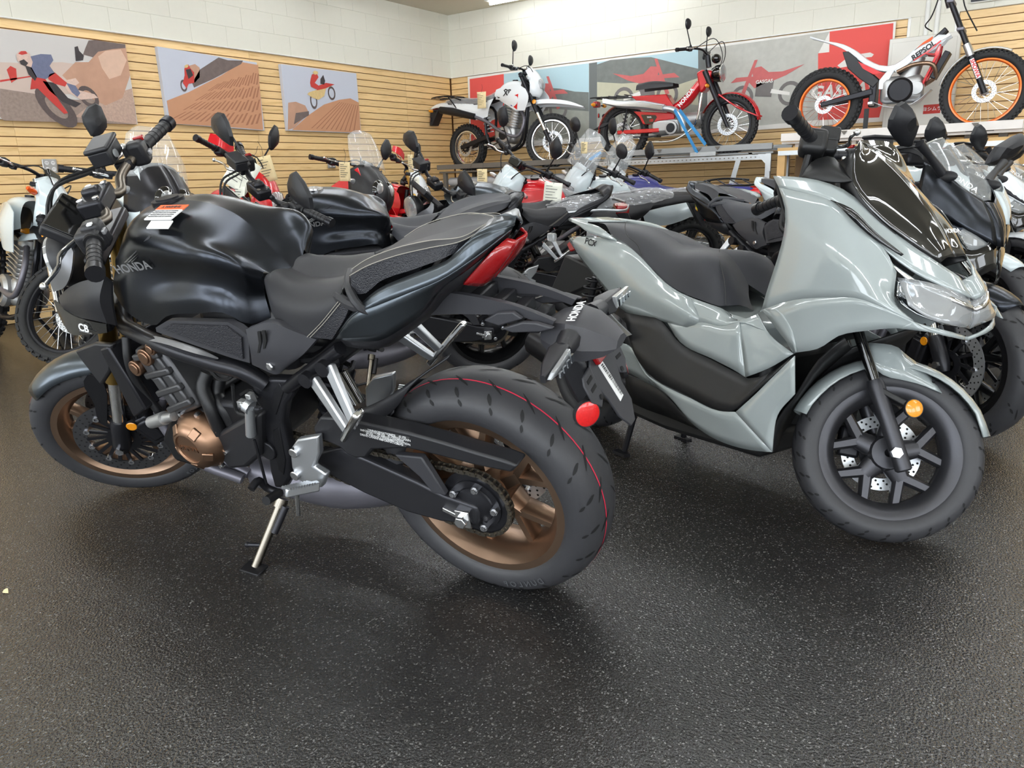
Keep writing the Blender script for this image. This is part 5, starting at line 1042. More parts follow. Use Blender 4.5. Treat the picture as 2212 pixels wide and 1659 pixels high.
    # rear fender, lamp, signals
    MB().patch([[(-.1,0,.90),(-.3,0,.905),(-.48,0,.90),(-.62,0,.86)],[(-.1,.08,.88),(-.3,.085,.885),(-.48,.07,.88),(-.62,.05,.845)],[(-.05,.11,.80),(-.25,.105,.82),(-.45,.08,.84),(-.62,.055,.83)]],12,3,mir=True).out('rear_fender',tail,T,solid=.004)
    MB().box((-.56,0,.825),(.05,.09,.05)).out('tail_light','red_lens',T,bev=.01); MB().prism([(-.45,.07,.83),(-.6,.06,.82),(-.62,.05,.62),(-.58,.06,.62)],(0,-.13,0)).out('plate_holder',BP,T,bev=.006)
    for sg in (1,-1): signal(T,None,(-.5,sg*.07,.80),(-.5,sg*.14,.80),'amber_lens',.02); reflector(T,None,(-.60,sg*.07,.70),.024,'red_reflector',(-.8,sg*.6,0))
    if rack:
        for sg in (1,-1): MB().tube([(.02,sg*.13,.90),(-.15,sg*.13,.955),(-.5,sg*.12,.965),(-.55,sg*.08,.965)],.009,8,16).out('rack_rail','satin_black_metal',T); MB().tube([(-.2,sg*.13,.955),(-.05,sg*.14,.8)],.008,8).out('rack_stay','satin_black_metal',T)
        for x in (-.15,-.27,-.39,-.5): MB().tube([(x,.13,.963),(x,-.13,.963)],.006,8).out('rack_bar','satin_black_metal',T)
    # engine, frame, swingarm
    e=MB().tube([(.80,0,.52),(.88,0,.78)],[.085,.075],14).out('cylinder',engine,T); b=MB()
    for i in range(7): p=lerp((.80,0,.55),(.865,0,.73),i/6); b.box(p,(.2,.2,.008),MX.Rotation(.3,3,'Y'))
    b.out('fins',engine,e); MB().box((.70,0,.42),(.34,.2,.2)).out('crankcase',engine,e,bev=.05,seg=3)
    for sg in (1,-1): MB().lathe([(.11,sg*.09),(.11,sg*.12),(.09,sg*.14),(.0001,sg*.145)],28,(.72,0,.42)).out('engine_cover',engine,e); MB().disc(.06,sg*.14,sg*.152,24,(.72,0,.42)).out('cover_cap','dark_metal',e)
    b=MB().tube([(1.02,0,1.0),(1.0,.02,.6),(.9,.04,.3),(.5,.1,.28),(.42,.1,.42),(.40,.11,.75),(.0,.11,.84)],.018,8,24); b.out('frame_tube','satin_black_metal',T)
    side(MB().tube([(1.02,0,1.0),(1.0,.02,.6),(.9,.04,.3),(.5,.1,.28),(.42,.1,.42),(.40,.11,.75),(.0,.11,.84)],.018,8,24),-1).out('frame_tube','satin_black_metal',T)
    for sg in (1,-1): MB().bar((.45,sg*.10,.42),(-.04,sg*.10,Rr),.03,.06,(0,1,0),h2=.05).out('swingarm','satin_black_metal' if fork!='gold' else 'alu_cast',T,bev=.008); MB().bar((.5,sg*.12,.30),(.5,sg*.24,.31),.04,.02,(1,0,0)).out('footpeg','alu_cast',T,bev=.004)
    spring(T,None,(.38,0,.48),(.33,0,.74),.036,6,.008,'white_plastic' if fork!='gaiter' else 'satin_black_metal')
    chain(T,None,(0,0,Rr),.085,(.55,0,.40),.03,.075,0)
    MB().tube([(.93,-.05,.72),(1.03,-.09,.6),(.95,-.12,.4),(.7,-.14,.46),(.45,-.14,.6),(.25,-.15,.68)],.02,10,20).out('exhaust_pipe','exhaust_grey',T); MB().tube([(.28,-.15,.67),(-.1,-.16,.76),(-.32,-.16,.80)],[.04,.052,.045],12).out('silencer','satin_black_metal',T)
    if stands: stand(T,(.5,.32,.32*math.tan(lean)),(.52,.12,.29),'satin_black_metal')
    return T,S
def price_tag(o,sx,sz,m,label,R,lines=7,name='price_tag',T=None):
    """paper tag hanging in the row, lies in its local x-z plane"""
    t=thing(name,label,'tag',MX.Translation(o)@R)
    rows=[]
    for i in range(7):
        z=-sz*i/6; rows.append([(-sx/2+sx*j/4,.012*math.sin(i*.5+j*.6),z) for j in range(5)])
    MB().grid(rows).out('paper',m,t,solid=.0008)
    b=MB()
    for i in range(lines):
        z=-sz*(.14+.74*i/lines); w=sx*(.35+.4*((i*37)%10)/10)
        b.box((-sx*.4+w/2,-.016,z),(w,.001,.0035))
    b.out('print_lines','ink',t); MB().tube([(0,0,-.01),(.01,.02,.05),(0,.03,.09)],.0012,5).out('string','ink',t); return t

# ================================================================ THE OTHER MOTORCYCLES
HW='motorcycles parked in the shop'
# second naked bike, behind the foreground one
T,S,K=naked('matte black naked motorcycle with black wheels parked directly behind the foreground motorcycle',bikeM(-2.46,3.30,3.95,.24),.6,wheel='black_wheel',cover='dark_metal',mirrors=True,barcol='satin_black_metal',fork='satin_black_metal')
naked_rear(T,K,seat='seat_grey',paint2='satin_black_metal'); stand(T,(.68,.29,.29*math.tan(.24)),(.637,.145,.235))
for p in [(-.29,.105,.64)]: pass
T,S,K=naked('dark grey naked motorcycle with plastic-wrapped seat and silver grab rail, behind the black one',bikeM(-2.85,5.05,3.924,.26),.5,wheel='black_wheel',cover='dark_metal',mirrors=True,barcol='satin_black_metal',fork='satin_black_metal',paint='gunmetal_paint')
naked_rear(T,K,tail=False,paint='gunmetal_paint',paint2='satin_black_metal',barc=False); stand(T,(.68,.29,.29*math.tan(.26)),(.637,.145,.235))
def wrapped(T,x0,x1,z0,z1,w,seed=1,m='seat_grey'):
    rails=[[(x0,0,z0),((x0+x1)/2,0,(z0+z1)/2+.02),(x1,0,z1)],[(x0,w*.8,z0-.015),((x0+x1)/2,w*.8,(z0+z1)/2+.005),(x1,w*.6,z1-.01)],[(x0,w,z0-.08),((x0+x1)/2,w,(z0+z1)/2-.07),(x1,w*.7,z1-.05)]]
    s=MB().patch(rails,10,3,mir=True).out('passenger_seat',m,T,ang=70); rr=random.Random(seed); g=patch(rails,26,7)
    for sg in (1,-1): MB().grid([[(x+rr.uniform(-.004,.004),sg*(y+rr.uniform(.002,.01)*(y>.001)),z+rr.uniform(.003,.014)) for x,y,z in r] for r in g]).out('seat_wrap','plastic_wrap',s,flat=True)
wrapped(T,.30,-.16,.87,.93,.12)
for sg in (1,-1): MB().tube([(.2,sg*.12,.86),(-.05,sg*.15,.88),(-.25,sg*.14,.87),(-.30,sg*.04,.87)],.011,8,16,sq=.6).out('grab_rail','alu_cast',T)
MB().box((-.26,0,.84),(.10,.10,.06)).out('tail_light','red_lens',T,bev=.012); MB().prism([(-.20,.05,.84),(-.30,.05,.82),(-.42,.04,.60),(-.38,.04,.60)],(0,-.10,0)).out('plate_holder','black_plastic',T,bev=.006)
for sg in (1,-1): signal(T,None,(-.28,sg*.05,.78),(-.29,sg*.13,.77),'clear_lens',.018)
reflector(T,None,(-.40,.09,.64),.026,'red_reflector',(-.6,.8,0)); reflector(T,None,(-.42,-.03,.56),.026,'red_reflector',(-.9,.4,0))
# left row, backs to the wall
dirt('white trail motorcycle with rubber-gaitered fork and amber signal at the left edge of the picture',bikeM(-6.475,2.339,-.08,.2),.6,fork='gaiter',rim='satin_black_metal',seat='vinyl_black',mir=None,tank='ice_white',body='ice_white',fender='ice_white',cowl='ice_white')
dirt('white and black adventure motorcycle with clear windscreen and twin headlamps beside the wall outlet',bikeM(-5.14,2.365,-.12,.2),.1,rally=True,ms=(-1,),cowl='satin_black_metal',body='ice_white',tank='black_plastic',fender='black_plastic',panel='black_plastic',rim='satin_black_metal',fork='black',hi=-.06)
dirt('red trail motorcycle with gold fork and two paper tags, below the dune pictures',bikeM(-5.08,3.03,-.12,.14),.7,tank='red_plastic',body='red_plastic',fender='red_plastic',cowl='red_plastic',rim='satin_black_metal',fork='gold',guard='red_plastic',ms=(1,),mh=.1,text_=('HONDA','decal_white',.05))
dirt('red rally motorcycle with short windscreen and black round lamp, below the right-hand dune picture',bikeM(-5.524,4.375,-.12,.2),.2,rally=True,ms=(1,),cowl='black_plastic',body='red_plastic',tank='red_plastic',fender='red_plastic',rim='satin_black_metal',fork='gold',text_=('RALLY','decal_white',.05))
dirt('red and white trail motorcycle with gold fork standing nearest the wall corner',bikeM(-5.875,5.295,-.12,.2),.7,tank='red_plastic',body='white_plastic',fender='red_plastic',cowl='white_plastic',rim='satin_black_metal',fork='gold',guard='red_plastic',ms=(1,),mh=.1)
# centre row, facing left
dirt('trail motorcycle with white front plate, red tank and plastic-wrapped seat in the centre row',bikeM(-2.92,6.06,3.83,.2),.75,tank='red_plastic',body='black_plastic',fender='black_plastic',cowl='ice_white',rim='satin_black_metal',fork='black',mir='hex',wrap=True,seat='vinyl_black',hl=False,hi=.02)
dirt('white trail motorcycle with luggage rack, tall windscreen and wrapped seat in the centre row',bikeM(-2.72,6.85,3.85,.2),.6,tank='ice_white',body='ice_white',fender='ice_white',cowl='ice_white',rim='satin_black_metal',fork='black',mir='round',screen='clear_screen',wrap=True,rack=True,text_=('HONDA','blue_plastic',.05))
dirt('red, white and blue adventure motorcycle with tall windscreen, farthest back in the centre row',bikeM(-2.75,7.72,3.7,.2),.6,tank='blue_plastic',body='red_plastic',fender='red_plastic',cowl='white_plastic',rim='gold_fork',fork='gold',mir='hex',screen='clear_screen',seat='blue_plastic',panel='white_plastic',tail='red_plastic')

# ================================================================ FAIRED SPORT BIKES
def sport(label,M,steer,paint,paint2,screen='clear_screen',stripe=None,wheel='black_wheel',white=False,lean=.14):
    T,S,K=naked(label,M,steer,front=False,wheel=wheel,cover='dark_metal',barcol='satin_black_metal',paint2=paint2,fork='satin_black_metal',paint=paint); BP='black_plastic'
    naked_rear(T,K,seat='seat_grey',paint=paint,paint2=paint2,stripe=stripe,barc=False); stand(T,(.68,.29,.29*math.tan(lean)),(.637,.145,.235))
    def both(name,m,rails,n=14,mm=4,sharp=False,t=.005):
        g=patch(rails,n,mm,sharp)
        for sg in (1,-1): MB().grid([[(x,y*sg,z) for x,y,z in r] for r in g],flip=sg<0).out(name,m,T,solid=t,ang=42)
    c0=[(1.33,0,.985),(1.42,0,.93),(1.5,0,.86)]
    f0=[(1.2326,-.15,1.0436),(1.3082,-.145,1.0066),(1.3789,-.105,.9488),(1.4215,-.035,.9087)]; f1=[(1.2408,-.165,1.0024),(1.3266,-.168,.939),(1.4223,-.12,.8659),(1.4767,-.03,.8185)]; f2=[(1.2419,-.17,.9459),(1.3074,-.178,.8797),(1.4259,-.135,.8038),(1.4944,-.02,.7491)]
    both('upper_fairing',paint,[f0,f1,f2],16,5)
    MB().patch([f0,[(x+.01,0,z+.012) for x,y,z in f0]],4,1).v
    both('nose_bridge',paint,[[f0[-1],f1[-1],f2[-1]],[(f0[-1][0]+.01,0,f0[-1][2]),(f1[-1][0]+.012,0,f1[-1][2]),(f2[-1][0]+.012,0,f2[-1][2])]],6,2)
    w0=[(1.1906,0,1.1567),(1.2301,0,1.1172),(1.3084,0,1.0232),(1.4011,0,.9154)]; w1=[(1.2021,-.09,1.1295),(1.268,-.1,1.0715),(1.3415,-.085,.9872),(1.4018,-.04,.9212)]; w2=[(1.2041,-.13,1.1098),(1.2779,-.14,1.0485),(1.3522,-.115,.975),(1.3984,-.05,.9211)]
    MB().patch([w0,w1,w2],14,4,mir=True).out('windscreen',screen,T,solid=.003)
    MB().tube([(x,y,z) for x,y,z in w0[:1]+w1[:1]+w2],.003,6,20).out('screen_edge','clear_lens',T)
    h0=[(1.3026,-.176,.8741),(1.3715,-.155,.8398),(1.4458,-.11,.7891),(1.4733,-.04,.7562)]; h1=[(1.3586,-.17,.8117),(1.4054,-.15,.7491),(1.4544,-.11,.7261),(1.4742,-.04,.7518)]
    both('headlamp_lens','clear_lens',[h0,h1],10,3,True,.003); both('headlamp_inner','gloss_black',[[(x-.015,y*.96,z) for x,y,z in h0],[(x-.03,y*.93,z) for x,y,z in h1]],10,3,True); 
    for sg in (1,-1):
        p=[(1.4027,-.15,.7622)][0]; MB().ell((p[0]-.0,sg*.135,p[2]),(.03,.02,.022)).out('headlamp_reflector','lamp_reflector',T)
    both('chin_fairing','gloss_black',[[(1.4072,-.15,.7404),(1.4548,-.11,.724),(1.4796,-.05,.7514),(1.4827,-.01,.7588)],[(1.4371,-.13,.6597),(1.4549,-.1,.6102),(1.484,-.06,.6407),(1.5008,-.01,.6714)]],10,3,True)
    both('side_fairing',paint,[[f2[0],f2[1],f2[2]],[(f2[0][0]-.04,-.19,f2[0][2]-.14),(f2[1][0]-.03,-.2,f2[1][2]-.16),(f2[2][0]-.10,-.17,f2[2][2]-.12)],[(f2[0][0]-.16,-.19,.52),(f2[1][0]-.10,-.2,.50),(f2[2][0]-.14,-.18,.55)]],10,4)
    if white: both('fairing_graphic','satin_black_metal',[[(x,y-.003,z-.02) for x,y,z in f1],[(x,y-.004,z+.01) for x,y,z in f2]],10,2)
    for sg in (1,-1):
        MB().prism([(x,sg*.14,z) for x,y,z in [(1.0799,-.14,1.1066),(1.1067,-.14,1.1154),(1.1533,-.14,1.1111),(1.2145,-.14,1.0776),(1.2201,-.14,1.0506),(1.1966,-.14,1.0694),(1.1592,-.14,1.0823),(1.113,-.14,1.0843)]],(0,-sg*.01,0)).out('fairing_stay',BP,T,bev=.004)
        b_=[(1.3134,-.16,.9995)][0]; t_=[(1.2886,-.3,1.0937)][0]
        st=MB().tube([(b_[0],sg*.15,b_[2]),(lerp(b_,t_,.4)[0],sg*.2,lerp(b_,t_,.4)[2]),(t_[0],sg*.285,t_[2])],[.018,.013,.017],10,12).ell((b_[0]+.01,sg*.148,b_[2]-.01),(.05,.012,.022)).out('mirror_stalk',BP,T)
        ol=[(x,z) for x,y,z in [(1.1744,-.33,1.1587),(1.1778,-.33,1.2067),(1.2001,-.33,1.2253),(1.2372,-.33,1.206),(1.3023,-.33,1.1559),(1.313,-.33,1.1152),(1.3141,-.33,1.0861),(1.2723,-.33,1.0839),(1.2153,-.33,1.1122),(1.185,-.33,1.1325)]]; cx_=sum(a for a,b in ol)/10; cz=sum(b for a,b in ol)/10; secs=[]
        for d,s in ((0,.9),(.006,1),(.022,.94),(.042,.66),(.05,.3)): secs.append([(cx_+d+(b-cz)*.25,sg*(.35-(a-cx_)*s*1.25),cz+(b-cz)*s) for a,b in ol])
        MB().loft(secs).out('mirror_shell',BP,st,ang=28)
        MB().add([(cx_-.001+(b-cz)*.25,sg*(.35-(a-cx_)*.85*1.25),cz+(b-cz)*.85) for a,b in ol],[tuple(range(10))]).out('mirror_glass','chrome',st)
        signal(T,None,(1.33,sg*.14,.74),(1.33,sg*.2,.74),'clear_lens',.016)
    text('HONDA','decal_white',T,(1.36,-.085,.975),(-.0,-.0,0) if False else (.55,.45,-.4),(-.3,.2,.8),.032,'screen_lettering',bold=.02)
    return T
sport('matte black faired sport motorcycle with clear windscreen and yellow tail stripe, behind the scooter',bikeM(-1.49,3.93,-.46,.14),-.2,'matte_black_paint','matte_black_paint',stripe='acid_yellow')
sport('white faired sport motorcycle behind the matte black one at the right edge',bikeM(-1.51,5.16,-.47,.15),-.15,'ice_white','ice_white',white=True)
sport('white sport motorcycle farthest back at the right edge, its screen just showing',bikeM(-1.4,6.35,-.47,.15),-.1,'white_plastic','white_plastic',white=True)
# ================================================================ MOTORCYCLES ON THE BENCHES
mat('bench_grey',(150,152,152),.45,.55,var=.08,vs_=9); mat('bench_dark',(112,106,98),.6,.2,var=.1,vs_=6); mat('bench_white',(226,220,214),.5,.1,var=.07,vs_=14); mat('galvanised',(190,193,194),.35,.85,var=.08,vs_=30); mat('bench_wood',(206,168,112),.6,var=.12,vs_=14); mat('cardboard',(150,122,92),.8,var=.08,vs_=5); mat('dark_cloth',(58,54,50),.8); mat('strap_blue',(64,146,206),.7,bump=.2,bs=600); mat('grey_roll',(170,170,172),.7,var=.1,vs_=8)
BX=[('white_plastic',[(.60,.93),(.86,.985),(.98,.93),(.80,.78)])]
dirt('white trail motorcycle with red and blue stripes standing on the dark bench in the corner',bikeM(-6.46,8.45,-.07,0,1.165),.35,Rf=.318,Rr=.30,WB=1.36,fork='black',mir='round',wrap=True,rack=True,rim='alu_polished',knob=38,lean=0,stands=False,seat='seat_grey',panel='white_plastic',hi=-.03,text_=('XR','decal_dark',.09),graphic=[('satin_black_metal',[(.62,.9),(.82,.96),(.9,.92),(.68,.86)]),('blue_plastic',[(.93,.84),(.98,.86),(.94,.74),(.90,.75)]),('red_plastic',[(.99,.865),(1.06,.875),(1.01,.70),(.95,.735)])])
def trail_cub():
    T=thing('motorcycle','small red trail cub with silver silencer and round headlamp on the grey steel bench','motorcycle',bikeM(-4.12,8.4,0,0,1.225)); BP='black_plastic'; RP='red_paint'; S=steerM(1.25,.08,math.radians(27),0.0)
    fa=(1.25,0,.30); ra=(0.0,0,.295)
    for c,nm in ((fa,'front_wheel'),(ra,'rear_wheel')):
        w_=rim_spoked(T,None,c,.232,.022,'satin_black_metal',nm,32); tire(w_,None,c,.30 if nm[0]=='f' else .295,.042,.236,'tire_black',knob=46); disc(w_,None,c,-.06,.11,.075,'alu_cast',None,holes=22)
    def pr(name,m,pts,y,t,**k): return MB().prism([(x,y,z) for x,_,z in pts],(0,-t,0)).out(name,m,T,bev=k.get('bev',.008))
    # seat, rack, body
    MB().patch([[(.22,0,.80),(.35,0,.815),(.52,0,.80),(.62,0,.775)],[(.20,.10,.785),(.35,.115,.80),(.52,.11,.785),(.63,.08,.765)],[(.20,.12,.73),(.35,.13,.735),(.52,.125,.735),(.63,.085,.74)]],12,4,mir=True).out('seat','vinyl_black',T)
    pr('body_under_seat',RP,[(.1152,0,.6798),(.5447,0,.6669),(.6435,0,.5205),(.6707,0,.4645),(.2625,0,.5654)],.07,.14)
    pr('side_cover',RP,[(.1595,-.09,.5135),(.6564,-.09,.4584),(.6613,-.09,.3967),(.4665,-.09,.3883),(.3604,-.09,.3546),(.2793,-.09,.3662),(.2331,-.09,.4451)],-.07,.03); pr('side_cover',RP,[(.1595,-.09,.5135),(.6564,-.09,.4584),(.6613,-.09,.3967),(.4665,-.09,.3883),(.3604,-.09,.3546),(.2793,-.09,.3662),(.2331,-.09,.4451)],.10,.03)
    b=pr('name_plate','gloss_black',[(.2579,-.105,.471),(.4367,-.105,.4519),(.4547,-.105,.4289),(.4027,-.105,.3623),(.3133,-.105,.3635)],-.1005,.003,bev=.002); p=[(.3611,-.11,.4353),(.3866,-.11,.3992)]
    text('TRAIL','decal_white',b,(p[0][0],-.1045,p[0][2]),(1,0,0),(0,0,1),.022,'plate_lettering',bold=.02); text('125','red_plastic',b,(p[1][0],-.1045,p[1][2]),(1,0,0),(0,0,1),.034,'plate_lettering',bold=.03)
    m_=[(.549,0,.4734),(.7365,0,.5669),(.9233,0,.7616)]; q=[(x,0,z) for x,_,z in m_]
    MB().tube(q,[.05,.06,.05],14,10).out('main_frame_tube',RP,T); text('HONDA','decal_white',T,(lerp(m_[1],m_[2],.2)[0],-.062,lerp(m_[1],m_[2],.2)[2]+.005),sub(m_[2],m_[1]),(-.5,0,1),.062,'frame_lettering',bold=.03)
    rows=[]
    for i in range(10): a=math.radians(75+105*i/9); rows.append([pol(ra,.33-.02*abs(j),a,.06*j) for j in (-1,-.5,0,.5,1)])
    MB().grid(rows).out('rear_fender',RP,T,solid=.004); pr('mud_flap',BP,[(-.3898,0,.3433),(-.2426,0,.4199),(-.1462,0,.4184),(-.2427,0,.3672)],.05,.1)
    for y in (.1,-.1): MB().tube([(.1,y,.68),(-.35,y,.70),(-.40,y*.8,.70)],.008,8).out('rack_rail','satin_black_metal',T)
    for x in (-.35,-.25,-.15,-.05,.05): MB().tube([(x,.1,.70),(x,-.1,.70)],.006,8).out('rack_bar','satin_black_metal',T)
    MB().box((-.36,0,.63),(.06,.1,.07)).out('tail_light','red_lens',T,bev=.012)
    for sg in (1,-1): reflector(T,None,(-.30,sg*.07,.50),.024,'red_reflector',(-.7,sg*.7,0)); signal(T,None,(-.33,sg*.06,.62),(-.33,sg*.12,.62),'amber_lens')
    # silencer and header
    a_=[(-.179,-.14,.6448),(-.0754,-.14,.6159),(.3266,-.14,.5608),(.5556,-.14,.5155)]; MB().tube([(x,-.14,z) for x,_,z in a_],[.03,.045,.05,.04],14,10).out('silencer','alu_cast',T)
    MB().shell([[(x,-.19,z+.025) for x,_,z in a_],[(x,-.195,z-.02) for x,_,z in a_]],.003,10,2).out('silencer_shield','chrome',T)
    a_=[(.5339,-.13,.5176),(.6897,-.13,.4724),(.7423,-.13,.4077),(.7886,-.13,.2598)]; MB().tube([(x,-.13,z) for x,_,z in a_],.034,12,14).out('exhaust_shield','alu_cast',T)
    # engine and frame
    e=MB().tube([(.62,0,.36),(.95,0,.39)],[.10,.07],14,6).out('engine_case','engine_silver',T); MB().box((.55,0,.33),(.36,.2,.17)).out('crankcase','engine_silver',e,bev=.04); c_=[(.6294,-.12,.3053)][0]
    MB().lathe([(.075,-.1),(.07,-.125),(.045,-.13),(.04,-.128),(.0001,-.128)],24,(c_[0],0,c_[2])).out('engine_cover','engine_silver',e); MB().disc(.05,-.128,-.133,24,(c_[0],0,c_[2])).out('cover_cap','dark_metal',e)
    MB().tube([(.98,-.12,.64),(.9,-.14,.3),(.7,-.14,.18),(.35,-.14,.17)],.012,8,16).out('crash_guard','chrome',T)
    MB().bar((.48,-.09,.29),(-.04,-.09,.295),.03,.045,(0,1,0)).out('swingarm',RP,T,bev=.008); MB().bar((.48,.09,.29),(-.04,.09,.295),.03,.045,(0,1,0)).out('swingarm',RP,T,bev=.008)
    for y in (.1,-.1): spring(T,None,(.03,y,.30),(.10,y,.62),.02,8,.004,'satin_black_metal')
    MB().tube([(.6,-.1,.24),(.35,-.16,.22),(.2,-.17,.23)],.009,8).out('foot_lever','dark_metal',T); MB().bar((.5,-.12,.22),(.5,-.24,.22),.03,.02,(1,0,0)).out('footpeg','cable_black',T)
    # fork, head, lamp
    k=(-.42,0,.9)
    for y in (.09,-.09): MB().tube([(1.25+k[0]*s,y,.30+k[2]*s) for s in (-.03,.35,.62)],[.02,.026,.03],10).out('fork_leg','satin_black_metal',T)
    rows=[]
    for i in range(14): a=math.radians(5+150*i/13); rows.append([pol(fa,.335-.02*abs(j),a,.055*j) for j in (-1,-.5,0,.5,1)])
    MB().grid(rows).out('front_fender',RP,T,solid=.004)
    for y in (.07,-.07): MB().tube([pol(fa,.33,.2,y),pol(fa,.20,.9,y*1.2),pol(fa,.33,1.9,y)],.009,8,10).out('fender_stay',RP,T)
    h=MB().prism([(x,.08,z) for x,_,z in [(.8872,0,.8541),(.944,0,.878),(1.0666,0,.8583),(1.0301,0,.7516),(.9841,0,.6668),(.9356,0,.6411)]],(0,-.16,0)).out('head_cover',RP,T,bev=.02)
    MB().lathe([(.0001,-.09),(.06,-.085),(.085,-.04),(.09,.02)],24,(1.13,0,.83),ax=0).out('headlamp_shell','gloss_black',T); MB().lathe([(.088,.02),(.08,.035),(.0001,.045)],24,(1.13,0,.83),ax=0).out('headlamp_lens','clear_lens',T); MB().lathe([(.09,.015),(.095,.025),(.085,.03)],24,(1.13,0,.83),ax=0).out('headlamp_rim','chrome',T)
    MB().ell((1.08,0,.98),(.05,.06,.05)).out('instrument','gloss_black',T); MB().tube([(1.0,0,.9),(.98,0,1.02)],.03,10).out('steering_stem','satin_black_metal',T)
    hb=[(.80,.38,1.06),(.86,.26,1.075),(.96,.12,1.07),(.98,0,1.03)]; hb+=[(x,-y,z) for x,y,z in hb[-2::-1]]; MB().tube(hb,.011,10,30).out('handlebar','satin_black_metal',T)
    for sg in (1,-1):
        grip(T,None,(.855,sg*.26,1.075),(.80,sg*.38,1.06)); MB().box((.875,sg*.235,1.075),(.045,.045,.05)).out('switch_housing',BP,T,bev=.01); lever(T,None,[(.91,sg*.22,1.07),(.93,sg*.28,1.07),(.91,sg*.34,1.065),(.91,sg*.39,1.06)],'alu_polished')
        mirror(T,None,(.88,sg*.22,1.09),(.86,sg*.30,1.27),.11,.11,'round',sgn=sg); signal(T,None,(1.05,sg*.09,.70),(1.05,sg*.15,.70),'amber_lens')
        MB().tube([(.9,sg*.2,1.07),(1.1,sg*.12,1.16),(1.16,sg*.04,1.0),(1.08,0,.8)],.0045,6,16).out('cable','cable_black',T)
    return T
trail_cub()
def trials():
    T=thing('motorcycle','white and orange trials motorcycle with orange rims on the white bench','motorcycle',bikeM(-1.9,8.3,0,0,1.305)); BP='black_plastic'; WP='white_plastic'; fa=(1.367,0,.345); ra=(.02,0,.338)
    fw=rim_spoked(T,None,fa,.272,.02,'orange_rim','front_wheel',28); tire(fw,None,fa,.345,.04,.275,'tire_black',knob=54); disc(fw,None,fa,-.05,.095,.06,'alu_cast',None,holes=16)
    rw=rim_spoked(T,None,ra,.232,.03,'orange_rim','rear_wheel',28); tire(rw,None,ra,.338,.055,.238,'tire_black',knob=46); disc(rw,None,ra,-.05,.085,.05,'alu_cast',None,holes=14)
    def pr(name,m,pts,y,t,bev=.006): return MB().prism([(x,y,z) for x,_,z in pts],(0,-t,0)).out(name,m,T,bev=bev)
    # one-piece white body: rear fender, seat dip, tank
    u=[(-.1521,0,.9779),(.0113,0,.9179),(.15,0,.8749),(.2896,0,.7928),(.4019,0,.7015),(.536,0,.6415),(.6124,0,.6401),(.7075,0,.6945),(.7984,0,.7735),(.9015,0,.8304),(.9579,0,.8609)]; l=[(-.151,0,.9616),(.0125,0,.9018),(.1531,0,.8348),(.295,0,.7262),(.4069,0,.6417),(.5407,0,.5887),(.6299,0,.5863),(.7499,0,.6386),(.8783,0,.7012),(.9915,0,.7636),(1.0538,0,.8429)]
    MB().patch([[(x,0,z) for x,_,z in u],[(x,.06 if i>1 else .05,z-.005) for i,(x,_,z) in enumerate(u)],[(x,.075 if i>1 else .05,z) for i,(x,_,z) in enumerate(l)]],20,3,mir=True).out('body_shell',WP,T,solid=.004)
    o=pr('tank_graphic','orange_decal',[(.7857,-.08,.7448),(.8463,-.08,.801),(.9197,-.08,.8444),(.9233,-.08,.8335),(.9108,-.08,.809),(.8382,-.08,.781),(.7904,-.08,.7496)],-.083,.003,.001)
    pr('frame_beam',WP,[(.6308,-.09,.5835),(.7559,-.09,.694),(.8706,-.09,.7708),(1.0497,-.09,.858),(1.0666,-.09,.8354),(.9689,-.09,.7853),(.8272,-.09,.6967),(.7318,-.09,.6217),(.6538,-.09,.5622)],-.06,.03); pr('frame_beam',WP,[(.6308,-.09,.5835),(.7559,-.09,.694),(.8706,-.09,.7708),(1.0497,-.09,.858),(1.0666,-.09,.8354),(.9689,-.09,.7853),(.8272,-.09,.6967),(.7318,-.09,.6217),(.6538,-.09,.5622)],.09,.03)
    p=[(.774,-.095,.6729),(.9396,-.095,.7856)]; c_=lerp(p[0],p[1],.5); text('REPSOL','ink',T,(c_[0],-.0935,c_[2]),sub(p[1],p[0]),(-.4,0,1),.062,'frame_lettering',bold=.04,shear=.1)
    pr('red_stripe','red_plastic',[(.7823,-.09,.6591),(.8996,-.09,.7307),(.9867,-.09,.8039),(.995,-.09,.7952),(.906,-.09,.7169),(.7857,-.09,.6508)],-.0915,.003,.001)
    pr('side_number_panel',BP,[(.1653,-.08,.7984),(.2184,-.08,.799),(.2962,-.08,.7314),(.3258,-.08,.6888),(.5087,-.08,.5132),(.4625,-.08,.4517),(.3377,-.08,.5426),(.2236,-.08,.6467)],-.075,.02); pr('side_number_panel',BP,[(.1653,-.08,.7984),(.2184,-.08,.799),(.2962,-.08,.7314),(.3258,-.08,.6888),(.5087,-.08,.5132),(.4625,-.08,.4517),(.3377,-.08,.5426),(.2236,-.08,.6467)],.095,.02)
    pr('red_side','red_plastic',[(.3129,-.1,.6988),(.4244,-.1,.6375),(.5385,-.1,.5739),(.4559,-.1,.569),(.3602,-.1,.631)],-.097,.004,.001)
    pr('frame_plate',WP,[(.5087,-.08,.5132),(.566,-.08,.5858),(.6346,-.08,.5919),(.5752,-.08,.4809),(.5542,-.08,.4304),(.5091,-.08,.4344)],-.06,.03)
    pr('red_frame','red_paint',[(.9799,-.09,.7736),(.9974,-.09,.7716),(.989,-.09,.684),(.9398,-.09,.5789),(.8837,-.09,.4296),(.8723,-.09,.4683),(.9235,-.09,.5912),(.9544,-.09,.6826),(.8779,-.09,.6964),(.8814,-.09,.7118),(.9478,-.09,.6991)],-.06,.03); pr('red_frame','red_paint',[(.9799,-.09,.7736),(.9974,-.09,.7716),(.989,-.09,.684),(.9398,-.09,.5789),(.8837,-.09,.4296),(.8723,-.09,.4683),(.9235,-.09,.5912),(.9544,-.09,.6826),(.8779,-.09,.6964),(.8814,-.09,.7118),(.9478,-.09,.6991)],.09,.03)
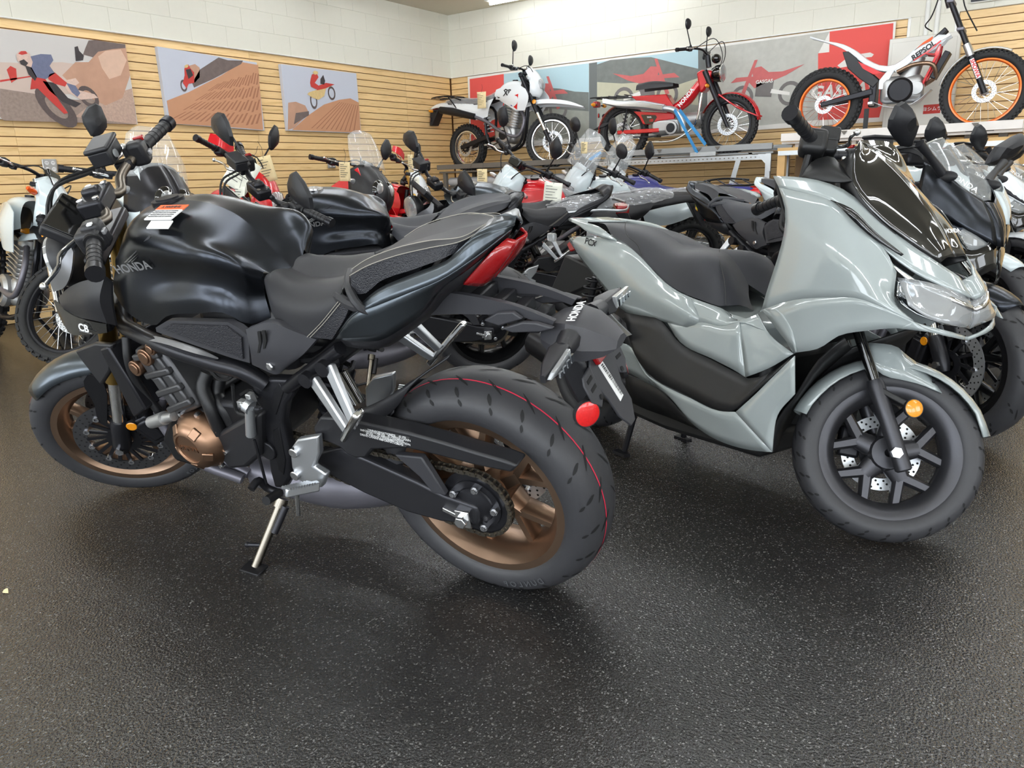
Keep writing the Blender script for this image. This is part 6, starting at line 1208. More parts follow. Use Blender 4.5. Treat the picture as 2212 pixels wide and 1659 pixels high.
    # engine, skid plate, pipe
    e=MB().box((.70,0,.42),(.36,.2,.24)).out('crankcase','engine_silver',T,bev=.06,seg=3); c_=[(.7007,-.12,.4082)][0]
    MB().lathe([(.11,-.09),(.11,-.115),(.09,-.135),(.0001,-.14)],28,(c_[0],0,c_[2])).out('engine_cover','dark_metal',e); c_=[(.8327,-.1,.4172)][0]; MB().lathe([(.06,-.09),(.055,-.115),(.0001,-.12)],20,(c_[0],0,c_[2])).out('engine_cover','engine_silver',e)
    MB().tube([(.74,0,.5),(.80,0,.70)],[.085,.075],12).out('cylinder','engine_silver',e)
    MB().patch([[(.46,.1,.33),(.6,.11,.27),(.8,.1,.28),(.95,.06,.40)],[(.46,-.1,.33),(.6,-.11,.27),(.8,-.1,.28),(.95,-.06,.40)]],10,3).out('skid_plate','alu_cast',T,solid=.006)
    MB().tube([(.66,-.1,.57),(.8,-.12,.62),(.95,-.1,.60),(.97,-.06,.5),(.9,-.03,.45)],.019,10,18).out('exhaust_pipe','bronze_wheel',T); MB().box((1.0,0,.60),(.05,.16,.24),MX.Rotation(.45,3,'Y')).out('radiator','dark_metal',T,bev=.006)
    MB().box((.46,0,.40),(.06,.17,.24)).out('pivot_plate','satin_black_metal',T,bev=.01)
    for y in (.09,-.09): MB().bar((.46,y,.42),(.0,y,.335),.03,.055,(0,1,0),h2=.045).out('swingarm','satin_black_metal',T,bev=.008); MB().bar((.47,y*1.3,.30),(.47,y*2.4,.31),.04,.02,(1,0,0)).out('footpeg','alu_cast',T)
    MB().prism([(.40,-.06,.27),(.44,-.06,.27),(.44,-.06,.0),(.40,-.06,.0)],(0,-.02,0)).out('lock_strap','cable_black',T)
    # fork
    k=(-.40,0,.9165)
    for y in (.085,-.085):
        f=lambda s,q=y: (1.367+k[0]*s,q,.345+k[2]*s)
        MB().tube([f(.40),f(.90)],.021,10).out('fork_tube','satin_black_metal',T); MB().tube([f(-.02),f(.40)],.024,10).out('fork_leg','satin_black_metal',T); MB().tube([f(.33),f(.44)],.03,10).out('fork_brace','alu_cast',T)
        b=MB().bar(f(.12,y+(-.027 if y<0 else .027)),f(.30,y+(-.027 if y<0 else .027)),.002,.036,(0,1,0)).out('fork_sticker','decal_white',T); text('SHOWA','red_plastic',b,f(.21,y+(-.0295 if y<0 else .0295)),(-k[0],0,-k[2]) if y<0 else (k[0],0,k[2]),(k[2],0,-k[0]) if y<0 else (k[2],0,-k[0]),.045,'sticker_lettering',bold=.03)
    for s in (.58,.84): MB().bar((1.367+k[0]*s,.12,.345+k[2]*s),(1.367+k[0]*s,-.12,.345+k[2]*s),.06,.03,(1,0,0)).out('triple_clamp','exhaust_grey',T,bev=.008)
    rows=[]
    for i in range(16): a=math.radians(62+105*i/15); rows.append([pol(fa,.372-.015*abs(j),a,.05*j) for j in (-1,-.5,0,.5,1)])
    MB().grid(rows).out('front_fender','white_plastic',T,solid=.004)
    MB().tube([(1.02,0,1.08),(.98,0,1.20)],.024,10).out('bar_riser','satin_black_metal',T)
    hb=[(.90,.40,1.24),(.93,.25,1.25),(.98,.1,1.22),(.98,0,1.19)]; hb+=[(x,-y,z) for x,y,z in hb[-2::-1]]; MB().tube(hb,.012,10,28).out('handlebar','satin_black_metal',T)
    for sg in (1,-1): grip(T,None,(.927,sg*.26,1.25),(.90,sg*.39,1.24)); lever(T,None,[(.97,sg*.2,1.24),(.99,sg*.27,1.24),(.97,sg*.33,1.24),(.975,sg*.38,1.235)],'alu_polished'); MB().box((.95,sg*.21,1.24),(.05,.06,.05)).out('lever_perch',BP,T,bev=.008)
    for pts in ([(.96,-.15,1.25),(1.06,-.08,1.28),(1.15,-.06,1.05),(1.26,-.06,.85)],[(.95,-.1,1.2),(.88,-.04,1.0),(.84,0,.95),(.9,.02,.9)]): MB().tube(pts,.006,6,18).out('cable','cable_black',T)
    for y in (.05,-.05): MB().bar((1.02,y,.90),(.66,y,.56),.03,.04,(0,1,0)).out('frame_tube','satin_black_metal',T,bev=.008)
    return T
trials()
# ================================================================ BENCHES
def bench(label,x0,x1,zt,beam,lip,y0=8.0,y1=8.8,legs=(),h=.06,name='display_bench',marks=()):
    T=thing(name,label,'bench',MX.Translation(((x0+x1)/2,(y0+y1)/2,0))); cx_=(x0+x1)/2; w=x1-x0; yy=(y1-y0)/2
    MB().box((0,0,zt-.01),(w,y1-y0-.1,.02)).out('deck',beam,T)
    for s,nm in ((-1,'front_beam'),(1,'back_beam')): MB().box((0,s*(yy-.02),zt+lip-h/2-.0),(w,.03,h)).box((0,s*(yy-.035),zt+lip-h/2),(w,.03,h*.45)).out(nm,beam,T,bev=.003)
    for x in marks: MB().prism([(x-cx_-.03,-yy-.006,zt+lip-.008),(x-cx_+.03,-yy-.006,zt+lip-.008),(x-cx_,-yy-.006,zt+lip-.045)],(0,.002,0)).out('arrow_mark','bench_dark',T)
    for x,y,m_,d in legs: MB().box((x-cx_,y-(y0+y1)/2,(zt-.02)/2),(d,d,zt-.02)).out('leg',m_,T,bev=.003)
    return T
bench('dark steel bench in the wall corner carrying the white trail motorcycle',-6.66,-4.62,1.165,'bench_dark',.085,legs=[(x,y,'bench_dark',.05) for x in (-6.58,-4.7) for y in (8.08,8.72)],marks=(-6.1,-5.35))
T=bench('grey steel bench with perforated lower rail carrying the red trail cub',-4.55,-2.29,1.225,'bench_grey',.08,legs=[(x,y,'galvanised',.05) for x in (-4.45,-2.33) for y in (8.04,8.74)],marks=(-3.5,-3.05,-2.85))
cx_=(-4.55-2.29)/2; b=MB().box((0,-.41,1.172),(2.2,.006,.05)).box((0,-.39,1.149),(2.2,.04,.005)).out('perforated_rail','galvanised',T); h_=MB()
for i in range(46): h_.box((-1.05+.046*i,-.4135,1.172),(.014,.002,.010))
h_.out('beam_holes','bench_dark',b)
MB().prism([(1.0,-.418,1.2),(1.13,-.418,1.2),(1.13,-.418,1.03),(1.09,-.418,1.03),(1.09,-.418,1.09),(1.02,-.418,1.165)],(0,.006,0)).out('gusset','galvanised',T)
MB().bar((.80,-.415,1.15),(.72,-.415,.85),.006,.05,(0,1,0)).out('brace','galvanised',T); MB().box((.42,-.42,1.225),(.28,.01,.045)).out('name_strip','galvanised',T,bev=.003)
for x in (-.6,-.1,.4,.9): MB().box((x,-.3,1.195),(.04,.1,.05)).out('spacer','bench_dark',T)
T=bench('white painted bench with worn edge carrying the trials motorcycle',-2.21,-.2,1.305,'bench_white',.08,h=.075,legs=[],marks=(-1.62,-.55))
T=thing('work_table','wooden work table with steel rail and cardboard panels under the white bench','table',MX.Translation((-1.22,8.4,0)))
MB().box((0,0,1.235),(2.04,.76,.03)).out('table_top','bench_wood',T); MB().box((0,-.385,1.20),(2.02,.012,.04)).box((0,-.37,1.18),(2.02,.04,.006)).out('steel_rail','galvanised',T)
for x in (-.98,.99): 
    for y in (-.34,.34): MB().box((x,y,.6),(.075,.075,1.2)).out('post','bench_wood',T,bev=.004)
MB().box((.93,-.36,.62),(.05,.04,1.12)).out('steel_leg','bench_grey',T); MB().box((.93,-.38,1.17),(.13,.012,.09)).out('corner_plate','galvanised',T)
for i in range(5): MB().box((-.78+.37*i,.1+.03*(i%2),.62),(.35,.02,1.1)).out('cardboard_panel','cardboard',T)
for x in (-.83,-.66,-.5): MB().box((x,-.05,.6),(.035,.02,1.1)).out('dark_strip','dark_cloth',T)
for x in (-.85,-.35,.2,.62,.88): MB().box((x,-.2,1.275),(.07,.12,.05)).out('block','bench_white' if x<0 else 'bench_dark',T,bev=.004)
# rolled mats and dark boxes stored under the corner bench
for i,(x,l_) in enumerate(((-5.9,1.3),(-4.95,.55))):
    o=MB().tube([(-l_/2,0,0),(l_/2,0,0)],.055,14).out('rolled_mat','grey_roll'); o.matrix_world=MX.Translation((x,8.15,1.03)); tag(o,('long grey roll of matting stored under the corner bench','short grey roll of matting at the right end under the corner bench')[i],'roll')
o=MB().box((0,0,0),(1.9,.5,.04)).out('storage_board','bench_dark'); o.matrix_world=MX.Translation((-5.64,8.4,.955)); tag(o,'dark shelf board under the corner bench','shelf')
for x in (-6.5,-4.8):
    pass
# blue tie-down straps
for i,(a_,b_) in enumerate((((-3.36,8.06,1.70),(-3.06,7.975,1.24)),((-3.34,8.15,1.70),(-2.98,8.0,1.32)),((-4.2,7.97,1.3),(-4.35,7.96,1.22)))):
    o=MB().bar(a_,b_,.004,.035,(.4,1,0)).out('tie_strap','strap_blue'); tag(o,('front blue tie-down strap running from the red trail cub to the bench','rear blue tie-down strap beside the front one on the red trail cub','short blue strap end knotted on the grey bench rail')[i],'strap')
# leaning planks at the right end of the work table
for i,(x,m_,w_) in enumerate(((-.17,'bench_wood',.09),(-.07,'grey_roll',.05),(-.0,'acid_yellow',.03),(.06,'bench_grey',.04))):
    o=MB().box((0,0,.55),(w_,.05,1.1)).out('leaning_plank',m_); o.matrix_world=MX.Translation((x,8.2,0))@MX.Rotation(-.09,4,'X'); tag(o,('round brown post leaning beside the work table','grey plank leaning second from the work table','yellow strip leaning third from the work table','thin steel bar leaning farthest right')[i],'plank')

# ================================================================ PICTURES, BANNER, FITTINGS
for n_,c_,v_,s_ in (('print_sky',(206,202,198),.03,3),('print_sky_blue',(196,200,212),.03,3),('print_haze',(204,184,172),.06,5),('print_grass',(150,132,122),.35,45),('print_grass_light',(186,158,142),.3,60),('print_dust',(190,148,124),.16,12),('print_dust_light',(214,180,158),.12,14),('print_tree',(112,98,94),.25,20),('print_sand',(198,146,112),.06,9),('print_sand_dark',(166,114,86),.08,12),('print_red',(196,62,56),.1,20),('print_jersey',(108,114,140),.2,40),('print_dark',(62,56,58),.2,40),('print_helmet',(214,186,172),.2,60),('print_tyre',(92,80,78),.25,60),('print_yellow',(214,186,130),.2,40),
    ('banner_red',(228,88,82),.05,3),('banner_sky',(178,206,214),.05,2),('banner_hill',(118,122,118),.25,14),('banner_hill_light',(160,162,152),.22,10),('banner_sandy',(190,188,164),.1,10),('banner_rock',(188,188,180),.16,16),('banner_bar',(108,112,110),.02,2),('banner_white',(236,234,228),.02,2),('banner_bike',(198,104,102),.1,20),('banner_tyre',(120,116,114),.1,20)): mat(n_,c_,.65,var=v_,vs_=s_,bump=.05,bs=300)
def pr_(par,pts,m,layer,left=True,name='print',d=.0005):
    o=.0006*layer
    return MB().prism([(p[0]+o,p[1],p[2]) if left else (p[0],p[1]-o,p[2]) for p in pts],(-d,0,0) if left else (0,d,0)).out(name,m,par,flat=True)
def canvas(label,y0,y1,z0,z1,skew=0,m='print_sky'):
    T=thing('canvas_picture',label,'picture'); x0,x1=XL-.016,XL+.033
    q=[(y0,z0),(y1,z0-skew),(y1,z1-skew),(y0,z1)]; MB().prism([(x1,a,b) for a,b in q],(x0-x1,0,0)).out('canvas',m,T,bev=.002); return T
PX_=XL+.0335
T=canvas('large canvas picture of a motocross rider throwing up dust, leftmost on the wall',2.93,4.165,1.655,2.347)
pr_(T,[(-7.046,3.042,1.8897),(-7.046,2.9998,1.6723),(-7.046,3.0222,1.6443),(-7.046,4.155,1.6547),(-7.046,4.1621,1.8534),(-7.046,3.9671,1.8744),(-7.046,3.6271,1.8384),(-7.046,3.3235,1.865)],'print_grass',1)
pr_(T,[(-7.046,3.0811,2.0911),(-7.046,3.2513,2.1001),(-7.046,3.5719,2.1377),(-7.046,3.7934,2.128),(-7.046,3.7674,1.8935),(-7.046,3.3235,1.865),(-7.046,3.042,1.8897)],'print_haze',1)
pr_(T,[(-7.046,3.6013,1.6977),(-7.046,4.155,1.6547),(-7.046,4.1603,1.9677),(-7.046,3.9553,1.9056),(-7.046,3.7335,1.7977)],'print_grass_light',2,name='grass_print')
pr_(T,[(-7.046,3.8315,2.3383),(-7.046,3.8826,2.3487),(-7.046,4.1637,2.345),(-7.046,4.1507,2.2405),(-7.046,3.9517,2.1737),(-7.046,3.8242,2.2077),(-7.046,3.7606,2.2166),(-7.046,3.7967,2.2812)],'print_tree',2)
pr_(T,[(-7.046,3.5521,2.031),(-7.046,3.6839,2.1483),(-7.046,3.799,2.1593),(-7.046,3.8987,2.2538),(-7.046,4.0411,2.2922),(-7.046,4.1634,2.3133),(-7.046,4.1621,2.0813),(-7.046,4.0556,1.8798),(-7.046,3.886,1.8058),(-7.046,3.701,1.8893),(-7.046,3.6176,1.9604)],'print_dust',3,name='spray_print')
pr_(T,[(-7.046,3.8917,2.2145),(-7.046,3.9687,2.2689),(-7.046,4.1113,2.2966),(-7.046,4.1522,2.2088),(-7.046,4.0721,2.0739),(-7.046,3.9607,2.0331),(-7.046,3.9088,2.123)],'print_dust_light',4)
pr_(T,[(-7.046,3.6984,2.2705),(-7.046,3.7274,2.2812),(-7.046,3.7334,2.2441),(-7.046,3.7675,2.2097),(-7.046,3.7521,2.1701),(-7.046,3.6886,2.1563)],'print_dark',4)
pr_(T,[(-7.046,3.1192,2.038),(-7.046,3.1533,2.0695),(-7.046,3.1921,2.0516),(-7.046,3.1839,1.9719),(-7.046,3.1352,1.9394)],'print_red',3); pr_(T,[(-7.046,3.0546,1.9546),(-7.046,3.3218,2.012),(-7.046,3.3201,2.0031),(-7.046,3.0515,1.9388)],'print_red',3)
def ring(par,c,a,b,th,m,layer,rot=0,left=True,n=20):
    b_=MB(); rows=[]
    for i in range(n):
        t=2*PI*i/n; r=[]
        for s in (1,1-th):
            u,v=a*s*math.cos(t),b*s*math.sin(t); u,v=u*math.cos(rot)-v*math.sin(rot),u*math.sin(rot)+v*math.cos(rot); r.append((c[0]+.0006*layer,c[1]+u,c[2]+v) if left else (c[0]+u,c[1]-.0006*layer,c[2]+v))
        rows.append(r)
    return b_.grid(rows,cv=True).out('print',m,par,solid=.0003,flat=True)
ring(T,[(-7.046,3.4567,1.7678)][0],.105,.20,.45,'print_tyre',5,.75); ring(T,[(-7.046,3.7464,1.8688)][0],.075,.10,.4,'print_tyre',5,.7)
pr_(T,[(-7.046,3.3068,2.0108),(-7.046,3.3574,2.0443),(-7.046,3.4067,1.9894),(-7.046,3.5066,1.7856),(-7.046,3.5428,1.7261),(-7.046,3.5096,1.7169),(-7.046,3.3812,1.8538),(-7.046,3.332,1.9099),(-7.046,3.2709,1.8984)],'print_red',6)
pr_(T,[(-7.046,3.381,1.9726),(-7.046,3.4781,1.9651),(-7.046,3.5656,1.85),(-7.046,3.6703,1.8099),(-7.046,3.6157,1.7759),(-7.046,3.5123,1.8164),(-7.046,3.4204,1.9012)],'print_dark',6); pr_(T,[(-7.046,3.5436,1.9852),(-7.046,3.6599,2.017),(-7.046,3.6853,1.9807),(-7.046,3.6119,1.9295),(-7.046,3.8009,1.8957),(-7.046,3.829,1.866),(-7.046,3.676,1.8412),(-7.046,3.5742,1.8964)],'print_helmet',6)
pr_(T,[(-7.046,3.32,2.1572),(-7.046,3.4061,2.1848),(-7.046,3.4894,2.1889),(-7.046,3.4995,2.1456),(-7.046,3.4602,2.0976),(-7.046,3.4922,2.041),(-7.046,3.4067,1.9894),(-7.046,3.3339,1.9984),(-7.046,3.3032,2.0687)],'print_jersey',7); pr_(T,[(-7.046,3.2646,2.0941),(-7.046,3.3121,2.0768),(-7.046,3.3414,1.999),(-7.046,3.3208,1.968),(-7.046,3.2786,2.0157)],'print_dark',7)
pr_(T,[(-7.046,3.4444,2.0296),(-7.046,3.4936,2.0486),(-7.046,3.5464,2.0005),(-7.046,3.5804,1.9728),(-7.046,3.5588,1.9409),(-7.046,3.4767,1.9576),(-7.046,3.4297,1.9913)],'print_red',7); pr_(T,[(-7.046,3.5725,1.9722),(-7.046,3.6485,1.955),(-7.046,3.6778,1.8955),(-7.046,3.6476,1.8627),(-7.046,3.6062,1.8985)],'print_jersey',7)
pr_(T,[(-7.046,3.2131,2.1607),(-7.046,3.2398,2.1891),(-7.046,3.2847,2.1996),(-7.046,3.3168,2.1785),(-7.046,3.3295,2.1147),(-7.046,3.3112,2.0723),(-7.046,3.2765,2.0808),(-7.046,3.2295,2.098),(-7.046,3.2119,2.1178)],'print_helmet',8); pr_(T,[(-7.046,3.2289,2.1694),(-7.046,3.2543,2.1906),(-7.046,3.2909,2.1945),(-7.046,3.302,2.177),(-7.046,3.2561,2.1622)],'print_red',9); pr_(T,[(-7.046,3.225,2.1119),(-7.046,3.2643,2.1301),(-7.046,3.2925,2.1039),(-7.046,3.2686,2.0772),(-7.046,3.2348,2.0885)],'print_dark',9)
T=canvas('canvas picture of a rider climbing a rippled dune, second from left',4.478,5.60,1.675,2.362,.035,'print_sky_blue')
pr_(T,[(-7.046,4.4924,1.8808),(-7.046,4.7377,1.9733),(-7.046,5.14,2.1618),(-7.046,5.4119,2.3124),(-7.046,5.6115,2.3034),(-7.046,5.5802,1.6464),(-7.046,5.324,1.6577),(-7.046,4.4973,1.6753)],'print_sand',1)
pr_(T,[(-7.046,4.7936,2.064),(-7.046,4.8978,2.1942),(-7.046,5.1335,2.3302),(-7.046,5.2415,2.3141),(-7.046,5.4259,2.3283),(-7.046,5.3974,2.2928),(-7.046,5.0346,2.1177),(-7.046,4.8074,2.0216)],'print_tree',2); pr_(T,[(-7.046,4.7777,2.2179),(-7.046,4.8535,2.2421),(-7.046,4.9007,2.2118),(-7.046,4.8864,2.1235),(-7.046,4.825,2.0664),(-7.046,4.7785,2.0975)],'print_dust',2)
b=MB(); A_=[(-7.046,5.144,2.1174),(-7.046,4.4988,1.684),(-7.046,5.5802,1.6464),(-7.046,5.6223,2.2951)]
for i in range(17):
    for j in range(4):
        t=(i+.5)/17; s0=.1+.22*j+.02*math.sin(i*2.1+j); p=lerp(lerp(A_[0],A_[3],t),lerp(A_[1],A_[2],t),s0); q=lerp(lerp(A_[0],A_[3],t-.03),lerp(A_[1],A_[2],t-.05),s0+.17); w=.008+.006*s0
        b.add([(PX_+.0018,p[1]-w,p[2]),(PX_+.0018,p[1]+w,p[2]+.004),(PX_+.0018,q[1]+w*1.2,q[2]+.004),(PX_+.0018,q[1]-w*1.2,q[2])],[(0,1,2,3)])
b.out('sand_ripples','print_sand_dark',T,flat=True)
ring(T,[(-7.046,4.6962,2.0309)][0],.035,.055,.35,'print_tyre',4); pr_(T,[(-7.046,4.7281,2.1878),(-7.046,4.7482,2.2238),(-7.046,4.7797,2.2301),(-7.046,4.7914,2.202),(-7.046,4.8302,2.1623),(-7.046,4.8145,2.0656),(-7.046,4.7506,2.0522),(-7.046,4.7228,2.0069),(-7.046,4.6903,2.0563),(-7.046,4.7222,2.1274)],'print_red',5); pr_(T,[(-7.046,4.7411,2.1804),(-7.046,4.7942,2.1937),(-7.046,4.8155,2.1351),(-7.046,4.7577,2.0959)],'print_dark',6); pr_(T,[(-7.046,4.7324,2.2138),(-7.046,4.7593,2.2299),(-7.046,4.7783,2.2214),(-7.046,4.7651,2.2031),(-7.046,4.7372,2.1937)],'print_yellow',7)
T=canvas('canvas picture of a rider jumping over a dune crest, rightmost of the three',5.92,7.055,1.65,2.343,.0,'print_sky_blue')
pr_(T,[(-7.046,5.9745,1.6579),(-7.046,6.2431,1.8298),(-7.046,6.4865,1.9548),(-7.046,6.731,2.0209),(-7.046,6.9181,2.0491),(-7.046,7.0546,2.0074),(-7.046,7.044,1.656)],'print_sand',1); pr_(T,[(-7.046,5.9621,1.9461),(-7.046,6.0704,1.9622),(-7.046,6.2014,1.9293),(-7.046,6.2459,1.8503),(-7.046,6.0041,1.6789),(-7.046,5.9159,1.6562)],'print_dust',2); pr_(T,[(-7.046,6.0536,1.8415),(-7.046,6.2486,1.8708),(-7.046,6.2425,1.8257),(-7.046,6.0098,1.7193)],'print_tree',3)
b=MB(); A_=[(-7.046,6.7283,1.9997),(-7.046,6.2235,1.6857),(-7.046,7.0454,1.6671),(-7.046,7.0506,1.9746)]
for i in range(10):
    t=(i+.5)/10; p=lerp(A_[0],A_[3],t); q=lerp(A_[1],A_[2],t*.9); b.add([(PX_+.0018,p[1]-.006,p[2]),(PX_+.0018,p[1]+.006,p[2]),(PX_+.0018,q[1]+.012,q[2]),(PX_+.0018,q[1]-.006,q[2])],[(0,1,2,3)])
b.out('sand_ripples','print_sand_dark',T,flat=True)
ring(T,[(-7.046,6.6205,2.0874)][0],.058,.076,.3,'print_tyre',5); ring(T,[(-7.046,6.3342,1.9874)][0],.052,.09,.3,'print_tyre',5)
pr_(T,[(-7.046,6.2764,2.075),(-7.046,6.4519,2.1275),(-7.046,6.575,2.1877),(-7.046,6.6779,2.1891),(-7.046,6.5389,2.1336),(-7.046,6.4988,2.0485),(-7.046,6.4068,2.0018),(-7.046,6.3242,2.0173),(-7.046,6.2458,2.0529)],'print_yellow',6); pr_(T,[(-7.046,6.4273,2.1564),(-7.046,6.5471,2.1959),(-7.046,6.6779,2.1891),(-7.046,6.5243,2.1326),(-7.046,6.3919,2.103)],'print_red',7); pr_(T,[(-7.046,6.4656,2.2305),(-7.046,6.5149,2.2792),(-7.046,6.5352,2.2155),(-7.046,6.5152,2.173),(-7.046,6.4588,2.179)],'print_dark',7)
pr_(T,[(-7.046,6.318,2.2188),(-7.046,6.3445,2.2711),(-7.046,6.4166,2.2872),(-7.046,6.4397,2.2487),(-7.046,6.3745,2.1829),(-7.046,6.4273,2.1564),(-7.046,6.3933,2.1133),(-7.046,6.3126,2.138),(-7.046,6.3041,2.1776)],'print_red',8); pr_(T,[(-7.046,6.3557,2.2921),(-7.046,6.3866,2.3148),(-7.046,6.4335,2.3088),(-7.046,6.4388,2.285),(-7.046,6.386,2.2685)],'print_yellow',9)
# banner on the back wall
T=thing('wall_banner','long printed banner of red motocross bikes on the back wall behind the benches','banner')
def bn(pts,m,l,**k): return pr_(T,pts,m,l,False,**k)
YBN=8.92
o=MB().prism([(-6.7736,8.92,2.4272),(-1.4014,8.92,2.4228),(-1.4018,8.92,1.4818),(-2.9142,8.92,1.4789),(-5.3718,8.92,1.46),(-6.7851,8.92,1.4513)],(0,.006,0)).out('banner_cloth','banner_white',T)
bn([(-6.7387,8.92,2.3946),(-6.1611,8.92,2.4039),(-6.1874,8.92,1.552),(-6.7652,8.92,1.5437)],'banner_red',1)
bn([(-6.1611,8.92,2.4039),(-4.8668,8.92,2.4008),(-4.8678,8.92,1.5161),(-6.1878,8.92,1.5424)],'banner_sky',1); bn([(-6.1653,8.92,2.0431),(-5.7829,8.92,2.1222),(-5.4629,8.92,2.1663),(-5.2863,8.92,2.1417),(-5.0705,8.92,2.0875),(-4.8696,8.92,2.0613),(-4.8678,8.92,1.5161),(-6.1878,8.92,1.5424)],'banner_hill',2); bn([(-6.1737,8.92,1.8558),(-5.4692,8.92,1.9153),(-4.8673,8.92,1.8346),(-4.8678,8.92,1.5161),(-6.1878,8.92,1.5424)],'banner_hill_light',3)
bn([(-4.8626,8.92,2.4003),(-4.7494,8.92,2.4019),(-4.7537,8.92,1.5186),(-4.8678,8.92,1.5161)],'banner_bar',4)
bn([(-4.7494,8.92,2.4019),(-3.4413,8.92,2.4014),(-3.4042,8.92,1.5319),(-4.7537,8.92,1.5186)],'banner_sky',1); bn([(-4.7495,8.92,2.3749),(-4.5712,8.92,2.4063),(-4.2568,8.92,2.397),(-4.0283,8.92,2.3802),(-3.8046,8.92,2.3079),(-3.6584,8.92,2.2606),(-3.4344,8.92,2.1901),(-3.4042,8.92,1.5319),(-4.7537,8.92,1.5186)],'banner_hill',2); bn([(-4.7505,8.92,2.1711),(-4.4112,8.92,2.1226),(-4.024,8.92,2.1033),(-3.6889,8.92,2.0398),(-3.4226,8.92,2.0945),(-3.4042,8.92,1.5319),(-4.7537,8.92,1.5186)],'banner_sandy',3); bn([(-4.7517,8.92,1.9303),(-4.2138,8.92,1.9544),(-3.4126,8.92,1.7913),(-3.4042,8.92,1.5319),(-4.7537,8.92,1.5186)],'banner_hill_light',4)
bn([(-3.4465,8.92,2.402),(-3.3376,8.92,2.4034),(-3.3069,8.92,1.5388),(-3.4132,8.92,1.5358)],'banner_bar',5)
bn([(-3.3364,8.92,2.3962),(-2.0251,8.92,2.4072),(-2.1262,8.92,2.2061),(-2.0799,8.92,1.5411),(-2.8325,8.92,1.5206),(-3.2929,8.92,1.5203)],'banner_rock',1); bn([(-2.0251,8.92,2.4072),(-1.4251,8.92,2.4095),(-1.4102,8.92,1.9727),(-1.4788,8.92,1.5248),(-2.0798,8.92,1.5395),(-2.1264,8.92,2.209),(-2.015,8.92,2.2081)],'banner_red',2)
def pbike(c,s,l=6,flip=1):
    x,z=c[0],c[2]; f=lambda pts,m,k: bn([(x+flip*a*s,YBN,z+b*s) for a,b in pts],m,l+k)
    ring(T,(x-flip*.62*s,YBN,z-.15*s),.3*s,.3*s,.3,'banner_tyre',l,0,False); ring(T,(x+flip*.62*s,YBN,z-.15*s),.3*s,.3*s,.3,'banner_tyre',l,0,False)
    f([(-.95,.52),(-.4,.40),(-.05,.42),(.15,.58),(.4,.55),(.35,.35),(.8,.36),(.95,.24),(.5,.26),(.3,.05),(.05,.15),(-.25,.22),(-.5,.3)],'banner_bike',1)
    f([(.25,.75),(.33,.75),(.68,-.12),(.58,-.15)],'banner_bike',2); f([(-.2,.2),(.25,.2),(.28,-.15),(-.15,-.2)],'banner_tyre',1); f([(-.15,.0),(-.62,-.12),(-.62,-.2),(-.12,-.1)],'banner_white',2)
pbike([(-5.6039,8.92,1.962)][0],.46); pbike([(-4.0987,8.92,2.0112)][0],.46); pbike([(-2.6533,8.92,1.8993)][0],.42,flip=-1)
p=[(-1.8681,8.92,1.8152),(-2.0821,8.92,1.7893),(-1.6572,8.92,1.7968)]; text('GASGAS','banner_white',T,(p[0][0],YBN-.003,p[0][2]),(1,0,0),(0,0,1),.17,'banner_lettering',bold=.03,shear=.25)
p=[(-2.6739,8.92,1.9812)]; text('GASGAS','banner_white',T,(p[0][0],YBN-.008,p[0][2]),(1,0,0),(0,0,1),.05,'banner_lettering',bold=.03)
bn([(-1.855,8.92,2.1185),(-1.7859,8.92,2.1538),(-1.6169,8.92,2.1604),(-1.5802,8.92,2.1381),(-1.5993,8.92,2.1163),(-1.7402,8.92,2.1175),(-1.7779,8.92,2.053),(-1.8928,8.92,2.0432),(-1.9239,8.92,2.0682)],'banner_white',3)
bn([(-6.5344,8.92,2.0726),(-6.4554,8.92,2.142),(-6.1603,8.92,2.1545),(-5.9462,8.92,2.1362),(-5.9716,8.92,2.0923),(-6.1626,8.92,2.1026),(-6.4088,8.92,2.0815),(-6.4655,8.92,1.9528),(-6.5281,8.92,1.9574)],'banner_white',3)
# pier: conduits, cabinet, sticker
for i,x in enumerate((-1.13,-1.04)):
    o=MB().tube([(0,0,0),(0,0,3.24)],.022,12).out('wall_conduit','trim_white'); o.matrix_world=MX.Translation((x,YB-.015,.0)); tag(o,('left white conduit running up the painted pier','right white conduit running up the painted pier')[i],'pipe')
cb=thing('wall_cabinet','pale grey metal cabinet on the painted pier behind the trials motorcycle','cabinet'); mat('cabinet_grey',(214,212,204),.4,.1)
q=[(-1.2462,8.86,2.0606),(-.8606,8.86,2.0519),(-.7699,8.86,1.4287),(-1.1853,8.86,1.4138)]; zz=[p[2] for p in q]; xx=[p[0] for p in q]
MB().box((-1.12,YB-.06,1.75),(.62,.11,1.0)).out('cabinet_body','cabinet_grey',cb,bev=.006); MB().box((-1.12,YB-.118,1.75),(.56,.006,.92)).out('cabinet_door','cabinet_grey',cb,bev=.002)
p=[(-.9923,8.82,1.5646)][0]; sk=MB().box((p[0],8.817,p[2]),(.15,.002,.085)).out('brand_sticker','print_red'); tag(sk,'small red sticker with white characters on the grey cabinet','sticker'); text('ヨシムラ','decal_white',sk,(p[0],8.8155,p[2]),(1,0,0),(0,0,1),.042,'sticker_lettering',bold=.02)
sg_=MB().prism([(-.7739,8.9,2.4932),(-.3517,8.9,2.4903),(-.3762,8.9,2.6925),(-.7956,8.9,2.7607)],(0,.01,0)).out('wall_sign','banner_white'); tag(sg_,'white-bordered dark sign high on the back wall at the top right','sign'); pr_(sg_,[(-.7708,8.898,2.5004),(-.3526,8.898,2.4978),(-.3752,8.898,2.6844),(-.7907,8.898,2.7518)],'decal_dark',1,False)
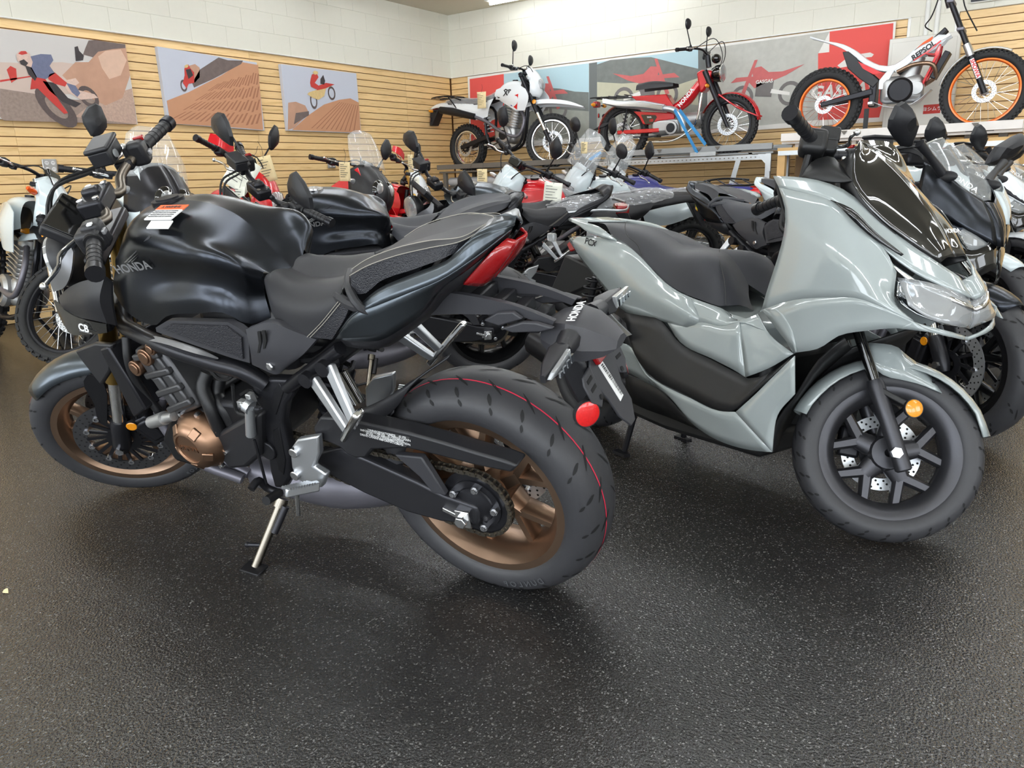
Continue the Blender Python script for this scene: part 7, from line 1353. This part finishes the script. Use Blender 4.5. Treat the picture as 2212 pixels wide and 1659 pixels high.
# outlets
def outlet(y,z,label,hw=.06):
    T=thing('wall_outlet',label,'outlet',MX.Translation((XL-.014,y,z))); MB().box((.012,0,0),(.014,hw*2,.118)).out('cover_plate','galvanised',T,bev=.005)
    for a in (-1,1):
        for b in (-1,1): o=MB().disc(.017,.019,.0225,16,(0,a*.026,b*.026),ax=0).out('socket','decal_white',T); MB().box((.0228,a*.026-.006,b*.026+.002),(.001,.003,.009)).out('slot','ink',o); MB().box((.0228,a*.026+.006,b*.026+.002),(.001,.003,.009)).out('slot','ink',o)
outlet(3.33,1.287,'steel four-socket wall outlet at the far left of the slatted wall'); outlet(6.55,1.30,'wall outlet on the slatted wall behind the red rally motorcycle')
# hook on the slatted wall
o=MB().box((.02,0,0),(.04,.03,.06)).tube([(.03,0,-.01),(.09,0,-.02),(.10,0,.02)],.006,8,8).out('display_hook','bench_grey'); p=[(-7.06,3.2387,.9375)][0]; o.matrix_world=MX.Translation((XL-.01,p[1],p[2])); tag(o,'small grey hook on the slatted wall above the display','hook')
# paper tags on the handlebars
def at(px,py,pz): return (px,py,pz)
RZ=lambda a,b=0: MX.Rotation(a,4,'Z')@MX.Rotation(b,4,'Y')
for p,sx,sz,m_,a,b_,lab in (((-3.78,2.877,1.205),.15,.19,'paper_white',.92,.62,'white perforated price sheet hanging on the red trail motorcycle with gold fork'),((-3.93,3.086,1.23),.09,.15,'paper_manila',.92,-.2,'manila tag next to the white price sheet on the red trail motorcycle'),((-3.80,2.80,1.06),.06,.13,'paper_white',.5,.1,'narrow white slip hanging below the price sheet on the red trail motorcycle'),
    ((-4.05,3.867,1.20),.075,.13,'paper_manila',.8,.05,'manila tag on the red rally motorcycle'),((-3.744,5.067,1.13),.08,.13,'paper_manila',.65,.03,'manila tag beside the white front plate in the centre row'),((-2.904,4.788,1.01),.13,.19,'paper_white',.55,.12,'white price sheet hanging above the wrapped seat in the centre row'),
    ((-3.051,5.512,1.31),.05,.09,'paper_manila',.5,.05,'small manila tag on the handlebar with the tall windscreen'),((-4.497,5.1,1.09),.08,.11,'paper_white',.75,.05,'white slip on the red and white trail motorcycle near the corner'),((-4.583,5.158,1.28),.045,.15,'paper_manila',.75,.0,'narrow manila tag on the red and white trail motorcycle near the corner'),((-6.02,8.2,2.12),.12,.20,'paper_manila',.3,.0,'manila tag under the handlebar of the white trail motorcycle on the corner bench')):
    price_tag(p,sx,sz,m_,lab,RZ(a,b_))
lf=MB().patch([[(0,0,.004),(.012,.006,.01),(.03,.0,.004)],[(0,0,.002),(.014,-.008,.004),(.03,0,.003)]],8,3).out('dry_leaf','paper_manila'); lf.matrix_world=MX.Translation([(-2.2309,.717,0)][0]); tag(lf,'small dry leaf lying on the black floor at the left edge','leaf')
